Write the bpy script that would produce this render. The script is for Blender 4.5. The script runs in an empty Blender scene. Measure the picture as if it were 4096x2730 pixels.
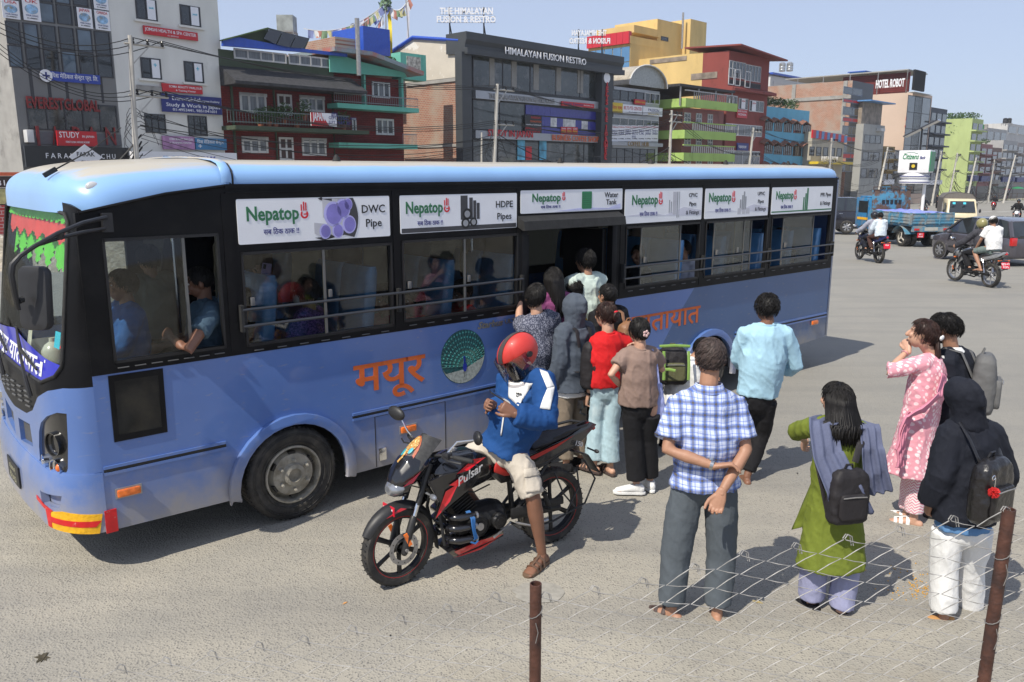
import bpy,bmesh,math,random
from mathutils import Vector,Matrix,noise
from mathutils.geometry import tessellate_polygon
random.seed(7)
SC = bpy.context.scene
C = SC.collection
R = math.radians
V3 = Vector

# ---------------------------------------------------------------- camera, sky, sun, exposure
PITCH = R(11.73); EYE = 2.7; FPX = 3277.0; CX = 2048.0; CY = 1365.0
cam = bpy.data.cameras.new('camera'); camo = bpy.data.objects.new('camera',cam); C.objects.link(camo)
cam.sensor_width = 36; cam.lens = 36 * FPX / 4096; cam.clip_start = .05; cam.clip_end = 4000
camo.location = (0,0,EYE); camo.rotation_euler = (R(90) - PITCH,0,0)
SC.camera = camo
SUN_AZ = math.atan2(-.662,-.75); SUN_EL = R(51)
world = bpy.data.worlds.new('World'); SC.world = world; world.use_nodes = True
wn = world.node_tree; wn.nodes.clear()
wo = wn.nodes.new('ShaderNodeOutputWorld'); wb = wn.nodes.new('ShaderNodeBackground')
sk = wn.nodes.new('ShaderNodeTexSky'); sk.sky_type = 'NISHITA'; sk.sun_disc = False
sk.sun_elevation = SUN_EL; sk.sun_rotation = SUN_AZ; sk.air_density = 1.0; sk.dust_density = 2.0; sk.ozone_density = 1.3; sk.altitude = 1300
wm = wn.nodes.new('ShaderNodeMix'); wm.data_type = 'RGBA'; wm.inputs[0].default_value = .62
wm.inputs[7].default_value = (5.5,6.3,8.4,1)
wn.links.new(sk.outputs[0],wm.inputs[6]); wn.links.new(wm.outputs[2],wb.inputs[0])
wb.inputs[1].default_value = .1; wn.links.new(wb.outputs[0],wo.inputs[0])
sun = bpy.data.lights.new('sun','SUN'); suno = bpy.data.objects.new('sun',sun); C.objects.link(suno)
sun.energy = 4.6; sun.angle = R(.5); sun.color = (1,.935,.82)
sd = V3((math.sin(SUN_AZ) * math.cos(SUN_EL),math.cos(SUN_AZ) * math.cos(SUN_EL),math.sin(SUN_EL)))
suno.rotation_euler = sd.to_track_quat('Z','Y').to_euler(); suno.location = sd * 60
SC.view_settings.view_transform = 'Standard'; SC.view_settings.look = 'None'
SC.view_settings.exposure = 0.2; SC.view_settings.gamma = 1; SC.view_settings.use_curve_mapping = False
SC.cycles.max_bounces = 6; SC.cycles.transparent_max_bounces = 12; SC.cycles.use_denoising = True

# ---------------------------------------------------------------- mapping of the photograph onto the place
def gz(Y): return 0.0 if Y < 11 else -.019 * (Y - 11)
def ray(x,y):
  a = (x - CX) / FPX; b = (y - CY) / FPX
  return V3((a,math.cos(PITCH) - b * math.sin(PITCH),-math.sin(PITCH) - b * math.cos(PITCH)))
def gp(x,y,h=0.0):
  "ground point seen at a pixel of the photograph"
  r = ray(x,y); z = h
  for i in range(40):
    t = (z - EYE) / r.z if r.z < 0 else 80
    z = h + gz(r.y * t)
  return V3((r.x * t,r.y * t,z))
def at(x,y,Y):
  r = ray(x,y); t = Y / r.y
  return V3((r.x * t,Y,EYE + r.z * t))
class Plane:
  "a street line: local x runs along it, local y away from the street"
  def __init__(s,o,ang):
    s.o = V3((o[0],o[1],0)); s.a = ang; s.d = V3((math.sin(ang),math.cos(ang),0)); s.n = V3((-s.d.y,s.d.x,0))
  def px(s,x,y,v=0):
    r = ray(x,y); q = s.o + s.n * v
    t = (q.x * s.n.x + q.y * s.n.y) / (r.x * s.n.x + r.y * s.n.y)
    P = V3((r.x * t,r.y * t,EYE + r.z * t))
    return (P - s.o).dot(s.d),P.z
  def pt(s,u,v,z): return s.o + s.d * u + s.n * v + V3((0,0,z))
  def mat(s,u=0,v=0,z=0):
    return Matrix.Translation(s.pt(u,v,z)) @ Matrix.Rotation(R(90) - s.a,4,'Z')

# ---------------------------------------------------------------- materials
MC = {}
def nd(t,typ,**kw):
  n = t.nodes.new(typ)
  for k,v in kw.items(): setattr(n,k,v)
  return n
def M(name,col=(.5,.5,.5),rough=.6,metal=0.0,var=.12,scale=6,bump=0.0,bscale=60,col2=None,c2scale=3,c2lo=.5,c2hi=.65,stretch=None,coat=0,spec=.5,emis=0,trans=0):
  if name in MC: return MC[name]
  m = bpy.data.materials.new(name); MC[name] = m; m.use_nodes = True
  t = m.node_tree; b = t.nodes['Principled BSDF']; L = t.links.new
  b.inputs['Roughness'].default_value = rough; b.inputs['Metallic'].default_value = metal
  b.inputs['Coat Weight'].default_value = coat; b.inputs['Coat Roughness'].default_value = .06
  b.inputs['Specular IOR Level'].default_value = spec
  if trans: b.inputs['Transmission Weight'].default_value = trans
  m.diffuse_color = (*col,1)
  tc = nd(t,'ShaderNodeTexCoord'); src = tc.outputs['Object']
  if stretch:
    mp = nd(t,'ShaderNodeMapping'); mp.inputs['Scale'].default_value = stretch; L(src,mp.inputs[0]); src = mp.outputs[0]
  base = None
  if var or col2:
    n1 = nd(t,'ShaderNodeTexNoise'); n1.inputs['Scale'].default_value = scale; n1.inputs['Detail'].default_value = 5; L(src,n1.inputs[0])
    mx = nd(t,'ShaderNodeMix',data_type='RGBA'); mr = nd(t,'ShaderNodeMapRange')
    mr.inputs[1].default_value = .3; mr.inputs[2].default_value = .7; L(n1.outputs[0],mr.inputs[0]); L(mr.outputs[0],mx.inputs[0])
    mx.inputs[6].default_value = (*[c * (1 - var) for c in col],1); mx.inputs[7].default_value = (*[min(1,c * (1 + var)) for c in col],1)
    base = mx.outputs[2]
  if col2:
    n2 = nd(t,'ShaderNodeTexNoise'); n2.inputs['Scale'].default_value = c2scale; n2.inputs['Detail'].default_value = 8; n2.inputs['Roughness'].default_value = .65; L(src,n2.inputs[0])
    m2 = nd(t,'ShaderNodeMapRange'); m2.inputs[1].default_value = c2lo; m2.inputs[2].default_value = c2hi; L(n2.outputs[0],m2.inputs[0])
    x2 = nd(t,'ShaderNodeMix',data_type='RGBA'); L(m2.outputs[0],x2.inputs[0]); L(base,x2.inputs[6]); x2.inputs[7].default_value = (*col2,1)
    base = x2.outputs[2]
  if base: L(base,b.inputs['Base Color'])
  else: b.inputs['Base Color'].default_value = (*col,1)
  if bump:
    nb = nd(t,'ShaderNodeTexNoise'); nb.inputs['Scale'].default_value = bscale; nb.inputs['Detail'].default_value = 4; L(src,nb.inputs[0])
    bp = nd(t,'ShaderNodeBump'); bp.inputs['Strength'].default_value = min(1,bump); bp.inputs['Distance'].default_value = .02; L(nb.outputs[0],bp.inputs['Height']); L(bp.outputs[0],b.inputs['Normal'])
  if emis:
    b.inputs['Emission Color'].default_value = (*col,1); b.inputs['Emission Strength'].default_value = emis
  return m
def glass(name,tint=(.85,.9,.9),refl=.12,dirt=0.0,fk=.4):
  if name in MC: return MC[name]
  m = bpy.data.materials.new(name); MC[name] = m; m.use_nodes = True; t = m.node_tree; L = t.links.new
  t.nodes.clear(); o = nd(t,'ShaderNodeOutputMaterial'); tr = nd(t,'ShaderNodeBsdfTransparent'); tr.inputs[0].default_value = (*tint,1)
  gl = nd(t,'ShaderNodeBsdfGlossy'); gl.inputs['Roughness'].default_value = .03; fr = nd(t,'ShaderNodeLayerWeight'); fr.inputs[0].default_value = .25
  ad = nd(t,'ShaderNodeMath',operation='MULTIPLY_ADD'); L(fr.outputs['Fresnel'],ad.inputs[0]); ad.inputs[1].default_value = fk; ad.inputs[2].default_value = refl; ad.use_clamp = True
  mx = nd(t,'ShaderNodeMixShader'); L(ad.outputs[0],mx.inputs[0]); L(tr.outputs[0],mx.inputs[1]); L(gl.outputs[0],mx.inputs[2]); out = mx.outputs[0]
  if dirt:
    df = nd(t,'ShaderNodeBsdfDiffuse'); df.inputs[0].default_value = (.45,.42,.36,1)
    tc = nd(t,'ShaderNodeTexCoord'); nz = nd(t,'ShaderNodeTexNoise'); nz.inputs['Scale'].default_value = 2.5; nz.inputs['Detail'].default_value = 6; L(tc.outputs['Object'],nz.inputs[0])
    ml = nd(t,'ShaderNodeMath',operation='MULTIPLY'); L(nz.outputs[0],ml.inputs[0]); ml.inputs[1].default_value = dirt
    m2 = nd(t,'ShaderNodeMixShader'); L(ml.outputs[0],m2.inputs[0]); L(out,m2.inputs[1]); L(df.outputs[0],m2.inputs[2]); out = m2.outputs[0]
  L(out,o.inputs[0]); return m

# ---------------------------------------------------------------- mesh helpers
class G:
  def __init__(s): s.v = []; s.f = []; s.mi = []; s.c = 0; s.M = Matrix.Identity(4)
  def add(s,vs,fs):
    k = len(s.v); s.v += [tuple(s.M @ V3(v)) for v in vs]; s.f += [[i + k for i in f] for f in fs]; s.mi += [s.c] * len(fs); return s
  def box(s,x0,x1,y0,y1,z0,z1,m=None):
    vs = [(x,y,z) for x in (x0,x1) for y in (y0,y1) for z in (z0,z1)]
    if m: vs = [m @ V3(v) for v in vs]
    return s.add(vs,[(0,1,3,2),(4,6,7,5),(0,4,5,1),(2,3,7,6),(0,2,6,4),(1,5,7,3)])
  def cbox(s,c,d,m=None):
    mm = Matrix.Translation(c) @ (m if m else Matrix.Identity(4)); h = [q / 2 for q in d]
    return s.box(-h[0],h[0],-h[1],h[1],-h[2],h[2],mm)
  def loft(s,rings,c0=True,c1=True,closed=True):
    n = len(rings[0]); vs = [p for r in rings for p in r]; fs = []
    for i in range(len(rings) - 1):
      for j in range(n if closed else n - 1):
        k = (j + 1) % n; fs.append((i * n + j,i * n + k,(i + 1) * n + k,(i + 1) * n + j))
    if c0: fs.append(tuple(range(n))[::-1])
    if c1: fs.append(tuple((len(rings) - 1) * n + j for j in range(n)))
    return s.add(vs,fs)
  def tube(s,pts,rad,n=8,round_=False,side=None,cap=True):
    "rad: a number, or one per point, or (rx, ry) per point with side the direction rx runs along"
    pts = [V3(p) for p in pts]; N = len(pts)
    if not isinstance(rad,(list,)): rad = [rad] * N
    rad = [r if isinstance(r,tuple) else (r,r) for r in rad]
    T = []
    for i in range(N):
      a = pts[max(0,i - 1)]; b = pts[min(N - 1,i + 1)]; d = b - a
      T.append(d.normalized() if d.length > 1e-9 else V3((0,0,1)))
    x = V3(side) if side else (V3((1,0,0)) if abs(T[0].x) < .8 else V3((0,1,0)))
    rings = []
    def ring(c,X,Y,r,k=1): return [c + X * (math.cos(a) * r[0] * k) + Y * (math.sin(a) * r[1] * k) for a in [2 * math.pi * j / n for j in range(n)]]
    for i in range(N):
      x = (V3(side) if side and abs(V3(side).normalized().dot(T[i])) < .95 else x); x = (x - T[i] * x.dot(T[i])).normalized(); y = T[i].cross(x)
      if round_ and i == 0:
        rr = min(rad[0]); rings += [ring(pts[0] - T[0] * rr * .85,x,y,rad[0],.45),ring(pts[0] - T[0] * rr * .5,x,y,rad[0],.85)]
      rings.append(ring(pts[i],x,y,rad[i]))
      if round_ and i == N - 1:
        rr = min(rad[-1]); rings += [ring(pts[i] + T[i] * rr * .5,x,y,rad[i],.85),ring(pts[i] + T[i] * rr * .85,x,y,rad[i],.45)]
    return s.loft(rings,cap,cap)
  def cyl(s,a,b,r,n=16,r2=None): return s.tube([a,b],[r,r if r2 is None else r2],n)
  def ell(s,c,r,nu=12,nv=8,m=None,z0=-1.0,z1=1.0):
    rings = []; a0 = math.asin(z0); a1 = math.asin(z1)
    for i in range(nv + 1):
      a = a0 + (a1 - a0) * i / nv; cz = math.sin(a); cr = max(.02,math.cos(a))
      rg = [V3((math.cos(t) * cr * r[0],math.sin(t) * cr * r[1],cz * r[2])) for t in [2 * math.pi * j / nu for j in range(nu)]]
      rings.append([V3(c) + (m @ p if m else p) for p in rg])
    return s.loft(rings)
  def lathe(s,prof,n=24,m=None,cap=True):
    "prof: (r, h) pairs turned about local z"
    rings = [[(m @ V3((r * math.cos(t),r * math.sin(t),h)) if m else V3((r * math.cos(t),r * math.sin(t),h))) for t in [2 * math.pi * j / n for j in range(n)]] for r,h in prof]
    return s.loft(rings,cap,cap)
  def prism(s,poly,h,m=None):
    "poly in local xy, extruded to h along local z"
    n = len(poly); vs = [V3((p[0],p[1],0)) for p in poly] + [V3((p[0],p[1],h)) for p in poly]
    if m: vs = [m @ v for v in vs]
    tri = tessellate_polygon([[V3((p[0],p[1],0)) for p in poly]])
    fs = [t[::-1] for t in tri] + [tuple(i + n for i in t) for t in tri] + [(i,(i + 1) % n,n + (i + 1) % n,n + i) for i in range(n)]
    return s.add(vs,fs)
  def grid(s,fn,nu,nv):
    return s.add([fn(i / nu,j / nv) for i in range(nu + 1) for j in range(nv + 1)],[(i * (nv + 1) + j,(i + 1) * (nv + 1) + j,(i + 1) * (nv + 1) + j + 1,i * (nv + 1) + j + 1) for i in range(nu) for j in range(nv)])
XZ = Matrix(((1,0,0,0),(0,0,-1,0),(0,1,0,0),(0,0,0,1))) # local xy -> xz, extrusion towards -y
def mesh_of(g,name='mesh',fix=True):
  me = bpy.data.meshes.new(name); me.from_pydata(g.v,[],g.f)
  if any(g.mi): me.polygons.foreach_set('material_index',g.mi)
  if fix:
    bm = bmesh.new(); bm.from_mesh(me); bmesh.ops.recalc_face_normals(bm,faces=bm.faces); bm.to_mesh(me); bm.free()
  me.update(); return me
def tag(o,label=None,cat=None,group=None,kind=None):
  if label: o['label'] = label
  if cat: o['category'] = cat
  if group: o['group'] = group
  if kind: o['kind'] = kind
  return o
def ob(name,g,mats,parent=None,smooth=None,label=None,cat=None,group=None,kind=None,mw=None,bevel=0):
  me = g if isinstance(g,bpy.types.Mesh) else mesh_of(g,name)
  if not me.materials:
    for m in (mats if isinstance(mats,(list,tuple)) else [mats]): me.materials.append(m)
  if bevel:
    bm = bmesh.new(); bm.from_mesh(me)
    es = [e for e in bm.edges if len(e.link_faces) == 2 and e.calc_face_angle(0) > .6]
    bmesh.ops.bevel(bm,geom=es,offset=bevel,segments=2,affect='EDGES',profile=.6); bm.to_mesh(me); bm.free()
    smooth = smooth or 35
  if smooth: me.shade_smooth(); me.set_sharp_from_angle(angle=R(smooth))
  o = bpy.data.objects.new(name,me); C.objects.link(o)
  if parent: o.parent = parent
  if mw: o.matrix_local = mw
  return tag(o,label,cat,group,kind)
def thing(name,label,cat,mw=None,group=None,loc=None,rz=0):
  o = bpy.data.objects.new(name,None); o.empty_display_size = .2; C.objects.link(o)
  o.matrix_world = mw if mw else Matrix.Translation(loc or (0,0,0)) @ Matrix.Rotation(rz,4,'Z')
  return tag(o,label,cat,group)
def copy_tree(o,parent=None):
  c = o.copy(); C.objects.link(c)
  if parent: c.parent = parent; c.matrix_parent_inverse = o.matrix_parent_inverse.copy()
  for ch in list(o.children): copy_tree(ch,c)
  return c
BAKE = bpy.data.scenes.new('bake'); BAKE_VL = BAKE.view_layers[0]
def evaluated(o):
  "the object as a mesh, worked out in a small scene of its own so that it stays quick"
  BAKE.collection.objects.link(o);
  with bpy.context.temp_override(scene=BAKE,view_layer=BAKE_VL): dg = bpy.context.evaluated_depsgraph_get()
  r = bpy.data.meshes.new_from_object(o.evaluated_get(dg)); bpy.data.objects.remove(o); return r
def bake(g,mods,name='tmp'):
  me = mesh_of(g,name) if isinstance(g,G) else g; o = bpy.data.objects.new('tmp',me)
  for typ,kw in mods:
    m = o.modifiers.new('m',typ)
    for k,v in kw.items(): setattr(m,k,v)
  return evaluated(o)
TX = {}
def cloud(size,typ='CLOUDS'):
  k = (size,typ)
  if k not in TX:
    t = bpy.data.textures.new('folds',typ); t.noise_scale = size; TX[k] = t
  return TX[k]
def union(g,vox,sm=5,disp=0,dsize=.08):
  mods = [('REMESH',dict(mode='VOXEL',voxel_size=vox,use_smooth_shade=True)),('SMOOTH',dict(iterations=sm,factor=.5))]
  if disp: mods.append(('DISPLACE',dict(texture=cloud(dsize),strength=disp,mid_level=.5,texture_coords='LOCAL')))
  return bake(g,mods)
def text(body,size,mat,parent,mw,name='lettering',ext=.002,bold=0.0,shear=0.0,align='LEFT',sx=1.0,fit=None,space=1.0):
  cu = bpy.data.curves.new('t','FONT'); cu.body = body; cu.size = size; cu.extrude = ext; cu.offset = bold * size; cu.shear = shear; cu.align_x = align; cu.resolution_u = 2; cu.space_character = space
  me = evaluated(bpy.data.objects.new('t',cu)); me.materials.clear()
  if fit and len(me.vertices):
    xs = [v.co.x for v in me.vertices]; w = max(xs) - min(xs); k = fit / w
  else: k = sx
  for v in me.vertices: v.co.x *= k
  return ob(name,me,mat,parent,mw=mw)
def sheet(outer,holes=(),fn=None,thick=.02,cx=(),cy=(),nrm=None):
  "flat polygon with holes, cut along lines, bent by fn(x, y) and given a thickness inwards"
  loops = [[V3((p[0],p[1],0)) for p in outer]] + [[V3((p[0],p[1],0)) for p in h] for h in holes]
  bm = bmesh.new(); vs = [bm.verts.new(p) for l in loops for p in l]
  for t in tessellate_polygon(loops):
    try: bm.faces.new([vs[i] for i in t])
    except ValueError: pass
  for x in cx: bmesh.ops.bisect_plane(bm,geom=bm.verts[:] + bm.edges[:] + bm.faces[:],plane_co=(x,0,0),plane_no=(1,0,0))
  for y in cy: bmesh.ops.bisect_plane(bm,geom=bm.verts[:] + bm.edges[:] + bm.faces[:],plane_co=(0,y,0),plane_no=(0,1,0))
  bmesh.ops.recalc_face_normals(bm,faces=bm.faces)
  if sum(f.normal.z * f.calc_area() for f in bm.faces) < 0: bmesh.ops.reverse_faces(bm,faces=bm.faces)
  top = [v.co.copy() for v in bm.verts]; fs = [[v.index for v in f.verts] for f in bm.faces]
  bm.verts.index_update(); fs = [[v.index for v in f.verts] for f in bm.faces]
  be = [(e.verts[0].index,e.verts[1].index) for e in bm.edges if e.is_boundary]
  n = len(top); P0 = [V3(fn(p.x,p.y,0)) for p in top]; P1 = [V3(fn(p.x,p.y,thick)) for p in top]; bm.free()
  g = G(); g.add(P0 + P1,[f for f in fs] + [[i + n for i in f][::-1] for f in fs] + [(a,b,b + n,a + n) for a,b in be]); return g
def rrect(x0,y0,x1,y1,r=.03,k=3):
  out = []
  for cx,cy,a0 in ((x1 - r,y0 + r,-90),(x1 - r,y1 - r,0),(x0 + r,y1 - r,90),(x0 + r,y0 + r,180)):
    out += [(cx + r * math.cos(R(a0 + 90 * i / k)),cy + r * math.sin(R(a0 + 90 * i / k))) for i in range(k + 1)]
  return out

# ---------------------------------------------------------------- ground
def ground_material():
  m = bpy.data.materials.new('dusty_asphalt'); m.use_nodes = True; t = m.node_tree; L = t.links.new; b = t.nodes['Principled BSDF']
  b.inputs['Roughness'].default_value = .9; b.inputs['Specular IOR Level'].default_value = .25
  tc = nd(t,'ShaderNodeTexCoord'); src = tc.outputs['Object']
  def noise_(scale,det=5,rough=.6,s=None):
    n = nd(t,'ShaderNodeTexNoise'); n.inputs['Scale'].default_value = scale; n.inputs['Detail'].default_value = det; n.inputs['Roughness'].default_value = rough; L(s or src,n.inputs[0]); return n.outputs[0]
  def rng(x,a,b_,c=0,d=1):
    n = nd(t,'ShaderNodeMapRange'); n.inputs[1].default_value = a; n.inputs[2].default_value = b_; n.inputs[3].default_value = c; n.inputs[4].default_value = d; L(x,n.inputs[0]); return n.outputs[0]
  def mix(f,a,b_,mode='MIX'):
    n = nd(t,'ShaderNodeMix',data_type='RGBA',blend_type=mode)
    if isinstance(f,float): n.inputs[0].default_value = f
    else: L(f,n.inputs[0])
    for q,i in ((a,6),(b_,7)):
      if isinstance(q,tuple): n.inputs[i].default_value = (*q,1)
      else: L(q,n.inputs[i])
    return n.outputs[2]
  def math_(op,a,b_):
    n = nd(t,'ShaderNodeMath',operation=op); n.use_clamp = op == 'MULTIPLY'
    for i,q in enumerate((a,b_)):
      if isinstance(q,(int,float)): n.inputs[i].default_value = q
      else: L(q,n.inputs[i])
    return n.outputs[0]
  big = rng(noise_(.35,6),.35,.65); mid = rng(noise_(1.7,7),.35,.7)
  col = mix(big,(.215,.207,.188),(.36,.335,.28)); col = mix(math_('MULTIPLY',mid,.55),col,(.40,.365,.295))
  mp = nd(t,'ShaderNodeMapping'); mp.inputs['Rotation'].default_value = (0,0,R(-48)); mp.inputs['Scale'].default_value = (.12,1.6,1); L(src,mp.inputs[0])
  streak = rng(noise_(1.3,6,.6,mp.outputs[0]),.48,.66); col = mix(math_('MULTIPLY',streak,.6),col,(.18,.172,.158))
  vo = nd(t,'ShaderNodeTexVoronoi'); vo.inputs['Scale'].default_value = 62; vo.inputs['Randomness'].default_value = 1; L(src,vo.inputs[0])
  sep = nd(t,'ShaderNodeSeparateColor'); L(vo.outputs['Color'],sep.inputs[0])
  stone = math_('MULTIPLY',rng(sep.outputs[0],.5,.62),rng(vo.outputs['Distance'],.42,.3))
  col = mix(math_('MULTIPLY',stone,.8),col,mix(sep.outputs[1],(.07,.07,.075),(.19,.18,.165)))
  fine = noise_(240,3,.7); col = mix(rng(fine,.25,.75,.0,.32),col,(.52,.48,.40))
  sx = nd(t,'ShaderNodeSeparateXYZ'); L(src,sx.inputs[0])
  dm = math_('ADD',sx.outputs[1],math_('MULTIPLY',noise_(.5,6),5)); dm = math_('ADD',dm,math_('MULTIPLY',sx.outputs[0],.35)); col = mix(math_('MULTIPLY',rng(dm,7.5,10),.62),col,(.215,.212,.20))
 # the sandy, unpaved edge beyond the fence
  e1 = math_('ADD',sx.outputs[1],math_('MULTIPLY',noise_(1.4,6),1.3)); e1 = math_('ADD',e1,math_('MULTIPLY',sx.outputs[0],-.16))
  sand = rng(e1,4.75,4.35); sandc = mix(rng(noise_(3,8,.7),.35,.65),(.36,.33,.265),(.27,.24,.19))
  col = mix(math_('MULTIPLY',sand,.8),col,sandc)
  wet = math_('MULTIPLY',rng(e1,4.15,3.9),rng(noise_(2.2,5),.5,.58)); col = mix(math_('MULTIPLY',wet,.6),col,(.12,.1,.075))
  L(col,b.inputs['Base Color'])
  bp = nd(t,'ShaderNodeBump'); bp.inputs['Strength'].default_value = .8; bp.inputs['Distance'].default_value = .008
  hgt = math_('ADD',math_('MULTIPLY',rng(vo.outputs['Distance'],.0,.6,1,0),.7),math_('MULTIPLY',fine,.5)); L(hgt,bp.inputs['Height'])
  b2 = nd(t,'ShaderNodeBump'); b2.inputs['Strength'].default_value = .35; b2.inputs['Distance'].default_value = .03; L(noise_(6,6,.7),b2.inputs['Height']); L(bp.outputs[0],b2.inputs['Normal'])
  L(b2.outputs[0],b.inputs['Normal']); return m
g = G()
ys = [-6,-2,0,1,2,3,4,5,6,8,10,11,12,14,18,25,40,70,120,250,600,1500]
xs = [-900,-300,-100,-50,-20,-10,-5,0,5,10,20,50,100,200,400,900]
g.grid(lambda a,b: (xs[round(a * (len(xs) - 1))],ys[round(b * (len(ys) - 1))],gz(ys[round(b * (len(ys) - 1))])),len(xs) - 1,len(ys) - 1)
ob('road',g,ground_material(),kind='structure')
# ---------------------------------------------------------------- the bus
BP = Plane((-1.7007,6.0581),R(49.33))
bus = thing('bus','long blue city bus with passengers crowding into its middle door','bus',BP.mat())
def paint(name,col,dust=.5):
  m = M(name,col,.32,var=.07,scale=1.5,coat=.5,bump=.12,bscale=1.7)
  t = m.node_tree; L = t.links.new; b = t.nodes['Principled BSDF']; tc = nd(t,'ShaderNodeTexCoord'); sx = nd(t,'ShaderNodeSeparateXYZ'); L(tc.outputs['Object'],sx.inputs[0])
  nz = nd(t,'ShaderNodeTexNoise'); nz.inputs['Scale'].default_value = 3; nz.inputs['Detail'].default_value = 8; nz.inputs['Roughness'].default_value = .7; L(tc.outputs['Object'],nz.inputs[0])
  a = nd(t,'ShaderNodeMath',operation='MULTIPLY_ADD'); L(nz.outputs[0],a.inputs[0]); a.inputs[1].default_value = -.9; L(sx.outputs[2],a.inputs[2])
  mr = nd(t,'ShaderNodeMapRange'); mr.inputs[1].default_value = .28; mr.inputs[2].default_value = -.16; mr.inputs[4].default_value = .75; L(a.outputs[0],mr.inputs[0])
  n2 = nd(t,'ShaderNodeTexNoise'); n2.inputs['Scale'].default_value = 40; n2.inputs['Detail'].default_value = 4
  mp = nd(t,'ShaderNodeMapping'); mp.inputs['Scale'].default_value = (.3,.3,1); L(tc.outputs['Object'],mp.inputs[0]); L(mp.outputs[0],n2.inputs[0])
  r2 = nd(t,'ShaderNodeMapRange'); r2.inputs[1].default_value = .62; r2.inputs[2].default_value = .72; r2.inputs[4].default_value = .28; L(n2.outputs[0],r2.inputs[0])
  mm = nd(t,'ShaderNodeMath',operation='MAXIMUM'); L(mr.outputs[0],mm.inputs[0]); L(r2.outputs[0],mm.inputs[1])
  old = b.inputs['Base Color'].links[0].from_socket; mx = nd(t,'ShaderNodeMix',data_type='RGBA'); L(mm.outputs[0],mx.inputs[0]); L(old,mx.inputs[6]); mx.inputs[7].default_value = (.33,.29,.22,1)
  L(mx.outputs[2],b.inputs['Base Color']); rr = nd(t,'ShaderNodeMath',operation='MULTIPLY_ADD'); L(mm.outputs[0],rr.inputs[0]); rr.inputs[1].default_value = .5; rr.inputs[2].default_value = .3; L(rr.outputs[0],b.inputs['Roughness'])
  return m
BLUE = paint('bus_blue',(.092,.172,.42)); BLUE2 = paint('bus_dark_blue',(.042,.10,.235)); ROOFB = (.25,.44,.74)
BLACK = M('bus_black',(.006,.006,.007),.42,var=.3,scale=3,spec=.16,col2=(.016,.0155,.015),c2scale=5,c2lo=.5,c2hi=.8)
RUB = M('black_rubber',(.018,.018,.018),.75,var=.3,scale=20,bump=.2)
INNER = M('bus_interior',(.035,.035,.04),.8); PLAS = M('black_plastic',(.02,.02,.022),.45,var=.25,scale=15,bump=.1,bscale=200)
CHROME = M('chrome',(.75,.75,.76),.15,1,var=.05); STEEL = M('dull_steel',(.35,.34,.33),.45,.7,var=.2)
BGLASS = glass('bus_glass',(.74,.77,.77),.035,.004,.35); FARG = glass('crowd_darkened_far_glass',(.16,.17,.17),.02,.004,.3); WGLASS = glass('windscreen_glass',(.93,.96,.95),.01,.008,.12)  # FARG: glass colour darkened to stand in for the crowd blocking daylight
WHITE = M('white_print',(.78,.79,.82),.4,var=.03); GREENP = M('green_print',(.03,.16,.07),.5,var=.05); REDP = M('red_print',(.62,.02,.03),.5,var=.05)
NAVYP = M('navy_print',(.03,.03,.2),.5,var=.05); BLKP = M('black_print',(.015,.015,.015),.5,var=.05); ORANGE = M('orange_print',(.62,.12,.02),.5,var=.15,col2=(.35,.12,.08),c2lo=.6,c2hi=.75)
W = 2.25
def side(y): return lambda x,z,t: (x,y + t,z)
def arc(cx,cz,r,a0,a1,n=14): return [(cx + r * math.cos(R(a0 + (a1 - a0) * i / n)),cz + r * math.sin(R(a0 + (a1 - a0) * i / n))) for i in range(n + 1)]
def lower(y,door,nm):
  A = arc(0,.34,.46,184,-8)[::1]; B = arc(5.33,.34,.46,186,-2)
  p1 = [(-1.36,1.39),(-1.36,.31),(-.46,.30)] + A[0:] + [(.49,.25),(2.40 if door else 2.6,.26),(2.40 if door else 2.6,1.39)]
  ob('side_panel',sheet(p1,fn=side(y),thick=.03 if y < 1 else -.03),BLUE,bus,20)
  x0 = 3.62 if door else 2.6
  if y < 1:
    ob('side_panel',sheet([(x0,.28),(4.05,.29),(4.62,1.0),(5.0,1.39),(x0,1.39)],fn=side(y),thick=.03),BLUE,bus)
    p2 = [(4.05,.29),(4.87,.30)] + B + [(5.8,.33),(8.05,.42),(8.05,1.39),(5.0,1.39),(4.62,1.0)]
    ob('side_panel',sheet(p2,fn=side(y),thick=.03),BLUE2,bus,label='darker blue rear side panel of the bus')
  else: ob('side_panel',sheet([(x0,.27),(4.87,.3)] + B + [(5.8,.33),(8.05,.42),(8.05,1.39),(x0,1.39)],fn=side(y),thick=-.03),BLUE2,bus)
lower(0,True,'near'); lower(W,False,'far')
for cx in (0,5.33): # wheel arch trims
  o_ = arc(cx,.34,.53,188,-10,18); i_ = arc(cx,.34,.45,-10,188,18)
  g = sheet([(cx - .51,.30)] + o_ + [(cx + .51,.24),(cx + .44,.26)] + i_ + [(cx - .44,.31)],fn=lambda x,z,t: (x,-.045 + t,z),thick=.045)
  ob('wheel_arch',g,BLUE,bus,bevel=.008)
  g = G(); pts = arc(cx,.36,.5,-5,185,14)
  g.loft([[V3((x,y,z)) for x,z in pts] for y in (.03,.7)],False,False,False); ob('wheel_housing',g,RUB,bus)
g = G() # rub rail, sill trim, hatches
for x0,x1 in ((-1.35,-.52),(.53,2.40),(3.62,4.81),(5.85,8.03)):
  g = G(); g.box(x0,x1,-.012,.001,.747,.767); rr_ = ob('rub_rail',g,BLUE,bus); g = G(); g.box(x0,x1,-.012,.001,.703,.723); ob('rub_rail',g,BLUE,bus); g = G(); g.box(x0,x1,-.006,.001,.724,.746); ob('rail_groove',g,BLKP,rr_)
g = G(); g.box(.735,.742,-.002,.02,.26,.70); g.box(1.455,1.462,-.002,.02,.26,.70); g.box(.735,1.46,-.002,.02,.695,.702); ob('hatch_seam',g,BLKP,bus)
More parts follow.
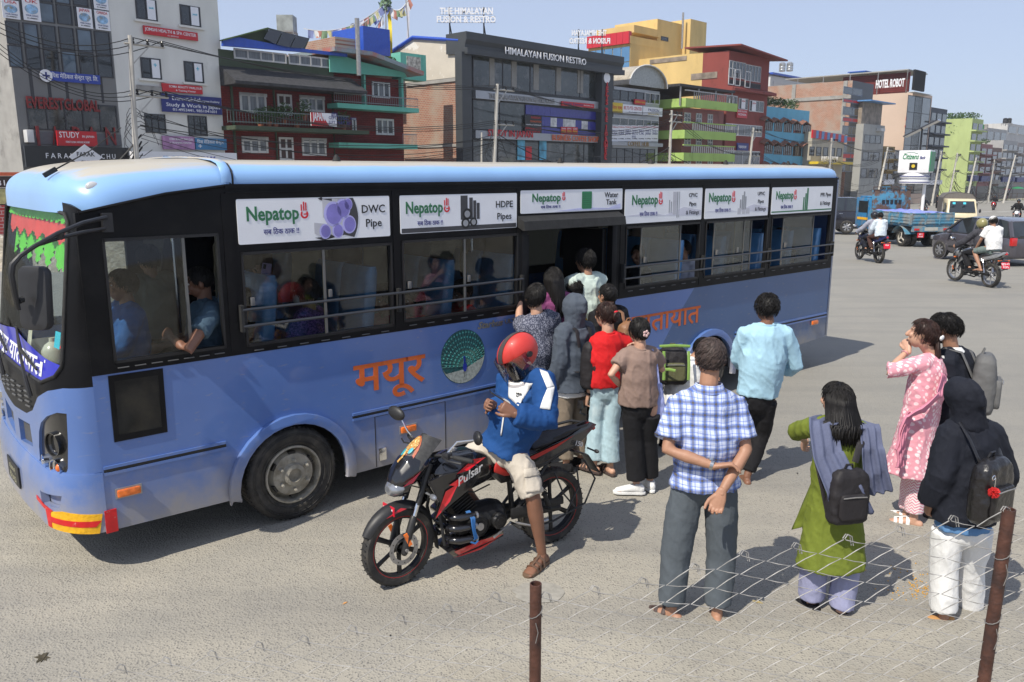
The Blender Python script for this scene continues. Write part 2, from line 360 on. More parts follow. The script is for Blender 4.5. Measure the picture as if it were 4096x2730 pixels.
g = G(); g.box(.76,.83,-.02,0,.31,.42); ob('hatch_lock',g,CHROME,bus,bevel=.006)
AMB = M('amber_lens',(.75,.16,.02),.15,var=.3,scale=30,coat=.6)
for x,z in ((-1.21,.56),(1.06,.53),(7.72,.66)):
  g = G(); g.box(x - .075,x + .075,-.028,0,z - .026,z + .026); o = ob('side_marker_light',g,AMB,bus,bevel=.01); g = G(); g.box(x - .085,x + .085,-.01,.001,z - .036,z + .036); ob('lamp_bezel',g,STEEL,o)
# window band
WIN = [(-1.22,1.455,-.466,2.275),(-.315,1.44,.95,2.13),(1.045,1.46,2.31,2.14),(3.79,1.49,5.05,2.135),(5.15,1.49,6.42,2.135),(6.5,1.495,7.95,2.14)]
top = [(8.05,2.6),(-.36,2.6),(-.8,2.55),(-1.1,2.49),(-1.36,2.44)]
band = [(-1.36,1.39),(2.42,1.39),(2.42,2.2),(3.58,2.2),(3.58,1.39),(8.05,1.39)] + top
ob('window_band',sheet(band,[rrect(a,b,c,d,.025) for a,b,c,d in WIN],side(-.004),.05),BLACK,bus)
WF = [(-1.22 if i == 0 else a,b,c,d) for i,(a,b,c,d) in enumerate(WIN)] + [(2.42,1.46,3.6,2.14)]
ob('window_band',sheet([(-1.36,1.39),(8.05,1.39)] + top,[rrect(a,b,c,d,.025) for a,b,c,d in WF],lambda x,z,t: (x,W + .004 - t,z),.05),BLACK,bus)
for i,(a,b,c,d) in enumerate(WF):
  g = G(); g.box(a,c,W - .03,W - .025,b,d); ob('window',g,BGLASS if i == 0 else FARG,bus)
GRYD = M('dull_zinc',(.13,.13,.13),.5); ALU = M('black_aluminium',(.03,.03,.032),.35,.6); ALU2 = M('grey_aluminium',(.16,.16,.155),.4,.5)
for i,(a,b,c,d) in enumerate(WIN):
  fr = G()
  for x0,x1,z0,z1 in ((a,c,b,b + .02),(a,c,d - .02,d),(a,a + .016,b,d),(c - .016,c,b,d)): fr.box(x0,x1,-.012,.03,z0,z1)
  o = ob('window_frame',fr,ALU,bus)
  panes = {0: [(a,a + .52)],3: [(a + .25,a + .92)],4: [(a + .17,a + .78),(a + .6,a + .95)],5: [(a + .28,a + 1.02)]}.get(i,[(a,(a + c) / 2 + .03),((a + c) / 2,c)])
  for k,(x0,x1) in enumerate(panes):
    g = G(); y = .004 + .012 * (k % 2); g.box(x0 + .012,x1 - .012,y,y + .004,b + .02,d - .02); p = ob('pane',g,BGLASS,o)
    for xx in ((x1 - .02,x1),) if i < 3 else ((x0,x0 + .012),(x1 - .012,x1)): g = G(); g.box(xx[0],xx[1],y - .006,y + .01,b + .02,d - .02); ob('pane_edge',g,ALU2 if k == 0 or i > 2 else ALU,o)
    if i: g = G(); xl = x0 + .05; g.box(xl,xl + .03,y - .022,y - .001,1.74,1.80); ob('latch',g,GRYD,o,bevel=.004)
  g = G()
  for k in range(7):
    x = a + (c - a) * (k + .5) / 7; g.box(x - .035,x + .035,-.016,-.003,b - .034,b - .029)
  ob('drain_slots',g,GRYD,o)
for x0,x1 in ((-.345,2.34),(3.74,8.0)): # window guard rails
  xs_ = [x0] + ([.99] if x0 < 0 else [5.1,6.46]) + [x1]
  for z in (1.60,1.72):
    g = G(); g.tube([(x,-.045,z) for x in xs_],.011,8); ob('guard_rail',g,M('rail_paint',(.03,.033,.04),.35,coat=.3),bus,40)
  for x in xs_: g = G(); g.box(x - .012,x + .012,-.05,.0,1.56,1.755); ob('rail_bracket',g,RUB,bus)
g = G(); g.box(-.40,8.05,-.022,.0,2.585,2.61); g.box(-.40,8.05,-.016,0,2.545,2.555)
g.tube([(-.4,-.008,2.598),(-.8,-.008,2.55),(-1.1,-.008,2.49),(-1.34,0,2.44)],.012,6); ob('rain_gutter',g,BLACK,bus)
for x in (-.40,.995,2.325,3.735,5.09,6.45): g = G(); g.box(x - .03,x + .03,-.009,.001,1.42,2.545); ob('pillar_cover',g,BLACK,bus)
# door
for x in (2.35,3.58): g = G(); g.box(x,x + .07,-.015,.06,.3,2.2); ob('door_post',g,BLACK,bus,bevel=.006)
g = G()
g.loft([[V3((x,0,2.30)),V3((x,-.10,2.25)),V3((x,-.115,2.17)),V3((x,-.09,2.165)),V3((x,0,2.2))] for x in (2.30,2.8,3.2,3.67)])
ob('door_canopy',g,RUB,bus,50)
for k,(z,y0) in enumerate(((.35,.03),(.58,.3),(.80,.55))): g = G(); g.box(2.42,3.58,y0,y0 + .3,z - .03,z); ob('door_step',g,M('tread_plate',(.12,.12,.12),.5,.3,bump=.3,bscale=90),bus)
for x0,x1 in ((2.44,2.50),(3.5,3.56)):
  g = G(); g.box(x0,x1,.05,.62,.42,2.12); d = ob('door_leaf',g,BLACK,bus,bevel=.006)
  g = G(); g.tube([(x0 + (.08 if x0 < 3 else -.03),.3,.9),(x0 + (.08 if x0 < 3 else -.03),.3,1.7)],.014,8); ob('grab_rail',g,CHROME,d,40)
# adverts
GREY = M('grey_print',(.30,.31,.33),.5); DKGREY = M('dark_grey_print',(.05,.05,.055),.5); VIO = M('violet_print',(.23,.20,.55),.5,var=.2); VIO2 = M('pale_violet_print',(.45,.43,.78),.5); LG = M('pale_grey_print',(.5,.5,.54),.5)
def lay(g,x,z,w,h,y): return g.box(x,x + w,y,y + .001,z,z + h)
def flatp(pts,y,mat,par,nm='print'):
  g = G(); g.prism(pts,.0012,Matrix.Translation((0,y,0)) @ XZ); return ob(nm,g,mat,par)
def hand(x,z,s,par,y):
  q = arc(x,z,.5 * s,130,410,12); q2 = arc(x,z,.28 * s,400,140,10); flatp(q + q2,y,REDP,par,'hand_logo')
  for k,(dx,t) in enumerate(((-.36,1.15),(-.05,1.45),(.22,1.35))):
    g = G(); g.box(x + dx * s - .09 * s,x + dx * s + .07 * s,y - .0015,y,z + .42 * s,z + t * s); ob('hand_logo',g,REDP,par)
  g = G(); g.box(x - .1 * s,x + .5 * s,y - .0015,y,z - .05 * s,z + .1 * s); ob('hand_logo',g,REDP,par)
def circ(x,z,rx,rz=None,n=18,a0=0,a1=360): rz = rz or rx; return [(x + rx * math.cos(R(a0 + (a1 - a0) * i / n)),z + rz * math.sin(R(a0 + (a1 - a0) * i / n))) for i in range(n)]
ADS = [(-.325,2.185,.935,2.505,['DWC','Pipe'],.088),(1.035,2.195,2.29,2.505,['HDPE','Pipes'],.082),(2.335,2.315,3.715,2.525,['Water','Tank'],.075),(3.755,2.165,5.05,2.515,['CPVC','Pipes','& Fittings'],.072),(5.105,2.165,6.39,2.505,['UPVC','Pipes','& Fittings'],.072),(6.46,2.17,7.93,2.50,['PPR Pipes','& Fittings'],.07)]
for i,(x0,z0,x1,z1,words,ts) in enumerate(ADS):
  w = x1 - x0; h = z1 - z0
  g = G(); g.prism(rrect(x0,z0,x1,z1,.012),.006,Matrix.Translation((0,-.006,0)) @ XZ); ad = ob('advert_panel',g,WHITE,bus,label='white pipe advert panel above the bus windows')
  y = -.0125
  lx = x0 + (.05,.04,.10,.08,.05,.06)[i] * w; k = (.40,.37,.33,.40,.42,.34)[i] * w
  text('Nepatop',h * (.44,.43,.5,.40,.42,.42)[i],GREENP,ad,Matrix.Translation((lx,y,z0 + h * (.52,.53,.5,.55,.56,.56)[i])) @ XZ,bold=.025,fit=k * .8)
  hand(lx + k * .9,z0 + h * .62,h * .2,ad,y)
  text('सब िठक ठाक !!',h * .17,NAVYP,ad,Matrix.Translation((lx + k * .25,y,z0 + h * .2)) @ XZ,bold=.008,fit=k * .55)
  for j,wd in enumerate(words):
    n = len(words); text(wd,ts * (1.0 if n < 3 else .86),BLKP,ad,Matrix.Translation((x1 - w * (.12 if n < 3 else .13),y,z0 + h * (.72 - j * .27 if n == 3 else .60 - j * .34))) @ XZ,align='CENTER',bold=.01)
  if i == 0:
    cxp = x0 + .56 * w; flatp([(x0 + .5 * w,z0 + h * .97)] + arc(x0 + .36 * w,z0 + h * .5,.21 * w,38,-38,8)[0:] + [(x0 + .47 * w,z0 + .02)] + [(x0 + .67 * w,z0 + .03)] + arc(x0 + .53 * w,z0 + h * .5,.24 * w,-30,30,8) + [(x0 + .69 * w,z0 + h * .97)],y - .0005,DKGREY,ad)
    for px_,pz,r in ((.60,.60,.30),(.665,.72,.24),(.705,.34,.22),(.54,.2,.18),(.625,.2,.18),(.70,.82,.15)):
      X = x0 + px_ * w; Z = z0 + pz * h; r *= h
      flatp([(X - .09,min(z1 - .012,Z + r * 1.2)),(X,min(z1 - .012,Z + r)),(X,max(z0 + .012,Z - r)),(X - .09,max(z0 + .012,Z - r * .2))],y - .0008,LG,ad); flatp(circ(X,Z,r * .85,r),y - .0011,VIO2,ad); flatp(circ(X + .004,Z,r * .68,r * .82),y - .0014,VIO,ad)
  elif i == 1:
    g = G(); lay(g,x0 + .01,z0 + .005,w - .02,h * .12,y - .001); ob('print',g,DKGREY,ad)
    for a,b,c,d in ((.49,.3,.06,.66),(.565,.3,.03,.6),(.6,.3,.025,.52),(.63,.3,.025,.45)): g = G(); lay(g,x0 + a * w,z0 + b * h,c * w,d * h,y - .0012); ob('print',g,DKGREY,ad)
    for a,b,r in ((.53,.2,.15),(.6,.22,.13),(.545,.45,.16)): flatp(circ(x0 + a * w,z0 + b * h,r * h,r * h),y - .0022,BLKP,ad); flatp(circ(x0 + a * w,z0 + b * h,r * h * .6),y - .003,GREY,ad)
  elif i == 2:
    flatp(rrect(x0 + .575 * w,z0 + .1 * h,x0 + .675 * w,z0 + .9 * h,.012),y - .001,M('tank_green',(.03,.22,.09),.5),ad)
    for q in range(7): g = G(); lay(g,x0 + .577 * w,z0 + (.17 + q * .1) * h,.096 * w,.008,y - .003); ob('print',g,GREENP,ad)
    flatp([(x0 + .3 * w,z0 + .01),(x0 + w * .98,z0 + .01),(x0 + w * .98,z0 + .3 * h),(x0 + .85 * w,z0 + .1 * h),(x0 + .6 * w,z0 + .17 * h)],y - .0005,M('pale_blue_print',(.55,.56,.8),.5),ad)
  else:
    q = (None,None,None,((.55,.25,.01,.4),(.575,.25,.01,.35),(.6,.2,.05,.7),(.655,.1,.012,.8),(.68,.1,.008,.8)),((.53,.3,.02,.3),(.56,.25,.02,.5),(.585,.25,.02,.62),(.61,.25,.02,.45),(.5,.1,.05,.2),(.57,.1,.05,.15),(.63,.1,.06,.2)),((.5,.1,.02,.5),(.53,.1,.02,.65),(.555,.1,.025,.85)))[i]
    for a,b,c,d in q: g = G(); lay(g,x0 + a * w,z0 + b * h,c * w,d * h,y - .001); ob('print',g,GREENP if i == 5 else (LG if c > .02 else GREY),ad)
    if i == 5: g = G(); lay(g,x0 + .01,z0 + .02,w - .02,.016,y - .0008); ob('print',g,GREENP,ad)
    else: flatp([(x0 + .01,z0 + .08),(x0 + .3 * w,z0 + .3 * h),(x0 + .5 * w,z0 + .2 * h),(x0 + .75 * w,z0 + .42 * h),(x1 - .01,z0 + .3 * h),(x1 - .01,z0 + .05)],y + .0005,M('mist_print',(.6,.6,.68),.5),ad)
# lettering on the side and the peacock picture
text('मयूर',.36,ORANGE,bus,Matrix.Translation((.56,-.003,.93)) @ XZ @ Matrix.Rotation(R(0),4,'Z'),ext=.001,bold=.014,fit=.70)
text('यातायात',.30,ORANGE,bus,Matrix.Translation((3.93,-.003,.98)) @ XZ,ext=.001,bold=.012,fit=1.2)
text('Starbus',.085,M('silver_badge',(.45,.42,.33),.3,.8),bus,Matrix.Translation((1.83,-.003,1.305)) @ XZ,shear=.3,bold=.03,fit=.3)
text('ULTRA',.06,M('silver_badge'),bus,Matrix.Translation((2.15,-.003,1.315)) @ XZ,bold=.02,fit=.22)
PX,PZ,PR = 1.665,1.075,.245
g = G(); g.prism(circ(PX,PZ,PR,PR,40),.002,Matrix.Translation((0,-.0005,0)) @ XZ)
pm = M('peacock_feathers',(.01,.07,.075),.5,var=.5,scale=60); t = pm.node_tree; b = t.nodes['Principled BSDF']; L = t.links.new
pk = ob('peacock_picture',g,pm,bus,label='round picture of a peacock with its tail fanned')
GRND = M('peacock_sand',(.33,.36,.33),.6,var=.3,scale=40); TEAL = M('peacock_teal',(.01,.25,.24),.5,var=.3,scale=50); PBLUE = M('peacock_blue',(.01,.03,.3),.4)
flatp([(PX + PR * .98 * math.cos(R(a)),PZ + PR * .98 * math.sin(R(a))) for a in range(-158,-4,8)] + [(PX + PR * .9,PZ - .04),(PX,PZ - .12),(PX - PR * .8,PZ - .13)],-.004,GRND,pk)
bx,bz = PX + .015,PZ - .09
g = G(); g2 = G()
for ring in range(1,8):
  n = 8 + ring * 3
  for k in range(n):
    a = R(8 + 164 * k / (n - 1)); rr = .04 + ring * .042
    x,z = bx + rr * math.cos(a),bz + rr * math.sin(a) * 1.06
    if (x - PX) ** 2 + (z - PZ) ** 2 < (PR * .96) ** 2:
      g.prism(circ(x,z,.0105,.0105,6),.001,Matrix.Translation((0,-.0035,0)) @ XZ); g2.prism(circ(x,z,.0045,.0045,5),.001,Matrix.Translation((0,-.005,0)) @ XZ)
ob('feather_eyes',g,TEAL,pk,kind='stuff'); ob('feather_spots',g2,M('peacock_spot',(.25,.5,.42),.5),pk,kind='stuff')
g = G()
for k in range(30):
  a = R(5 + 170 * k / 29); rr = .02
  while (bx + rr * math.cos(a) - PX) ** 2 + (bz + rr * math.sin(a) - PZ) ** 2 < (PR * .97) ** 2: rr += .01
  g.tube([(bx,-.003,bz),(bx + rr * math.cos(a),-.003,bz + rr * math.sin(a))],.0012,4)
ob('feather_shafts',g,M('peacock_shaft',(.12,.3,.24),.5),pk,kind='stuff')
flatp(circ(bx,bz - .005,.022,.045,12),-.006,PBLUE,pk); flatp(circ(bx - .003,bz + .05,.009,.035,10),-.006,PBLUE,pk); flatp(circ(bx - .006,bz + .085,.011,.011,8),-.006,PBLUE,pk)
g = G()
for dx in (-.008,.01): g.box(bx + dx,bx + dx + .003,-.006,-.005,bz - .1,bz - .04)
ob('print',g,BLKP,pk)
# lower side window beside the driver
g = G(); fr = [(-1.268,.922),(-.922,.922),(-.917,1.376),(-1.266,1.378)]
ob('low_window_frame',sheet(fr,[[(-1.235,.965),(-.955,.965),(-.95,1.335),(-1.233,1.337)]],side(-.008),.012),BLACK,bus)
g = G(); g.box(-1.24,-.95,-.004,.0,.96,1.34); ob('low_window',g,M('low_window_glass',(.018,.018,.017),.35,var=.5,scale=5,spec=.2,col2=(.04,.036,.028),c2scale=4,c2lo=.45,c2hi=.7),bus)

# front shell: S(a, z) runs round the nose of the bus
def S(a,z,t=0.0):
  Lh = .54 + .705; m = a > Lh
  if m: a = 2 * Lh - a
  lf = min(1,max(0,(z - 1.3) / 1.15))
  if a < .54:
    ps = a / .54 * math.pi / 2; s = math.sin(ps); v = .42 - .42 * math.cos(ps)
  else: s = 1 + .1 * math.sin((a - .54) / .705 * math.pi / 2); v = .42 + (a - .54)
  u = -1.36 - .26 * s * (1 - .75 * lf) + .04 * lf
  if z < .75: u -= .04 * s * min(1,(.75 - z) / .1)
  u += t * min(1,s); v += t * max(0,1 - s)
  if m: v = W - v
  return (u,v,z)
LA = 2.49; ca = [i * .06 for i in range(1,42)]; cz = [.75,1.3,1.5,1.8,2.1]
def front(name,outer,holes=(),t0=0.0,th=.03,mat=None,par=None,**k):
  return ob(name,sheet(outer,holes,lambda x,y,t: S(x,y,t0 + t),th,ca,cz),mat,par or bus,30,**k)
ws = [(.24,1.50),(.245,1.46),(.30,1.39),(.43,1.335),(.79,1.34),(1.245,1.35),(1.7,1.34),(2.06,1.335),(2.19,1.39),(2.245,1.46),(2.25,1.5),(2.24,2.38),(2.17,2.43),(1.9,2.455),(1.245,2.46),(.6,2.455),(.32,2.43),(.26,2.38)]
front('windscreen_surround',[(0,1.32),(.23,1.32),(.36,1.29),(.5,1.22),(.67,1.09),(.85,1.03),(1.245,1.0),(1.64,1.03),(1.82,1.09),(1.99,1.22),(2.13,1.29),(2.26,1.32),(2.49,1.32),(2.49,2.46),(1.9,2.53),(.6,2.53),(0,2.46)],[ws],mat=BLACK)
front('windscreen',ws,t0=.01,th=.004,mat=WGLASS)
r_ = []
for (a0,z0) in ws: r_.append(S(a0,z0,-.004))
g = G(); g.tube(r_ + [r_[0]],.014,6); ob('windscreen_rubber',g,RUB,bus,60)
SB = M('stripe_blue',(.02,.025,.42),.3,var=.05,coat=.5)
front('windscreen_stripe',[(.245,1.465),(.47,1.505),(.88,1.54),(1.245,1.58),(1.62,1.54),(2.02,1.505),(2.245,1.465),(2.19,1.40),(2.06,1.345),(1.7,1.35),(1.245,1.36),(.79,1.35),(.43,1.345),(.30,1.40)],t0=-.001,th=.002,mat=SB)
def on_front(name,me_g,mat,par=None):
  o = me_g
  for v in o.data.vertices: v.co = S(v.co.x,v.co.y,-v.co.z)
  return o
t_ = text('मयूर यातायात',.2,WHITE,bus,None,ext=.001,bold=.02,fit=1.45)
for v in t_.data.vertices:
  a_ = 1.95 - (v.co.x) ; v.co = S(max(.3,min(2.2,.40 + 1.45 - v.co.x)),1.375 + v.co.y * .85,-.003 - v.co.z * .3)
hlm = [(.22,1.15),(.30,1.15),(.40,1.11),(.5,1.04),(.57,.96),(.62,.84),(.64,.70),(.52,.69),(.42,.685),(.30,.68),(.26,.77),(.235,.95)]
blv = [(1.0,.74),(1.2,.72),(1.22,.82),(1.02,.84)]
mir = lambda P: [(LA - a,z) for a,z in P][::-1]
top_f = [(0,1.32),(.23,1.32),(.36,1.29),(.5,1.22),(.67,1.09),(.85,1.03),(1.245,1.0),(1.64,1.03),(1.82,1.09),(1.99,1.22),(2.13,1.29),(2.26,1.32),(2.49,1.32)]
vents = [[(.78,.80),(1.15,.76),(1.15,.93),(.80,.96)],[(1.71,.96),(1.69,.80),(1.34,.76),(1.34,.93)][::-1]]
front('front_fascia',[(0,.735)] + top_f + [(2.49,.735)],[hlm[::-1],mir(hlm[::-1])] + vents,mat=BLUE)
fog = [(.29,.58),(.53,.56),(.52,.47),(.32,.49)]
front('front_bumper',[(0,.31),(.4,.33),(1.245,.33),(2.09,.33),(2.49,.31),(2.49,.73),(0,.73)],[fog[::-1],mir(fog[::-1])],t0=-.006,th=.05,mat=BLUE)
front('fog_lamp_recess',rrect(.27,.45,.56,.60,.02),t0=.05,th=.01,mat=BLUE); front('fog_lamp_recess',mir(rrect(.27,.45,.56,.60,.02)),t0=.05,th=.01,mat=BLUE)
for P in vents: front('grille_mesh',[(a + .02 * (1 if a < .9 or 1.2 < a < 1.6 else -1) * 0,z) for a,z in P],t0=.03,th=.01,mat=M('mesh_grey',(.12,.12,.12),.5,bump=1,bscale=300))
HB = M('headlamp_black',(.012,.012,.013),.2,var=.2,coat=.6)
for P in (hlm,mir(hlm)):
  hp = front('headlight',[(a,z) for a,z in P],t0=.018,th=.02,mat=HB)
  for a,z,r in ((.37,.92,.075),(.52,.76,.045),(.37,.755,.055)):
    if P is not hlm: a = LA - a
    c = V3(S(a,z,0)); c2 = V3(S(a + .01,z,0)); tv = (c2 - c).normalized(); nn = tv.cross(V3((0,0,1))).normalized()
    if nn.x > 0: nn = -nn
    m_ = Matrix.Translation(c + nn * -.02) @ nn.to_track_quat('Z','Y').to_matrix().to_4x4()
    g = G(); g.lathe([(r,.0),(r * 1.02,.028),(r * 1.12,.03),(r * 1.1,.0)],20,m_,False); g.lathe([(.001,-.02),(r * .6,-.012),(r,.01)],20,m_,False)
    l = ob('lamp_bowl',g,[HB if r > .05 and a < 1 and z > .9 else CHROME],hp,40)
    if r == .055: g = G(); g.ell(m_ @ V3((.02,0,.005)),(r * .5,r * .5,r * .6),10,6); ob('indicator_lens',g,AMB,hp,60)
    elif r == .045: g = G(); g.ell(m_ @ V3((0,0,0)),(r * .5,r * .5,r * .4),10,6); ob('lamp_lens',g,M('clear_lens',(.5,.5,.5),.1,coat=1),hp,60)
YEL = M('tape_yellow',(.72,.38,.01),.45,var=.15,scale=20,bump=.3,bscale=40); RED = M('tape_red',(.55,.012,.015),.35,var=.15,scale=20,col2=(.6,.4,.35),c2scale=25,c2lo=.62,c2hi=.7)
front('warning_tape',[(.06,.31),(.40,.33),(.40,.45),(.3,.47),(.03,.445)],t0=-.010,th=.004,mat=YEL)
front('warning_tape',[(.08,.36),(.40,.375),(.40,.415),(.04,.40)],t0=-.014,th=.003,mat=RED)
front('warning_tape',[(.40,.33),(.44,.335),(.455,.45),(.62,.47),(.62,.50),(.44,.475),(.38,.46),(.40,.44)],t0=-.012,th=.004,mat=RED)
g = G(); g.box(-1.375,-1.30,-.012,0,.30,.46); ob('warning_tape',g,RED,bus)
front('number_plate',[(1.05,.42),(1.45,.42),(1.45,.58),(1.05,.58)],t0=-.02,th=.01,mat=BLKP)
t_ = text('०३०००१\nख ८०८३',.07,M('plate_white',(.7,.68,.5),.5),bus,None,ext=.001,bold=.02,align='CENTER')
for v in t_.data.vertices: v.co = S(1.245 - v.co.x,.51 + v.co.y,-.022)
g = G() # louvres in the black grille panel
for a0 in (.75,.95,1.15,1.35,1.55,1.72):
  for k in range(4):
    p = [S(a0 - .06,1.11 + k * .035,-.006),S(a0 + .06,1.10 + k * .035,-.006)]; g.tube(p,.007,5)
ob('grille_louvres',g,M('louvre_grey',(.09,.09,.09),.4),bus)
for a0,a1,z1 in ((.55,1.05,1.66),(1.35,1.85,1.62)): # wipers
  g = G(); b0 = V3(S(a0,1.22,-.03)); mid = V3(S((a0 + a1) / 2,1.50,-.05)); g.tube([b0,V3(S(a0 + .05,1.36,-.05)),mid],[.016,.012,.008],6); wp = ob('wiper',g,PLAS,bus,40)
  g = G(); g.tube([S(a1 - .6,1.42,-.03),S((a0 + a1) / 2 + .0,1.50,-.045),S(a1,z1 - .04,-.03)],[.008,.014,.006],6); ob('wiper_blade',g,RUB,wp,40)
# near mirror on its long arm
mw_ = BP.mat().inverted()
def bl(x,y,v):
  u,z = BP.px(x,y,v); return V3((u,v,z))
g = G(); hinge = bl(430,885,-.04)
A1 = [bl(425,870,-.05),bl(330,893,-.16),bl(230,935,-.25),bl(140,985,-.30),bl(80,1025,-.32),bl(50,1060,-.32),bl(45,1100,-.32),bl(60,1180,-.30),bl(75,1240,-.28)]
g.tube(A1,[.014] * 5 + [.018,.018,.016,.013],8); g.tube([bl(420,915,-.05),bl(330,930,-.14),bl(230,955,-.23),bl(150,980,-.29)],.012,8); g.tube([bl(245,930,-.24),bl(235,955,-.23)],.022,6)
g.cbox(hinge + V3((0,.02,-.01)),(.06,.06,.12)); ob('mirror_arm',g,PLAS,bus,40)
c = bl(128,1195,-.26); g = G(); q = rrect(-.095,-.19,.095,.19,.05,4); T_ = Matrix.Translation(c) @ Matrix.Rotation(R(38),4,'Z') @ Matrix.Rotation(R(5),4,'Y') @ Matrix(((0,0,1,0),(1,0,0,0),(0,1,0,0),(0,0,0,1)))
g.prism(q,.06,T_); o = ob('side_mirror',g,PLAS,bus,bevel=.015); g = G(); g.tube([c + V3((-.05,0,0)),bl(72,1205,-.28)],.02,8); ob('mirror_clamp',g,RUB,o)
# roof
ROOF = M('roof_paint',ROOFB,.35,var=.06,scale=2,coat=.3); t = ROOF.node_tree; b = t.nodes['Principled BSDF']; L = t.links.new
ge = nd(t,'ShaderNodeTexCoord'); sx = nd(t,'ShaderNodeSeparateXYZ'); L(ge.outputs['Normal'],sx.inputs[0])
nz = nd(t,'ShaderNodeTexNoise'); nz.inputs['Scale'].default_value = 2.2; nz.inputs['Detail'].default_value = 9; nz.inputs['Roughness'].default_value = .7
mp = nd(t,'ShaderNodeMapping'); mp.inputs['Scale'].default_value = (.35,2,2); L(ge.outputs['Object'],mp.inputs[0]); L(mp.outputs[0],nz.inputs[0])
ad_ = nd(t,'ShaderNodeMath',operation='MULTIPLY_ADD'); L(nz.outputs[0],ad_.inputs[0]); ad_.inputs[1].default_value = .35; L(sx.outputs[2],ad_.inputs[2])
mr = nd(t,'ShaderNodeMapRange'); mr.inputs[1].default_value = 1.0; mr.inputs[2].default_value = 1.12; L(ad_.outputs[0],mr.inputs[0])
old = b.inputs['Base Color'].links[0].from_socket; mx = nd(t,'ShaderNodeMix',data_type='RGBA'); L(mr.outputs[0],mx.inputs[0]); L(old,mx.inputs[6]); mx.inputs[7].default_value = (.42,.39,.33,1); L(mx.outputs[2],b.inputs['Base Color'])
rr = nd(t,'ShaderNodeMath',operation='MULTIPLY_ADD'); L(mr.outputs[0],rr.inputs[0]); rr.inputs[1].default_value = .5; rr.inputs[2].default_value = .35; L(rr.outputs[0],b.inputs['Roughness'])
sec = [(0,2.60),(-.004,2.64),(.0,2.68),(.02,2.72),(.07,2.76),(.16,2.782),(.4,2.80),(.8,2.812),(1.125,2.815)]; sec = [(v,2.6 + (z - 2.6) * .88) for v,z in sec]; sec = sec + [(W - v,z) for v,z in sec[-2::-1]]
g = G(); g.loft([[V3((u,v,z)) for v,z in sec] for u in [-.34 + i * .42 for i in range(20)]],False,False,False)
g.loft([[V3((7.64,v,z)) for v,z in sec],[V3((7.9,v,z - .005)) for v,z in sec],[V3((8.03,1.125 + (v - 1.125) * .985,2.6 + (z - 2.6) * .9)) for v,z in sec],[V3((8.10,1.125 + (v - 1.125) * .96,2.6 + (z - 2.6) * .6)) for v,z in sec],[V3((8.12,1.125 + (v - 1.125) * .94,2.58)) for v,z in sec]],False,False,False)
ob('roof',g,ROOF,bus,50)
g = G()
def cap(i,j):
  th = j * math.pi / 2; ph = math.pi * i; c = math.cos(ph); s = math.sin(ph)
  vv = (1 if c >= 0 else -1) * abs(c) ** .42; h = max(0,s) ** .75
  U = -.36 - 1.07 * math.sin(th) ** 1.0; e = 2.60 - .165 * min(1,math.sin(th)) ** 1.6; kk = max(0,math.cos(th)) ** .42
  wv = 1 - .0 * math.sin(th)
  a = abs(vv); U2 = U + (.28 * (1 - math.sqrt(max(0,1 - a ** 5))) ) * math.sin(th) ** 3
  return (U2,1.125 + vv * 1.128 * wv,e + (2.792 - e) * h * kk)
g = G(); g.grid(cap,48,30); ob('roof_front',g,ROOF,bus,60)
g = G(); g.loft([[V3((u,1.125 + (v - 1.125) * k,2.6 + (z - 2.6) * 1.0 + dz)) for v,z in sec] for u,k,dz in ((-.42,1.004,.012),(-.40,1.012,.022),(-.36,1.012,.022),(-.345,1.004,.008))],False,False,False); ob('roof_seam',g,ROOF,bus,50)
g = G(); g.tube([V3((-.335,v,z + .004)) for v,z in sec],.007,5); ob('roof_seal',g,RUB,bus)
for x,y in ((1288,648),(2174,655),(2536,655),(2836,660),(3086,665)):
  u,z = BP.px(x,y,.7); g = G(); g.lathe([(.035,0),(.03,.02),(.016,.045),(.012,.055)],12,Matrix.Translation((u,.45,2.775))); ob('roof_vent_knob',g,RUB,bus,50)
g = G(); g.ell(V3((-1.22,.08,2.60)),(.045,.02,.035),12,8); ob('roof_marker_light',g,M('clear_lens'),bus,60)
g = G(); b0 = bl(200,690,.5); g.cbox(b0,(.09,.03,.03),Matrix.Rotation(R(-30),4,'Y')); g.tube([b0,b0 + V3((.25,-.02,.14)),b0 + V3((.46,-.04,.30))],[.006,.004,.003],5); ob('antenna',g,RUB,bus)
# rear end
def rear(a,b):
  v = a * W; z = .42 + b * 2.2; e = 1 - abs(2 * a - 1) ** 6
  return (8.05 + (.10 + .06 * math.sin(min(1,b * 1.3) * math.pi)) * e ** .6 if 0 < a < 1 else 8.05,v,z)
g = G(); g.grid(rear,16,14); ob('rear_panel',g,BLUE,bus,60)
g = G(); g.loft([[V3((8.05,-.006,z)),V3((8.10,.0,z)),V3((8.13,.05,z))] for z in (.42,1.0,1.6,2.2,2.6)],False,False,False); ob('rear_corner',g,BLUE2,bus,60)
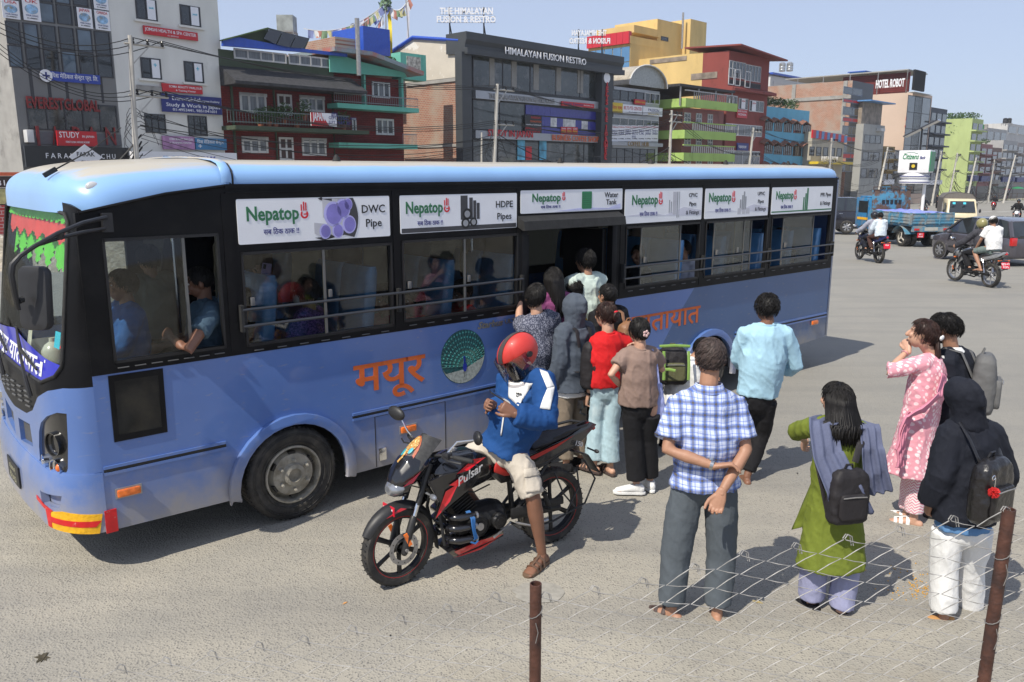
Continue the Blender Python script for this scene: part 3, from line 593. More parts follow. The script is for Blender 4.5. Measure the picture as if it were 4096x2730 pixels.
# floor, ceiling, underside
g = G(); g.box(-1.3,8.0,.62,W - .05,.78,.82); g.box(-1.3,2.42,.05,.62,.78,.82); g.box(3.58,8,.05,.62,.78,.82); ob('floor',g,M('bus_floor',(.08,.08,.08),.7),bus)
g = G(); g.box(-.3,8.0,.06,W - .06,2.5,2.53); ob('ceiling',g,INNER,bus)
g = G(); g.box(-1.2,7.9,.55,1.7,.42,.6); g.box(1.3,1.9,.15,.6,.32,.7); g.box(6.3,7.6,.4,1.9,.4,.75); ob('chassis',g,RUB,bus)
g = G(); g.box(-1.35,-1.0,.35,2.0,.82,1.33); ob('dashboard',g,M('dash_grey',(.11,.11,.11),.6,var=.2),bus,bevel=.03)
g = G(); c = V3((-.95,1.62,1.32)); q = Matrix.Translation(c) @ Matrix.Rotation(R(-58),4,'Y'); g.lathe([(.22,-.012),(.235,0),(.22,.012),(.205,0),(.22,-.012)],28,q,False); ob('steering_wheel',g,PLAS,bus,60)
# wheels
TYRE = M('tyre_rubber',(.022,.021,.020),.7,var=.3,scale=15,bump=.3,bscale=120,col2=(.09,.08,.065),c2scale=6,c2lo=.45,c2hi=.7)
HUB = M('dusty_hub',(.33,.305,.25),.7,.2,var=.25,scale=12,bump=.2,col2=(.20,.175,.13),c2scale=10)
for cx in (0,5.33):
 for yy,sg in ((.0,1),(W,-1)):
  m_ = Matrix.Translation((cx,yy + sg * .0,.375)) @ Matrix.Rotation(R(90 * sg),4,'X')
  g = G(); g.lathe([(.225,-.03),(.25,-.012),(.30,.0),(.345,-.005),(.365,-.02),(.375,-.05),(.375,-.20),(.36,-.23),(.30,-.24),(.225,-.2)],48,m_,False)
  w_ = ob('wheel',g,TYRE,bus,40)
  g = G(); g.c = 0
  for k in range(60):
    a = 2 * math.pi * k / 60; g.box(-.004,.004,.362,.3775,-.225,-.03,m_ @ Matrix.Rotation(a,4,'Z'))
  for k in (.33,.315,.26): g.lathe([(k,-.002),(k + .003,.003),(k + .006,-.002)],48,m_,False)
  ob('tyre_tread',g,TYRE,w_)
  g = G(); dsh = -.07
  g.lathe([(.232,-.03),(.232,-.005),(.218,-.002),(.212,-.03),(.205,-.09),(.19,-.075),(.165,-.02),(.14,-.014),(.095,-.014),(.085,.012),(.055,.02),(.05,-.01),(.0,-.014)],40,m_,False); ob('rim',g,HUB,w_,35)
  g = G()
  for k in range(6):
    a = 2 * math.pi * (k + .5) / 6; c = m_ @ V3((.122 * math.cos(a),.122 * math.sin(a),-.014)); d = m_.to_3x3() @ V3((0,0,1)); g.tube([c,c + d * .03],.014,6); g.tube([c + d * .03,c + d * .045],.009,6)
  ob('wheel_nuts',g,M('pale_nut',(.4,.38,.33),.5,.4),w_)
  for k in range(6): a = 2 * math.pi * k / 6; g = G(); g.box(-.028,.028,.168,.186,-.06,-.017,m_ @ Matrix.Rotation(a,4,'Z')); ob('rim_slot',g,BLKP,w_)
t_ = text('JK TYRE',.05,M('tyre_lettering',(.05,.048,.045),.6),bus,None,ext=.001,bold=.02)
for v in t_.data.vertices:
  a = R(-115) + v.co.x / .30; r = .30 - .02 + v.co.y
  v.co = (r * math.cos(-a - R(20)) * -1,-.004,.375 + r * math.sin(a))
# seats
SEATB = M('seat_blue_plastic',(.085,.24,.47),.22,var=.12,scale=9,bump=.35,bscale=14,coat=.5); SEATF = M('seat_pattern',(.05,.06,.25),.8,var=.2,col2=(.30,.17,.08),c2scale=30,c2lo=.52,c2hi=.56); FR = M('seat_cream_trim',(.6,.62,.6),.5)
def seat():
  t = bpy.data.objects.new('passenger_seat',None); C.objects.link(t); t.parent = bus
  g = G(); g.loft([[V3((x * k0 + dx,y,z)) for x,y in rrect(-.06,.0,.05,.45,.04)] for z,dx,k0 in ((1.15,0,1),(1.4,.03,1.1),(1.7,.07,1.1),(1.88,.09,1),(1.93,.095,.6))]); o = ob('passenger_seat_back',g,SEATB,t,50)
  g = G(); g.box(-.45,.0,.0,.45,1.08,1.2); ob('seat_cushion',g,SEATF,t,bevel=.03)
  g = G(); g.box(-.4,-.36,.05,.09,.8,1.08); g.box(-.1,-.06,.05,.09,.8,1.08); g.box(-.4,-.36,.36,.40,.8,1.08); g.box(-.1,-.06,.36,.4,.8,1.08); ob('seat_leg',g,STEEL,t)
  return t
seat0 = None
SEATX = [-.12,.76,1.56,2.30,4.82,5.64,6.45,7.14,7.85]
first = True
for x in SEATX:
  for y in ((.12,.59) if True else ()) + (1.68,):
    if x == 2.22 and y < 1: y0 = y
    t = seat() if first else copy_tree(s0,bus)
    if first: s0 = t; first = False
    t.location = (x,y,0)
# poles, curtain with green and red points, flowers, bottle on the dashboard
g = G()
for x,y in ((-.35,1.3),(1.0,1.25),(2.36,.75),(3.65,.75),(5.0,1.25)): g.tube([(x,y,.8),(x,y,2.5)],.016,8)
for y in (.75,1.5): g.tube([(-.2,y,2.32),(7.5,y,2.32)],.014,8)
ob('handrail',g,CHROME,bus,40)
CG = M('curtain_green',(.10,.50,.03),.7,var=.15); CR = M('curtain_red',(.65,.05,.04),.7,var=.15)
def drape(name,mat,z0,z1,pts,t0,amp):
  g = G(); n = 120
  def f(i,j):
    a = .34 + 1.85 * i; x = i * pts; zz = z0 - (z0 - z1(i)) * j
    p = V3(S(a,zz,t0)); p.x += amp * math.sin(i * 190) * (.3 + j); return p
  g.grid(f,n,4); ob(name,g,mat,bus,60,kind=None)
drape('curtain_fringe',CG,2.43,lambda i: 2.37 + .008 * math.sin(i * 90),1,.03,.006)
drape('curtain',CR,2.38,lambda i: 2.22 + .06 * abs(((i * 6) % 1) - .5) * 2,1,.045,.003)
drape('curtain',CG,2.34,lambda i: 2.02 + .14 * abs(((i * 6 + .5) % 1) - .5) * 2 - .07 * (i < .12),1,.10,.008)
g = G()
for k in range(26):
  a = random.uniform(.28,.52); c = V3(S(a,random.uniform(1.5,1.85),.12 + random.random() * .06)); m_ = Matrix.Rotation(random.random() * 6,4,'Z') @ Matrix.Rotation(random.random() * 3,4,'X'); g.ell(c,(.05,.035,.008),8,4,m_)
ob('dashboard_flowers',g,M('flower_red',(.6,.015,.02),.5,var=.3),bus,60)
g = G(); c = V3(S(.62,1.42,.13)); g.lathe([(.07,-.08),(.075,-.06),(.075,.08),(.05,.12),(.02,.14),(.02,.165)],14,Matrix.Translation(c)); ob('plastic_jar',g,M('jar',(.45,.44,.36),.25,var=.1),bus,50)
front('windscreen_permit',[(.295,1.565),(.355,1.575),(.35,1.68),(.29,1.675)],t0=.015,th=.002,mat=M('cyan_paper',(.02,.45,.6),.5)); front('windscreen_paper',[(.80,1.5),(.90,1.49),(.91,1.64),(.82,1.66)],t0=.02,th=.002,mat=M('old_paper',(.5,.48,.38),.7,var=.2))
g = G(); g.tube([(-.97,1.45,1.33),(-1.3,1.5,1.0)],.025,8); ob('steering_column',g,PLAS,bus)
# ---------------------------------------------------------------- people
SKIN = M('skin',(.36,.19,.12),.55,var=.08,scale=12,bump=.05,bscale=120); SKIN2 = M('skin_light',(.50,.29,.20),.52,var=.07,scale=12,bump=.05,bscale=120); SKIN3 = M('skin_dark',(.20,.095,.058),.5,var=.1,scale=12,bump=.05,bscale=120)
HAIR = M('black_hair',(.009,.008,.008),.55,var=.5,scale=60,spec=.3,stretch=(1,1,.15)); HAIRB = M('brown_black_hair',(.030,.014,.011),.5,var=.5,scale=60,spec=.35,stretch=(1,1,.15))
EYE_W = M('eye_white',(.7,.68,.65),.3,var=0)
def cloth(name,col,rough=.85,var=.07,bump=.35,**k): return M(name,col,rough,var=var,scale=k.pop('scale',9),bump=bump,bscale=k.pop('bscale',26),stretch=k.pop('stretch',(1,1,.55)),spec=.25,**k)
DEF = dict(pel=(0,0,.93),chest=(0,-.005,1.20),neck=(0,-.015,1.40),head=(0,.012,1.545),
     sh=(.175,-.01,1.355),el=(.225,-.03,1.09),wr=(.235,.04,.86),hip=(.088,0,.88),kn=(.095,.015,.475),an=(.10,-.025,.085),toe=(.12,1,0))
def lerp(a,b,t): return V3(a) * (1 - t) + V3(b) * t
class Per: pass
def person(label,pos,yaw=0,h=1.65,fem=False,J={},top=None,legs=None,shoes=None,hair='short',skin=SKIN,hy=0,hp=0,curl=(.5,.5),vox=.013,face=False,parent=None,hands=True,hairmat=HAIR,cat='person',group=None,feet=True,slim=1.0,lowz=None,hroll=0):
  p = Per(); p.k = k = h / 1.65
  if isinstance(pos,tuple) and len(pos) == 2: pos = gp(*pos)
  pos = V3(pos); mw = Matrix.Translation(pos) @ Matrix.Rotation(R(yaw),4,'Z') @ Matrix.Scale(k,4)
  root = thing('person',label,cat,mw,group); p.root = root; inv = mw.inverted(); p.mw = mw; Y0 = pos.y
  def cv(v):
    if v[0] == 'p': return inv @ at(v[1],v[2],Y0 + v[3])
    if v[0] == 'w': return inv @ V3(v[1:])
    return V3(v)
  j = p.j = {}
  for n,v in DEF.items():
    if n in ('pel','chest','neck','head'): j[n] = cv(J.get(n,v))
    else:
      v = V3(v)
      if fem and n in ('sh','el','wr'): v.x -= .018
      for s,q in (('R',1),('L',-1)):
        j[n + s] = cv(J[n + s]) if n + s in J else V3((v.x * q,v.y,v.z))
  for s in 'LR':
    if J.get('sh' + s,' ')[0] == 'p': j['sh' + s] = lerp(j['sh' + s],j['neck'] + (j['sh' + s] - j['neck']) * .78,1)
  sf = (j['shR'] - j['shL']).normalized(); hf = (j['hipR'] - j['hipL']).normalized(); up = (j['chest'] - j['pel']).normalized(); up2 = (j['neck'] - j['chest']).normalized()
  p.sf,p.hf,p.up,p.up2 = sf,hf,up,up2; p.fw = up2.cross(sf).normalized()
  s_ = slim; wa = (.118,.088) if fem else (.138,.10); hi = (.168,.118) if fem else (.158,.112); ch = (.142,.108) if fem else (.163,.113)
  pel,chest,neck,head = j['pel'],j['chest'],j['neck'],j['head']
  def spine(f,lo,hem=None,topn=True,ease=0.0):
    "rings from the hem up to the neck, widened by f"
    pts = []; rad = []
    def a(c,r): pts.append(V3(c)); rad.append((r[0] * s_ + f,r[1] * s_ + f))
    if lo is not None and lo > .12:
      hr = hem or (hi[0] + .03,hi[1] + .03)
      for q in (1,.66,.33): a(pel - up * (.02 + (lo - .02) * q),(hi[0] + (hr[0] - hi[0]) * q,hi[1] + (hr[1] - hi[1]) * q))
    elif lo is not None: a(pel - up * lo,hem or hi)
    if lo is None or lo > -.02: a(pel - up * .01,hi)
    if lo is None or lo > -.05: a(pel + up * .05,(hi[0] * .94 + ease * .3,hi[1] * .95 + ease * .3))
    a(lerp(pel,chest,.5),(wa[0] + ease,wa[1] + ease)); a(lerp(pel,chest,.8),(ch[0] * .93 + ease * .7,ch[1] * .95 + ease * .7)); a(chest + up2 * .03,ch); a(lerp(chest,neck,.55),(ch[0] * 1.0,ch[1] * .92)); a(lerp(chest,neck,.78),(ch[0] * .78,ch[1] * .72)); a(lerp(chest,neck,.93),(.078,.07))
    if topn: a(neck + up2 * .035,(.054,.058))
    return pts,rad
  p.spine = spine
  def arm(s,f,t=2.0,wide=0.0):
    sh,el,wr = j['sh' + s],j['el' + s],j['wr' + s]; full = [sh,lerp(sh,el,.5),el,lerp(el,wr,.4),wr]; tt = [0,.5,1,1.4,2]; rr = [.053,.047,.037,.037,.025]
    if fem: rr = [x * .87 for x in rr]
    pts = [sh - sf * (.07 if s == 'R' else -.07) + up2 * .01]; rad = [.05 + f]
    for q,c,r in zip(tt,full,rr):
      if q <= t + 1e-6: pts.append(c); rad.append(r * s_ + f + wide * q / 2)
      else:
        i = tt.index(q); u = (t - tt[i - 1]) / (q - tt[i - 1])
        if u > .01: pts.append(lerp(full[i - 1],c,u)); rad.append((rr[i - 1] + (r - rr[i - 1]) * u) * s_ + f + wide * t / 2)
        break
    return pts,rad
  p.arm = arm
 # ---- body: one continuous skin
  g = G(); a,b = spine(-.017 if legs else -.006,.06); g.tube(a,b,16,True,sf)
  for s in 'LR':
    q,r = arm(s,0); g.tube(q,r,10,True)
    g.tube([neck - up2 * .01,lerp(neck,j['sh' + s],.75)],[.042,.045],8,True)
    hp_,kn,an = j['hip' + s],j['kn' + s],j['an' + s]
    g.tube([hp_ + up * .04,lerp(hp_,kn,.35),lerp(hp_,kn,.8),kn,lerp(kn,an,.3),lerp(kn,an,.75),an],[.068 if legs else .085,.064 if legs else .078,.055,.053,.056,.038,.034] if feet else [.085,.078,.056,.051,.05,.04,.035],12,True)
  body = union(g,vox,4)
  parts = [body]
 # head
  hm = Matrix.Translation(head) @ Matrix((sf,p.fw,up2)).transposed().to_4x4() @ Matrix.Rotation(R(hy),4,'Z') @ Matrix.Rotation(R(hp),4,'X') @ Matrix.Rotation(R(hroll),4,'Y'); p.hm = hm
  g = G(); g.M = hm; g.ell((0,-.008,.014),(.074,.094,.092),20,14); g.ell((0,.028,-.048),(.055,.060,.062),16,10); g.ell((0,.03,-.09),(.03,.035,.025),10,6)
  for q in (-1,1):
    g.ell((q * .076,-.004,-.012),(.011,.021,.031),8,6); g.ell((q * .033,.072,-.028),(.022,.018,.022),8,6)
  if face or vox < .02:
    g.tube([(0,.082,.012),(0,.102,-.018),(0,.106,-.034)],[.010,.013,.016],8,True); g.ell((0,.083,-.066),(.024,.013,.013),10,6); g.tube([(-.04,.076,.024),(0,.086,.022),(.04,.076,.024)],.009,6,True)
  g.M = Matrix.Identity(4); g.tube([neck - up2 * .06,neck + up2 * .02,hm @ V3((0,-.015,-.05))],[(.058,.06),(.052,.054),(.05,.052)],12,True,sf)
  parts.append(union(g,.0055 if vox < .02 else .012,2))
 # hands
  p.hd = {}
  for s in 'LR':
    if not hands: break
    el,wr = j['el' + s],j['wr' + s]; d = (cv(J['hd' + s]) if 'hd' + s in J else (wr - el)).normalized()
    nn = V3(J['hn' + s]) if 'hn' + s in J else (hf * (-1 if s == 'R' else 1)); nn = (nn - d * nn.dot(d)).normalized(); side_ = d.cross(nn).normalized() # nn: palm normal
    if side_.dot(p.fw) < 0 and 'hn' + s not in J: side_ = -side_
    th = J.get('th' + s,1); side_ = side_ * th; cu = curl[0 if s == 'L' else 1]; sc = .92 if fem else 1.0
    g = G(); g.tube([wr - d * .02,wr + d * .03,wr + d * .085],[(.026 * sc,.019),(.038 * sc,.017),(.041 * sc,.015)],10,True,side_)
    for i,(o,ln) in enumerate(((.031,.068),(.0105,.077),(-.0105,.071),(-.031,.056))):
      b0 = wr + d * (.078 - abs(i - 1) * .004) + side_ * o * sc; pts = [b0]
      A = 0
      for sg,fr in enumerate((.44,.32,.26)):
        A += cu * (1.0,1.25,.9)[sg] + .06; pts.append(pts[-1] + (d * math.cos(A) + nn * math.sin(A)) * ln * fr * sc)
      g.tube(pts,[.0090 * sc,.0085 * sc,.0078 * sc,.0065 * sc],7,True)
    tb = wr + d * .02 + side_ * .025; A = .75 - cu * .25; t1 = tb + (d * math.cos(A) + side_ * math.sin(A)) * .042; t2 = t1 + (d * .9 + side_ * .25 + nn * cu).normalized() * .032; t3 = t2 + (d * .9 + nn * cu * 1.2).normalized() * .024
    g.tube([tb,t1,t2,t3],[.015 * sc,.012 * sc,.010 * sc,.008 * sc],7,True); p.hd[s] = (wr,d,nn,side_)
    parts.append(union(g,.0045,1) if vox < .02 else mesh_of(g))
 # feet
  def foot(s):
    an = j['an' + s]; t = (cv(J['toe' + s]) if 'toe' + s in J else j['toe' + s]).normalized(); t.z = 0 if 'tz' not in J else t.z; t.normalize(); return an,t,t.cross(V3((0,0,1))).normalized()
  if feet:
    for s in 'LR':
      an,t,sd_ = foot(s); z0 = an.z - .085
      g = G(); B = V3((an.x,an.y,z0)); q = lambda a_,b_,c_: B + t * a_ + sd_ * b_ + V3((0,0,c_))
      g.tube([q(-.045,0,.035),q(.02,0,.045),q(.09,0,.036),q(.14,0,.024),q(.17,0,.018)],[(.030,.032),(.034,.04),(.038,.028),(.042,.02),(.038,.014)],10,True,sd_)
      g.tube([an,q(0,0,.05)],[.034,.034],10,True)
      if shoes and shoes['kind'] in ('sandal','flipflop'):
        for i in range(5): g.tube([q(.15,-.032 + i * .016,.018),q(.205 - abs(i - (1 if s == 'L' else 3)) * .006,-.033 + i * .0165,.014)],[.009,.008],6,True)
      parts.append(union(g,.007,1) if vox < .02 else mesh_of(g))
  bm = bmesh.new()
  for me in parts: bm.from_mesh(me); bpy.data.meshes.remove(me)
  me = bpy.data.meshes.new('body'); bm.to_mesh(me); bm.free(); p.body = ob('body',me,skin,root,180)
  if face:
    for q in (-1,1):
      g = G(); g.M = hm; g.ell((q * .030,.079,.006),(.014,.008,.0065),8,6); e = ob('eye',g,EYE_W,root,60); g = G(); g.M = hm; g.ell((q * .030,.0855,.006),(.006,.003,.006),8,6); ob('iris',g,BLKP,e,60)
      g = G(); g.M = hm; g.tube([(q * .012,.089,.020),(q * .032,.087,.026),(q * .050,.074,.022)],[.003,.004,.002],5); ob('eyebrow',g,HAIR,root)
    g = G(); g.M = hm; g.tube([(-.022,.088,-.066),(0,.097,-.064),(.022,.088,-.066)],[.003,.006,.003],6,True); ob('lips',g,M('lips',(.33,.10,.08),.5),root,60)
 # ---- clothes
  def garment(nm,g,mat,v=.0115,sm=4,disp=.013):
    if vox > .02: v = max(v,.024); disp = 0
    me = union(g,v,sm)
    if disp:
      sd_ = V3((len(nm) * 3.1 + pos.x * 7,pos.y * 5,0)); vs = me.vertices
      n3 = len(vs) * 3; co = [0.0] * n3; no = [0.0] * n3; vs.foreach_get('co',co); me.vertex_normals.foreach_get('vector',no)
      for i in range(0,n3,3):
        c = V3(co[i:i + 3]); w1 = noise.noise(V3((c.x * 8 + c.z * 2.5,c.y * 8,c.z * 3.2)) + sd_); w2 = noise.noise(V3((c.x * 12 + c.z * 11,c.y * 12,c.z * 7)) + sd_ * 2)
        a_ = (1 - min(1,abs(w1) * 3.6)) ** 2; b_ = (1 - min(1,abs(w2) * 4)) ** 2
        k_ = disp * (a_ * .6 + b_ * .32 - .22); co[i] += no[i] * k_; co[i + 1] += no[i + 1] * k_; co[i + 2] += no[i + 2] * k_
      vs.foreach_set('co',co); me.update()
    return ob(nm,me,mat,root,180)
  p.garment = garment
  if legs:
    L_ = legs; f = L_.get('fit',.012); w = L_.get('w',(.10,.075,.07)); g = G()
    g.tube([pel + up * .075,pel + up * .02,pel - up * .05,pel - up * .11],[(hi[0] * .955 + f - .012,hi[1] * .965 + f - .012),(hi[0] + f - .012,hi[1] + f - .012),(hi[0] + f - .012,hi[1] + f - .012),(hi[0] * .8 + f,hi[1] * .85 + f)],16,True,hf)
    for s in 'LR':
      hp_,kn,an = j['hip' + s],j['kn' + s],j['an' + s]; T = L_.get('t',1.93)
      q = [hp_ - up * .03,lerp(hp_,kn,.45),kn,lerp(kn,an,.5),an + (kn - an).normalized() * .022]; tt = [0,.45,1,1.5,2]; rr = [w[0] * .88,(w[0] + w[1]) / 2,w[1],(w[1] + w[2]) / 2,w[2]]
      pts = []; rad = []
      for i in range(5):
        if tt[i] <= T: pts.append(q[i]); rad.append(rr[i])
        else: u = (T - tt[i - 1]) / (tt[i] - tt[i - 1]); pts.append(lerp(q[i - 1],q[i],u)); rad.append(rr[i - 1] + (rr[i] - rr[i - 1]) * u); break
      g.tube(pts,rad,14)
    p.legs = garment(L_.get('name','trousers'),g,L_['mat'],disp=L_.get('disp',.012))
  if top:
    f = top.get('fit',.016); g = G(); a,b = spine(f,top.get('hem',.08),top.get('hemr'),top.get('neck',False),top.get('ease',.02)); g.tube(a,b,20,False,sf)
    for s in 'LR':
      q,r = arm(s,f + .002,top.get('sleeve',.7),top.get('wide',.02)); g.tube(q,r,12)
      g.tube([neck - up2 * .03,lerp(neck,j['sh' + s],.8)],[.04 + f,.042 + f],8,True)
    p.top = garment(top.get('name','shirt'),g,top['mat'],disp=top.get('disp',.015))
    if top.get('collar'):
      g = G(); cr = top['collar']; rn = []
      for i in range(21):
        a_ = R(-70 + 320 * i / 20) if cr == 'shirt' else R(18 * i); c_,s_2 = math.cos(a_),math.sin(a_)
        rn.append((neck + sf * c_ * .068 - p.fw * s_2 * .066 - up2 * (.012 + .02 * (s_2 < 0) * -s_2)))
      if cr == 'shirt':
        g.loft([[q + up2 * hh + (q - neck).normalized() * oo for q in rn] for hh,oo in ((-.02,.012),(.028,0),(.032,.004),(-.006,.028))],False,False,False)
        ob('collar',g,top.get('cmat',top['mat']),root,60)
      else: g.tube(rn[:-1] + [rn[0]],.009,6); ob('neckband',g,top.get('cmat',top['mat']),root,60)
  if shoes and feet:
    for s in 'LR':
      an,t,sd_ = foot(s); B = V3((an.x,an.y,an.z - .085)); mm = Matrix.Translation(B) @ Matrix((sd_,t,V3((0,0,1)))).transposed().to_4x4(); kd = shoes['kind']
      ol = [(.030,-.07),(.038,0),(.044,.09),(.047,.15),(.036,.195),(.012,.213),(-.02,.208),(-.042,.18),(-.045,.12),(-.034,.03),(-.034,-.05),(-.012,-.085),(.014,-.088)]
      if s == 'R': ol = [(-x,y) for x,y in ol][::-1]
      g = G(); g.prism(ol,.024 if kd != 'flipflop' else .016,mm @ Matrix.Translation((0,0,-.003))); o = ob('shoe' if kd not in ('sandal','flipflop') else 'sandal',g,shoes.get('mat2',RUB),root,bevel=.004)
      g = G(); g.M = mm
      if kd == 'shoe' or kd == 'clog':
        g.tube([(0,-.045,.045),(0,.0,.055 if kd == 'shoe' else .045),(0,.07,.045),(0,.13,.035),(0,.175,.028)],[(.036,.045),(.038,.05 if kd == 'shoe' else .035),(.043,.038),(.044,.03),(.036,.022)],12,True,(1,0,0))
        if kd == 'shoe': g.tube([(0,-.01,.05),(0,-.02,.10)],[(.04,.045),(.04,.045)],12,False,(1,0,0))
        ob('shoe_upper',union(g,.008,2),shoes['mat'],o,180)
      elif kd == 'sandal':
        for y,w_ in ((.035,.014),(.085,.014),(.125,.012)): g.tube([(-.046,y,.012),(-.038,y,.066 - y * .2),(0,y + .005,.096 - y * .3),(.038,y,.066 - y * .2),(.046,y,.012)],[(w_,.004)] * 5,6,False,(0,1,0))
        g.tube([(0,.03,.09),(0,.135,.058)],[(.009,.004)] * 2,6,False,(1,0,0)); ob('sandal_strap',g,shoes['mat'],o,40)
      else:
        g.tube([(-.042,.05,.012),(-.02,.10,.05),(0,.155,.02)],.007,6); g.tube([(.042,.05,.012),(.02,.10,.05),(0,.155,.02)],.007,6); ob('sandal_strap',g,shoes['mat'],o,40)
  if hair: p.hair = make_hair(p,hair,hairmat)
  if top and top.get('hood'):
    g = G(); g.M = hm; hd_ = top['hood']
    if hd_ == 'up':
      g.ell((0,-.02,.02),(.112,.128,.135),16,12); g.tube([(0,-.025,-.03),(0,-.03,-.11),(0,-.02,-.17)],[(.105,.11),(.10,.095),(.12,.10)],14,True,(1,0,0))
      g.tube([(0,-.08,.13),(0,-.13,.08),(0,-.14,.0)],[.03,.04,.03],8,True)
    else:
      g.M = Matrix.Identity(4); g.tube([neck + sf * .10 + p.fw * .03 - up2 * .02,neck + sf * .08 - p.fw * .07 - up2 * .01,neck - p.fw * .11 - up2 * .03,neck - sf * .08 - p.fw * .07 - up2 * .01,neck - sf * .10 + p.fw * .03 - up2 * .02],[.025,.04,.05,.04,.025],10,True)
    ob('hood',union(g,.010,4,.016,.06),top['mat'],root,180)
  return p
def make_hair(p,style,mat):
  hm = p.hm; g = G(); g.M = hm; rnd = random.Random(sum(map(ord,style)) + int(p.root.location.x * 37))
  th = .010 if style == 'crop' else .016
  def line(az): # hairline elevation per azimuth (0 front)
    a = abs((az + math.pi) % (2 * math.pi) - math.pi)
    return R(38) if a < .6 else R(38 - 52 * min(1,(a - .6) / .5)) if a < 1.25 else R(-14 - 26 * min(1,(a - 1.25) / .7))
  def dirv(az,el): return V3((math.sin(az) * math.cos(el),math.cos(az) * math.cos(el),math.sin(el)))
  def scalp(az,el,t): d = dirv(az,el); return V3((0,-.008,.014)) + V3((d.x * (.0745 + t),d.y * (.095 + t),d.z * (.092 + t)))
  nu,nv = 36,12
  outer = [[scalp(2 * math.pi * i / nu,R(90) + (line(2 * math.pi * i / nu) - R(90)) * j_ / nv,th * (1 - .75 * (j_ / nv) ** 3) + rnd.uniform(-.002,.003)) for i in range(nu)] for j_ in range(nv + 1)]
  g.loft(outer,False,True)
  def lock(az,e0,ln,lift,w,droop=0.0,jit=.25,seg=4):
    pts = []; a = az; e = e0
    for q in range(seg + 1):
      t = q / seg; ee = e - ln / .1 * t; P = scalp(a + jit * t,max(ee,R(-50)),th + lift * t); P.z -= droop * t * t
      pts.append(P)
    g.tube(pts,[w,w * 1.0,w * .8,w * .6,w * .15][:seg + 1],3)
  if style != 'bald':
    n = dict(crop=420,short=900,messy=850).get(style,700)
    for k in range(n):
      az = rnd.uniform(0,2 * math.pi); lo = line(az); e0 = rnd.uniform(lo + .15,R(88))
      if style == 'crop': lock(az,e0,rnd.uniform(.015,.03),.003,.003)
      elif style == 'messy': lock(az,e0,rnd.uniform(.02,.05),rnd.uniform(.003,.016),.0026,jit=rnd.uniform(-.35,.35))
      else: lock(az,e0,rnd.uniform(.03,.055),rnd.uniform(.001,.007),.0028,jit=rnd.uniform(-.2,.2))
  def fall(n,z1,spread,back=True,w=.006,y0=-.10,nz=.35):
    for k in range(n):
      az = rnd.uniform(R(75),R(285)) if back else rnd.uniform(R(140),R(220)); P0 = scalp(az,rnd.uniform(R(10),R(60)),th); P1 = scalp(az,R(-15),th + .012)
      zz = z1 * rnd.uniform(.85,1.08); x = P1.x * spread + rnd.uniform(-.02,.02); yy = min(P1.y,-.0) - .02 + rnd.uniform(-.02,.01)
      pts = [P0,P1,V3((P1.x * (1 + spread) / 2,yy,-.08 + zz * .2)),V3((x,yy - .005 + rnd.uniform(-.012,.012),zz * .62)),V3((x * .95 + rnd.uniform(-.012,.012),yy + rnd.uniform(-.02,.01),zz))]
      g.tube(pts,[w * .7,w,w * 1.1,w,w * .25],4)
  if style == 'shoulder': fall(1000,-.25,1.5,w=.006)
  elif style == 'long': fall(600,-.40,.7,w=.006)
  elif style == 'pony':
    c = V3((.0,-.105,-.02))
    for k in range(160):
      a = rnd.random() * 6.28; r = rnd.random() * .03; q = V3((math.cos(a) * r,math.sin(a) * r * .6,0)); L = rnd.uniform(.26,.36); x = rnd.uniform(.0,.05)
      g.tube([scalp(math.pi + rnd.uniform(-1,1),R(10),th),c + q,c + q + V3((x * .3,-.035,-.10)),c + q * 1.4 + V3((x * .8,-.02,-L * .6)),c + q * .6 + V3((x,.0,-L))],[.004,.006,.006,.006,.002],4)
  elif style == 'bun':
    c = V3((0,-.118,.005)); g.ell(c,(.042,.032,.045),14,10)
    for k in range(26):
      a0 = rnd.random() * 6.28; rr = rnd.uniform(.02,.043); g.tube([c + V3((math.cos(a0 + t) * rr,-.02 - .012 * math.cos((rr - .02) * 60) + .01,math.sin(a0 + t) * rr * 1.05)) for t in (0,.5,1.0,1.5,2.0)],[.003,.006,.006,.005,.002],4)
    for k in range(10): a = rnd.uniform(-.5,.5); g.tube([scalp(math.pi + a,R(-25),th),scalp(math.pi + a,R(-38),.02),scalp(math.pi + a * 1.2,R(-50),.02)],[.003,.003,.001],3)
  return ob('hair',g,mat,p.root,180)
def strap(g,p,s,x=.085,w=.022,th=.005,low=.95,f=.03,back=-.115,out=.0):
  "a strap over the shoulder: back, top, front, under the arm"
  j = p.j; q = 1 if s == 'R' else -1; n = j['neck']; c = j['chest']; fw,sf,up = p.fw,p.sf,p.up2
  pts = [c - fw * (.12 + f) + sf * q * x + up * .03,n - fw * (.075 + f) + sf * q * x - up * .02,n + sf * q * (x + .005) + up * (.005 + f * .4),n + fw * (.07 + f) + sf * q * x - up * .05,c + fw * (.115 + f) + sf * q * x,c + fw * (.09 + f) + sf * q * (x + .05) - up * .12,c - fw * .03 + sf * q * (x + .085) - up * .17,c - fw * (.13 + f) + sf * q * x - up * .2]
  g.tube(pts,[(w,th)] * len(pts),8,False,sf)
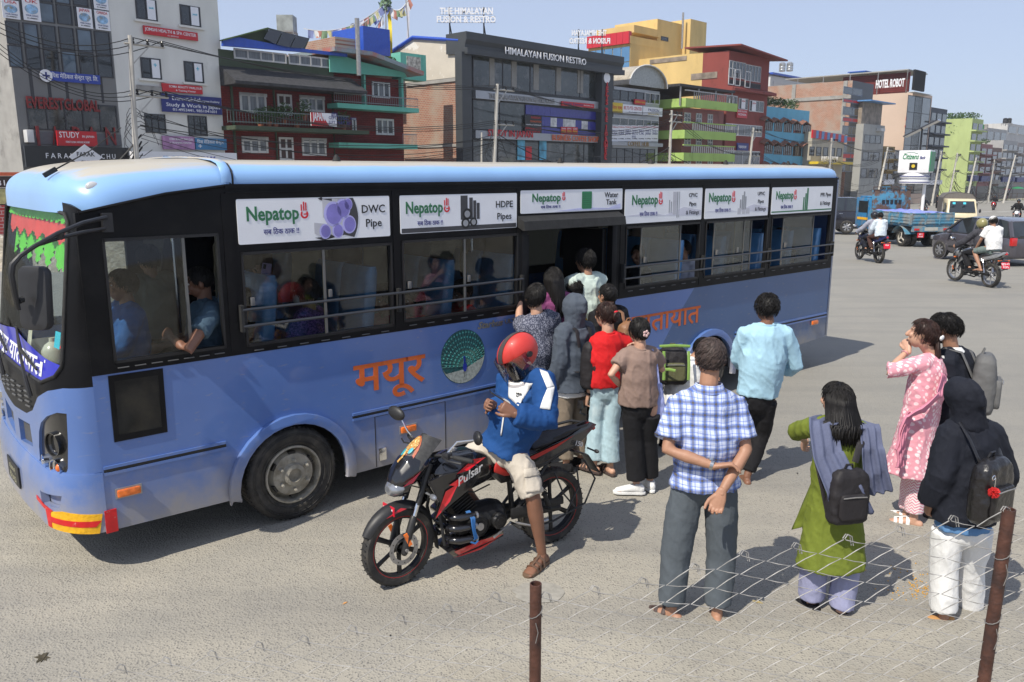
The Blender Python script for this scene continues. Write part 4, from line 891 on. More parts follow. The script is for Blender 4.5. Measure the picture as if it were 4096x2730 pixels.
def sack(name,label,mat,p,c,w,h,d,mat2=None,cat='backpack',straps='LR',pocket=True,yaw=0,tilt=0,f=.03,top=1.0):
  "a soft rucksack centred on c (wearer's space), facing backwards"
  t = thing(name,label,cat,p.mw.copy()); c = V3(c)
  mm = Matrix.Translation(c) @ Matrix.Rotation(R(yaw),4,'Z') @ Matrix.Rotation(R(tilt),4,'X')
  g = G(); g.M = mm; rg = [(-.5,.82,.8),(-.42,.98,1),(-.1,1,1.05),(.2,.98,.95),(.4,.88 * top,.8),(.5,.6 * top,.45)]
  g.loft([[V3((x * kx,y * ky,z * h)) for x,y in rrect(-w / 2,-d / 2,w / 2,d / 2,min(w,d) * .35,3)] for z,kx,ky in rg]); o = ob('bag_body',union(g,.011,3,.016,.06),mat,t,180)
  if pocket:
    g = G(); g.M = mm; g.loft([[V3((x * kx,y - d * .5,z * h)) for x,y in rrect(-w * .36,-d * .22,w * .36,d * .1,.02,3)] for z,kx in ((-.38,.85),(-.3,1),(0,1),(.1,.85))]); ob('bag_pocket',union(g,.010,2),mat2 or mat,t,180)
    g = G(); g.M = mm; g.tube([(-w * .3,-d * .74,h * .05),(0,-d * .78,h * .065),(w * .3,-d * .74,h * .05)],.004,5); ob('zip',g,STEEL,t)
  g = G(); g.M = mm; g.tube([(-.03,d * .2,h * .47),(-.02,d * .1,h * .58),(.02,d * .1,h * .58),(.03,d * .2,h * .47)],.007,6); ob('bag_handle',g,mat2 or mat,t,60)
  for s in straps: g = G(); strap(g,p,s,f=f); ob('strap',g,mat2 or mat,t,60)
  t['mm'] = 1; return t,mm
# ---------------------------------------------------------------- garments' fabrics
def plaid():
  m = M('plaid_cotton',(.52,.58,.74),.85,var=.03,bump=.25,bscale=40,spec=.2); t = m.node_tree; L = t.links.new; b = t.nodes['Principled BSDF']
  tc = nd(t,'ShaderNodeTexCoord'); sx = nd(t,'ShaderNodeSeparateXYZ')
  nw = nd(t,'ShaderNodeTexNoise'); nw.inputs['Scale'].default_value = 4; L(tc.outputs['Object'],nw.inputs[0]); vm = nd(t,'ShaderNodeVectorMath',operation='MULTIPLY_ADD'); L(nw.outputs['Color'],vm.inputs[0]); vm.inputs[1].default_value = (.03,) * 3; L(tc.outputs['Object'],vm.inputs[2]); L(vm.outputs[0],sx.inputs[0])
  def stripe(ch,per,lo,hi,off=0):
    a = nd(t,'ShaderNodeMath',operation='ADD'); L(sx.outputs[ch],a.inputs[0]); a.inputs[1].default_value = 5 + off
    md = nd(t,'ShaderNodeMath',operation='MODULO'); L(a.outputs[0],md.inputs[0]); md.inputs[1].default_value = per
    g1 = nd(t,'ShaderNodeMath',operation='GREATER_THAN'); L(md.outputs[0],g1.inputs[0]); g1.inputs[1].default_value = lo * per
    g2 = nd(t,'ShaderNodeMath',operation='LESS_THAN'); L(md.outputs[0],g2.inputs[0]); g2.inputs[1].default_value = hi * per
    q = nd(t,'ShaderNodeMath',operation='MULTIPLY'); L(g1.outputs[0],q.inputs[0]); L(g2.outputs[0],q.inputs[1]); return q.outputs[0]
  def add(a,b_):
    q = nd(t,'ShaderNodeMath',operation='ADD'); L(a,q.inputs[0]); L(b_,q.inputs[1]); return q.outputs[0]
  def mix(f,a,col,k):
    s = nd(t,'ShaderNodeMath',operation='MULTIPLY'); L(f,s.inputs[0]); s.inputs[1].default_value = k
    x = nd(t,'ShaderNodeMix',data_type='RGBA'); L(s.outputs[0],x.inputs[0]); L(a,x.inputs[6]); x.inputs[7].default_value = (*col,1); return x.outputs[2]
  c = b.inputs['Base Color'].links[0].from_socket; P = .062
  c = mix(add(stripe(0,P,.0,.42),stripe(2,P,.0,.42)),c,(.10,.17,.48),.6); c = mix(add(stripe(0,P,.12,.30),stripe(2,P,.12,.30)),c,(.10,.09,.08),.5)
  c = mix(add(stripe(0,P,.62,.68),stripe(2,P,.62,.68)),c,(.05,.12,.5),.6)
  L(c,b.inputs['Base Color']); return m
def speck(name,a,b_,scale=70,thr=.5,typ='noise'):
  return M(name,a,.85,var=.1,col2=b_,c2scale=scale,c2lo=thr - .03,c2hi=thr + .04,bump=.25,bscale=26,spec=.2)
def leafprint():
  m = M('pink_leaf_print',(.66,.30,.36),.85,var=.03,bump=.25,bscale=30,spec=.2); t = m.node_tree; L = t.links.new; b = t.nodes['Principled BSDF']
  tc = nd(t,'ShaderNodeTexCoord'); mp = nd(t,'ShaderNodeMapping'); mp.inputs['Rotation'].default_value = (0,R(35),0); mp.inputs['Scale'].default_value = (50,16,25); L(tc.outputs['Object'],mp.inputs[0])
  v = nd(t,'ShaderNodeTexVoronoi'); v.inputs['Scale'].default_value = 1; v.inputs['Randomness'].default_value = .35; L(mp.outputs[0],v.inputs[0]); r = nd(t,'ShaderNodeMapRange'); r.inputs[1].default_value = .42; r.inputs[2].default_value = .36; L(v.outputs['Distance'],r.inputs[0])
  x = nd(t,'ShaderNodeMix',data_type='RGBA'); L(r.outputs[0],x.inputs[0]); L(b.inputs['Base Color'].links[0].from_socket,x.inputs[6]); x.inputs[7].default_value = (.80,.62,.64,1); L(x.outputs[2],b.inputs['Base Color']); return m
def chevron():
  m = M('chevron_print',(.78,.68,.68),.85,var=.02,bump=.2,bscale=30,spec=.2); t = m.node_tree; L = t.links.new; b = t.nodes['Principled BSDF']; tc = nd(t,'ShaderNodeTexCoord'); sx = nd(t,'ShaderNodeSeparateXYZ'); L(tc.outputs['Object'],sx.inputs[0])
  pp = nd(t,'ShaderNodeMath',operation='PINGPONG'); ad = nd(t,'ShaderNodeMath',operation='ADD'); L(sx.outputs[0],ad.inputs[0]); L(sx.outputs[1],ad.inputs[1]); L(ad.outputs[0],pp.inputs[0]); pp.inputs[1].default_value = .022
  a = nd(t,'ShaderNodeMath',operation='ADD'); L(pp.outputs[0],a.inputs[0]); L(sx.outputs[2],a.inputs[1]); p2 = nd(t,'ShaderNodeMath',operation='PINGPONG'); L(a.outputs[0],p2.inputs[0]); p2.inputs[1].default_value = .012
  gt = nd(t,'ShaderNodeMath',operation='GREATER_THAN'); L(p2.outputs[0],gt.inputs[0]); gt.inputs[1].default_value = .0065
  x = nd(t,'ShaderNodeMix',data_type='RGBA'); L(gt.outputs[0],x.inputs[0]); L(b.inputs['Base Color'].links[0].from_socket,x.inputs[6]); x.inputs[7].default_value = (.62,.25,.32,1); L(x.outputs[2],b.inputs['Base Color']); return m
PLAID = plaid(); LEAF = leafprint(); CHEV = chevron()
GREYT = cloth('grey_trousers',(.085,.10,.115)); SKYB = cloth('sky_blue_jersey',(.34,.54,.66)); BLKC = cloth('black_cloth',(.012,.012,.014)); GREENK = cloth('olive_green_kurta',(.14,.175,.025)); LAV = cloth('lavender_cotton',(.27,.28,.42)); DUP = cloth('grey_blue_chiffon',(.11,.125,.20)); WHT = cloth('white_cotton',(.70,.70,.69)); REDT = cloth('red_jersey',(.56,.015,.018)); TAUPE = cloth('taupe_jersey',(.25,.175,.145)); JEAN = cloth('pale_denim',(.38,.52,.58),col2=(.5,.62,.66),c2scale=6); KHAKI = cloth('khaki_cloth',(.21,.17,.13)); HOODG = cloth('slate_hoodie',(.07,.085,.11)); NAVYP2 = speck('patterned_navy_shirt',(.045,.05,.08),(.25,.26,.32),90,.52); MINT = cloth('mint_shirt',(.47,.55,.50)); YELC = cloth('yellow_cloth',(.62,.42,.04)); PINKS = cloth('pink_scarf',(.62,.24,.33)); NVY = cloth('navy_cloth',(.012,.014,.022)); BLUJ = cloth('royal_blue_jersey',(.012,.06,.20)); CREAM = cloth('cream_cotton',(.52,.47,.40)); PURP = cloth('plum_cloth',(.20,.05,.14))
LEATHER = M('black_leather',(.013,.012,.013),.32,var=.2,bump=.35,bscale=30,coat=.2); BRLEA = M('brown_leather',(.24,.12,.06),.45,var=.25,bump=.3,bscale=40); TAN = M('tan_suede',(.42,.22,.08),.8,var=.1); DKB = M('dark_sandal',(.06,.04,.035),.6); LIME = cloth('lime_webbing',(.20,.33,.08)); BAGB = cloth('black_nylon',(.022,.020,.022),.6); LAVB = cloth('periwinkle_canvas',(.30,.34,.62)); GREYB = cloth('grey_nylon',(.12,.12,.12),.6)

# ---------------------------------------------------------------- people waiting beside the bus
WATCH = M('watch_steel',(.5,.5,.5),.25,1);
def watch(p,s,mat=WATCH,t=.93,nm='watch',face_=True):
  j = p.j; a = lerp(j['el' + s],j['wr' + s],t); d = (j['wr' + s] - j['el' + s]).normalized(); g = G(); g.tube([a - d * .009,a + d * .009],[.032,.031],14);
  if face_: nn = p.hd[s][2] * -1; g.cyl(a + nn * .028,a + nn * .037,.016,12)
  ob(nm,g,mat,p.root,40)
# man in the plaid shirt, hands behind his back
pm_ = person('man in blue plaid short sleeved shirt and grey trousers holding his arm behind his back',(2785,2462),3,1.74,
 J=dict(shL=('p',2678,1640,0),shR=('p',2962,1640,0),elL=('p',2668,1800,-.10),elR=('p',2985,1800,-.10),wrL=('p',2862,1866,-.21),wrR=('p',2884,1975,-.25),hdL=(.95,-.05,.12),hnL=(0,-.35,-1),hdR=(-.30,-.15,-.9),hnR=(-.4,-1,.1),
    anL=('p',2685,2435,.02),anR=('p',2868,2445,0),knL=('p',2702,2225,.03),knR=('p',2886,2225,.03),hipL=(-.082,0,.87),hipR=(.10,0,.87),pel=(.008,0,.92),toeL=(-.75,.6,0),toeR=(.15,1,0),head=(.01,.01,1.55)),
 top=dict(mat=PLAID,hem=.105,hemr=(.192,.142),sleeve=.78,wide=.055,fit=.018,ease=.045,collar='shirt',disp=.014),legs=dict(mat=GREYT,w=(.105,.088,.080),disp=.009),shoes=dict(kind='sandal',mat=DKB,mat2=RUB),hair='crop',hairmat=M('cropped_hair',(.045,.030,.026),.7,var=.5,scale=60),curl=(.35,.55))
watch(pm_,'L')
# man in the light blue jersey
pb_ = person('man in light blue long sleeved jersey and black trousers walking towards the bus rear',(2985,1928),8,1.69,
 J=dict(shL=('p',2962,1345,0),shR=('p',3160,1345,0),elL=('p',2950,1432,.10),elR=('p',3182,1460,.04),wrL=('p',3000,1480,.30),wrR=('p',3120,1500,.25),neck=('p',3070,1292,0),chest=('p',3058,1395,0),head=('p',3066,1232,.03),pel=('p',3032,1560,0),hipL=('p',2995,1590,0),hipR=('p',3070,1590,0),knR=('p',3045,1740,.1),anR=('p',2988,1905,0),knL=('p',2985,1755,.25),anL=('p',2930,1880,.35),toeR=(.2,1,0)),
 top=dict(mat=SKYB,hem=.05,sleeve=1.5,wide=.02,fit=.018,ease=.035,collar='crew',disp=.016,name='jersey'),legs=dict(mat=BLKC,w=(.10,.075,.06)),shoes=dict(kind='flipflop',mat=RUB,mat2=RUB),hair='messy',skin=SKIN3,hy=12)
# woman in green
pg_ = person('woman in green kurta with grey blue shawl and small black backpack, arm raised',(3285,2442),14,1.50,fem=True,
 J=dict(shL=('p',3245,1712,0),shR=('p',3470,1730,0),elL=('p',3185,1725,.20),wrL=('p',3222,1768,.36),elR=('p',3490,1870,.10),wrR=('p',3440,1950,.25),neck=('p',3362,1685,0),chest=('p',3350,1830,0),pel=('p',3335,2060,0),head=('p',3348,1600,.02),hipL=('p',3280,2090,0),hipR=('p',3390,2090,0),anL=('p',3245,2415,.05),knL=('p',3255,2250,.05),anR=('p',3362,2455,-.02),knR=('p',3385,2260,.02),toeL=(-.35,1,0),toeR=(-.1,1,0),hdL=(.2,.6,-.6)),
 top=dict(mat=GREENK,hem=.36,hemr=(.215,.165),sleeve=1.05,wide=.02,fit=.02,ease=.02,name='kurta',disp=.016),legs=dict(mat=LAV,w=(.098,.095,.085),disp=.012),shoes=dict(kind='shoe',mat=BLKC,mat2=M('pale_sole',(.55,.42,.34),.7)),hair='shoulder',hy=35,skin=SKIN2)
def drape_cloth(nm,p,pts,w0,w1,mat,n=16,fold=.012,th=.006):
  "a hanging length of cloth along pts (wearer's space), with folds across its width"
  g = G(); pts = [V3(q) for q in pts]; N = len(pts)
  def P(t):
    q = t * (N - 1); i = min(N - 2,int(q)); f_ = q - i; f_ = f_ * f_ * (3 - 2 * f_); return lerp(pts[i],pts[i + 1],f_)
  def f(i,j_):
    c = P(i); d = (P(min(1,i + .02)) - P(max(0,i - .02))).normalized(); s = p.sf; s = (s - d * s.dot(d)).normalized(); nn = d.cross(s)
    w = w0 + (w1 - w0) * i; return c + s * (j_ - .5) * w + nn * (math.sin(j_ * 19 + i * 3) * fold * (.4 + i) + .006 * math.sin(i * 23 + j_ * 5))
  g.grid(f,30,n); me = bake(g,[('SOLIDIFY',dict(thickness=th))]); return ob(nm,me,mat,p.root,180)
inv = pg_.mw.inverted(); Q = lambda x,y,dy: inv @ at(x,y,pg_.mw.translation.y + dy)
drape_cloth('shawl',pg_,[Q(3400,1725,.18),Q(3330,1668,.06),Q(3290,1690,-.10),Q(3310,1820,-.17),Q(3375,1960,-.24),Q(3425,2075,-.20)],.13,.24,DUP)
drape_cloth('shawl',pg_,[Q(3330,1735,.18),Q(3400,1672,.05),Q(3478,1710,-.09),Q(3490,1800,-.13),Q(3505,1900,-.13),Q(3520,1975,-.11)],.10,.17,DUP)
g = G(); g.grid(lambda a,b: Q(3250 - 75 * a * b - 8 * a,1925 + 175 * b + 20 * a,.05 + .12 * a + .02 * math.sin(b * 9)),6,10); ob('kurta_flap',bake(g,[('SOLIDIFY',dict(thickness=.005))]),GREENK,pg_.root,180)
cc = Q(3392,1985,-.21); bagG,mm = sack('backpack','small black nylon backpack worn low on the woman in green',BAGB,pg_,cc,.27,.36,.11,yaw=-4,f=.012,straps='')
g = G(); g.tube([Q(3262,1800,-.06),Q(3268,1860,-.10),Q(3290,1960,-.14),Q(3310,2060,-.16)],[(.014,.004)] * 4,6,False,pg_.sf); ob('strap',g,BAGB,bagG,60)
g = G(); g.tube([Q(3470,1720,-.03),Q(3440,1780,-.13),Q(3420,1850,-.16)],[(.022,.004)] * 3,6,False,pg_.sf); ob('strap',g,BAGB,bagG,60)
# woman in pink
pp_ = person('woman in pink leaf print kurta holding a hand to her ear, long dark ponytail',(3635,2085),52,1.62,fem=True,
 J=dict(shL=('p',3690,1462,-.10),shR=('p',3770,1462,.12),elL=('p',3548,1490,-.05),wrL=('p',3632,1402,.06),elR=('p',3800,1590,.20),wrR=('p',3740,1650,.32),neck=('p',3722,1418,0),chest=('p',3705,1530,0),pel=('p',3670,1725,0),head=('p',3692,1338,.0),hipL=('p',3650,1765,-.07),hipR=('p',3690,1765,.07),anL=('p',3655,2070,-.05),knL=('p',3662,1915,-.03),anR=('p',3628,2050,.12),knR=('p',3650,1900,.1),hdL=(.5,.35,.8)),
 top=dict(mat=LEAF,hem=.34,hemr=(.21,.18),sleeve=1.25,wide=.0,fit=.018,name='kurta',disp=.016),legs=dict(mat=CHEV,w=(.095,.08,.075)),shoes=dict(kind='sandal',mat=WHT,mat2=WHT),hair='pony',hairmat=HAIRB,hy=18,hp=8,skin=SKIN2,curl=(.8,.4))
inv = pp_.mw.inverted(); Q = lambda x,y,dy: inv @ at(x,y,pp_.mw.translation.y + dy)
g = G(); a = lerp(pp_.j['elL'],pp_.j['wrL'],.85); g.lathe([(.027,-.004),(.031,0),(.027,.004),(.025,0)],14,Matrix.Translation(a) @ (pp_.j['wrL'] - pp_.j['elL']).to_track_quat('Z','Y').to_matrix().to_4x4(),False); ob('bracelet',g,M('pink_beads',(.7,.3,.35),.4),pp_.root,60)
g = G(); c = pp_.hm @ V3((0,-.115,-.01)); g.ell(c + V3((.02,-.02,.02)),(.03,.012,.018),8,6); g.ell(c + V3((-.02,-.02,.02)),(.03,.012,.018),8,6); ob('hair_bow',g,WHT,pp_.root,60)
drape_cloth('scarf',pp_,[Q(3778,1500,-.15),Q(3760,1580,-.2),Q(3690,1640,-.22),Q(3630,1670,-.2),Q(3610,1740,-.2),Q(3600,1800,-.2)],.12,.09,PINKS,fold=.01)
drape_cloth('scarf',pp_,[Q(3640,1650,-.18),Q(3625,1700,-.2),Q(3605,1800,-.22),Q(3600,1870,-.22)],.10,.07,PINKS,fold=.01)
# youth in black jacket behind her
py_ = person('youth in black jacket with white sleeve stripe and grey rucksack behind the pink woman',(3800,2060),62,1.70,
 J=dict(head=('p',3782,1315,0),neck=('p',3805,1400,0),shL=('p',3775,1450,-.13),shR=('p',3870,1440,.15),chest=('p',3825,1520,0),elL=('p',3820,1600,-.1),wrL=('p',3760,1700,.0),elR=('p',3890,1580,.2),wrR=('p',3850,1700,.3)),
 top=dict(mat=NVY,hem=.06,sleeve=1.95,fit=.03,ease=.04,name='jacket',collar='shirt',cmat=WHT),legs=dict(mat=BLKC),shoes=dict(kind='shoe',mat=BLKC),hair='messy',hy=10)
inv = py_.mw.inverted(); Q = lambda x,y,dy: inv @ at(x,y,py_.mw.translation.y + dy)
g = G(); sh,el = py_.j['shL'],py_.j['elL']; o_ = -py_.sf; g.tube([lerp(sh,el,.0) + o_ * .068 + V3((0,0,.03)),lerp(sh,el,.4) + o_ * .082,lerp(sh,el,1.0) + o_ * .07],[(.016,.006)] * 3,6,False,py_.fw); ob('sleeve_stripe',g,WHT,py_.root,60)
g = G(); g.M = py_.hm; g.loft([[V3((.062 * math.sin(a_) * kx,.03 + .075 * math.cos(a_) * kx,z)) for a_ in [R(-90 + 180 * i / 10) for i in range(11)]] for z,kx in ((-.03,1.0),(-.06,1.05),(-.10,.9),(-.115,.6))],False,False,False); ob('face_mask',bake(g,[('SOLIDIFY',dict(thickness=.004))]),BLKC,py_.root,60)
c_ = py_.j['chest'] - py_.fw * .19 + V3((0,0,-.02)); sack('backpack','grey rucksack on the youth in the striped black jacket',GREYB,py_,c_,.30,.44,.16)
# hooded person at the right
ph_ = person('person in black hooded jacket and white trousers, hand in pocket, wearing tan clogs',(3790,2472),22,1.55,fem=True,
 J=dict(head=('p',3850,1600,0),neck=('p',3868,1700,0),chest=('p',3890,1830,0),shL=('p',3790,1745,-.04),shR=('p',3985,1745,.06),elL=('p',3765,1900,-.06),wrL=('p',3722,2010,.02),elR=('p',4020,1900,.08),wrR=('p',3960,2000,.15),pel=('p',3855,2065,0),hipL=('p',3790,2100,0),hipR=('p',3915,2100,0),knL=('p',3775,2270,.02),anL=('p',3775,2465,0),knR=('p',3880,2265,.10),anR=('p',3880,2445,.16),toeL=(-1,.55,0),toeR=(.3,1,0)),
 top=dict(mat=NVY,hem=.02,sleeve=1.95,wide=.015,fit=.045,ease=.045,hood='up',name='jacket',disp=.015),legs=dict(mat=WHT,w=(.105,.09,.085),disp=.008),shoes=dict(kind='clog',mat=TAN,mat2=DKB),hair=None)
inv = ph_.mw.inverted(); Q = lambda x,y,dy: inv @ at(x,y,ph_.mw.translation.y + dy)
g = G(); a,b = ph_.spine(.02,.075,(.165,.12),False); g.tube(a[:3],b[:3],18,False,ph_.sf); ph_.garment('blue_shirt_hem',g,cloth('denim_blue',(.10,.22,.42)))
cb = Q(3962,1958,-.22); bagH,mm = sack('backpack','black leather backpack with red pompom on the hooded person',LEATHER,ph_,cb,.31,.40,.13,yaw=8,f=.02,straps='R')
g = G(); g.tube([Q(3840,1690,-.10),Q(3880,1760,-.16),Q(3920,1850,-.2),Q(3940,1880,-.22)],[(.012,.004)] * 4,6,False,ph_.sf); ob('strap',g,LEATHER,bagH,60)
g = G(); c = Q(3976,1972,-.35); rnd = random.Random(3)
for k in range(90): d = V3((rnd.gauss(0,1),rnd.gauss(0,1),rnd.gauss(0,1))).normalized(); g.tube([c,c + d * .034],[.006,.003],3)
ob('pompom',g,M('red_yarn',(.55,.02,.02),.8),bagH); g = G(); g.tube([c,c + V3((0,0,.09))],.003,4); g.lathe([(.012,-.003),(.016,0),(.012,.003),(.010,0)],12,Matrix.Translation(c + V3((-.03,-.01,.10))) @ Matrix.Rotation(R(90),4,'X'),False); ob('chain',g,CHROME,bagH)

# ---------------------------------------------------------------- crowd at the door
def crowd(label,X,Y,yaw,h,**k): return person(label,V3((X,Y,k.pop('z',0))),yaw,h,**k)
def yof(x,y,z): # depth at which a pixel sits at height z
  r = ray(x,y); return r.y * (z - EYE) / r.z
def standing(label,px_,py_,h,yaw,Yd=None,**k):
  Y = Yd or yof(px_,py_,h); P = at(px_,py_,Y); return person(label,V3((P.x,P.y,P.z - h if Yd else 0)),yaw,h,**k)
p8 = standing('man in patterned navy shirt gripping the window rail with his raised left hand',2143,1142,1.70,38,
 J=dict(elL=('p',2075,1290,.15),wrL=('p',2080,1200,.35),shL=('p',2090,1322,.0),hdL=('w',-.0,.0,1),elR=('p',2240,1450,.3),wrR=('p',2250,1400,.5)) | {'hdL': (.0,.05,1)},top=dict(mat=NAVYP2,hem=.12,sleeve=.75,wide=.05,fit=.022,ease=.05,collar='shirt',disp=.016),legs=dict(mat=BLKC),shoes=dict(kind='shoe',mat=BLKC),hair='short',skin=SKIN2,curl=(1.1,.4))
watch(p8,'L',BLKC,.92)
p9 = standing('person in slate grey hoodie with hood up and charcoal rucksack near the door',2297,1192,1.60,42,fem=True,
 top=dict(mat=HOODG,hem=.14,sleeve=1.95,fit=.035,ease=.04,hood='up',name='hoodie',disp=.02),legs=dict(mat=KHAKI),shoes=dict(kind='shoe',mat=BLKC),hair=None)
sack('backpack','charcoal rucksack on the person in the grey hoodie',BAGB,p9,(.05,-.22,1.06),.29,.44,.15)
g = G(); a,b = p9.spine(.016,.19,(.18,.13),False); g.tube(a[:3],b[:3],18,False,p9.sf); p9.garment('shirt_hem',g,WHT)
p10 = standing('woman in red t-shirt and pale flared jeans, hair in a bun with red clip',2428,1216,1.57,34,fem=True,
 J=dict(shL=('p',2378,1392,-.04),elL=('p',2372,1495,-.05),wrL=('p',2352,1585,.02),shR=('p',2520,1380,.05),elR=('p',2545,1450,.2),wrR=('p',2520,1390,.35),knL=('p',2385,1680,.02),anL=('p',2375,1855,.02),knR=('p',2445,1690,0),anR=('p',2440,1862,0),hipL=('p',2400,1555,0),hipR=('p',2462,1555,0)),
 top=dict(mat=REDT,hem=.045,sleeve=.62,wide=.05,fit=.022,ease=.03,collar='crew'),legs=dict(mat=JEAN,w=(.098,.07,.095),name='jeans',disp=.012),shoes=dict(kind='sandal',mat=DKB,mat2=DKB),hair='bun',hairmat=HAIRB,hy=30,skin=SKIN2)
watch(p10,'L',BLKC,.86)
g = G(); c = p10.hm @ V3((0,-.115,.045)); g.ell(c,(.028,.014,.012),10,6); ob('hair_clip',g,REDP,p10.root,60)
t_ = thing('camera_gimbal','black camera gimbal held by the woman in the red t-shirt','camera',p10.mw.copy()); w0 = p10.hd['L'][0] + p10.hd['L'][1] * .07
g = G(); g.cbox(w0 + V3((-.03,.02,-.01)),(.12,.05,.08),Matrix.Rotation(R(20),4,'Z')); ob('camera_body',g,LEATHER,t_,bevel=.008); g = G(); g.cyl(w0 + V3((.03,.0,.01)),w0 + V3((.13,-.03,.04)),.02,12); ob('lens',g,PLAS,t_,40); g = G(); g.tube([w0 + V3((-.04,.02,-.03)),w0 + V3((-.06,.02,-.10)),w0 + V3((0,.02,-.13))],.012,6); ob('grip',g,PLAS,t_,40)
p11 = standing('woman in taupe t-shirt and black trousers, hand on hip, flower clip in her hair',2561,1278,1.52,22,fem=True,
 J=dict(shL=('p',2490,1425,-.02),elL=('p',2442,1500,-.12),wrL=('p',2500,1560,.06),shR=('p',2622,1420,.03),elR=('p',2650,1480,.2),wrR=('p',2560,1400,.3),anL=('p',2545,1940,.0),knL=('p',2535,1755,.03),anR=('p',2600,1925,.1),knR=('p',2590,1750,.08),toeL=(-.9,.5,0),hipL=('p',2530,1640,0),hipR=('p',2602,1640,0),hdL=(.7,.3,-.5)),
 top=dict(mat=TAUPE,hem=.055,sleeve=.6,wide=.04,fit=.02,ease=.03,collar='crew'),legs=dict(mat=BLKC,w=(.105,.09,.085),disp=.008),shoes=dict(kind='shoe',mat=WHT,mat2=WHT),hair='bun',skin=SKIN2)
g = G(); c = p11.hm @ V3((.01,-.155,.01))
for k in range(5): a = k * 1.257; g.ell(c + V3((math.cos(a) * .02,0,math.sin(a) * .02)),(.014,.006,.014),8,5)
ob('flower_clip',g,M('blush_clip',(.6,.4,.38),.4),p11.root,60)
t_ = thing('tote_bag','periwinkle tote bag hanging from the shoulder of the taupe shirted woman','bag',p11.mw.copy()); inv = p11.mw.inverted(); Q = lambda x,y,dy: inv @ at(x,y,p11.mw.translation.y + dy)
g = G(); g.loft([[Q(x,y,dy) for x,y,dy in ((x0,yy,-.02),(x1,yy + 2,.0),(x1,yy + 2,.10),(x0,yy,.10))] for x0,x1,yy in ((2622,2648,1530),(2616,2655,1580),(2618,2664,1650),(2628,2662,1690))]); ob('bag_body',union(g,.012,3,.015,.06),LAVB,t_,180)
for dy in (-.03,.07): g = G(); g.tube([Q(2608,1398,dy),Q(2625,1440,dy),Q(2636,1535,dy)],[(.010,.003)] * 3,6,False,p11.sf); ob('strap',g,LAVB,t_,60)
# boarding and pushing in the doorway
p12 = standing('man in mint green shirt stepping up into the bus doorway',2345,1000,1.70,38,Yd=8.1,top=dict(mat=MINT,hem=.12,sleeve=1.9,fit=.028,ease=.05,collar='shirt',disp=.02),legs=dict(mat=NVY),shoes=dict(kind='shoe',mat=BLKC),hair='short',
 J=dict(elL=(-.22,.15,1.15),wrL=(-.16,.36,1.25),elR=(.22,.15,1.12),wrR=(.16,.36,1.2)))
p13 = standing('person in yellow shirt with tousled hair squeezed against the bus door',2293,1118,1.66,40,top=dict(mat=YELC,hem=.1,sleeve=.7,fit=.025),legs=dict(mat=NVY),shoes=dict(kind='shoe',mat=BLKC),hair='messy')
p14 = standing('man in black jacket with tan leather rucksack at the right of the door',2434,1140,1.62,40,top=dict(mat=BLKC,hem=.08,sleeve=1.9,fit=.03,collar='shirt'),legs=dict(mat=KHAKI),shoes=dict(kind='shoe',mat=BLKC),hair='crop',skin=SKIN)
sack('backpack','tan leather rucksack on the man in the black jacket',BRLEA,p14,(.06,-.24,1.13),.28,.36,.15)
p15 = standing('woman in plum top climbing the dark bus steps',2215,1075,1.58,30,Yd=7.75,fem=True,top=dict(mat=PURP,hem=.1,sleeve=1.0),legs=dict(mat=BLKC),shoes=dict(kind='shoe',mat=BLKC),hair='long')
p16 = person('person in white shirt bending under a big black and lime hiking rucksack',V3((gp(2690,1830).x,gp(2690,1830).y + .25,0)),-50,1.6,J=dict(pel=('p',2705,1600,0),chest=('p',2735,1500,.05),neck=('p',2775,1440,.06),head=('p',2815,1400,.08),shL=('p',2730,1440,.2),shR=('p',2760,1480,-.12),elL=('p',2790,1530,.2),elR=('p',2790,1560,-.1),wrL=('p',2830,1520,.2),wrR=('p',2830,1540,-.1),hipL=('p',2690,1640,.09),hipR=('p',2720,1640,-.09),anL=('p',2655,1812,.1),knL=('p',2675,1725,.1)),
 top=dict(mat=WHT,hem=.08,sleeve=1.9,fit=.03),legs=dict(mat=BLKC),shoes=dict(kind='shoe',mat=BLKC,mat2=TAN),hair='short')
bagK,mm = sack('backpack','big black hiking rucksack with lime green straps',BAGB,p16,p16.mw.inverted() @ at(2690,1462,p16.mw.translation.y - .08),.30,.37,.20,mat2=cloth('olive_nylon',(.10,.10,.05),.6),yaw=50,tilt=-6,f=.0,straps='')
for a,b in (((-.12,-.17,.16),(-.12,-.19,-.12)),((.12,-.17,.16),(.12,-.19,-.12)),((-.15,-.10,.2),(.15,-.10,.2)),((-.14,-.17,-.02),(-.02,-.25,-.02))):
  g = G(); g.M = mm; g.tube([a,lerp(a,b,.5) + V3((0,-.02,.01)),b],[(.014,.005)] * 3,6,False,(1,0,0) if a[0] == b[0] else (0,0,1)); ob('webbing',g,LIME,bagK,60)
for label,u,v,z,yaw,topm,hr in (('man with pale cap standing inside the dark doorway',2.85,.95,.82,60,BLKC,'short'),('dark haired woman standing just inside the door',2.55,.75,.8,200,NVY,'long')):
  q = person(label,BP.pt(u,v,z) if True else None,yaw,1.6,top=dict(mat=topm,sleeve=1.9),legs=dict(mat=BLKC),hair=hr,hands=False,vox=.022)
  if 'cap' in label: g = G(); g.M = q.hm; g.ell((0,-.005,.02),(.092,.11,.105),16,8,z0=.1); g.loft([[V3((x,y,.05)) for x,y in circ(0,.10,.07,.06,12)],[V3((x,y,.06)) for x,y in circ(0,.10,.07,.06,12)]]); ob('cap',g,WHT,q.root,50)
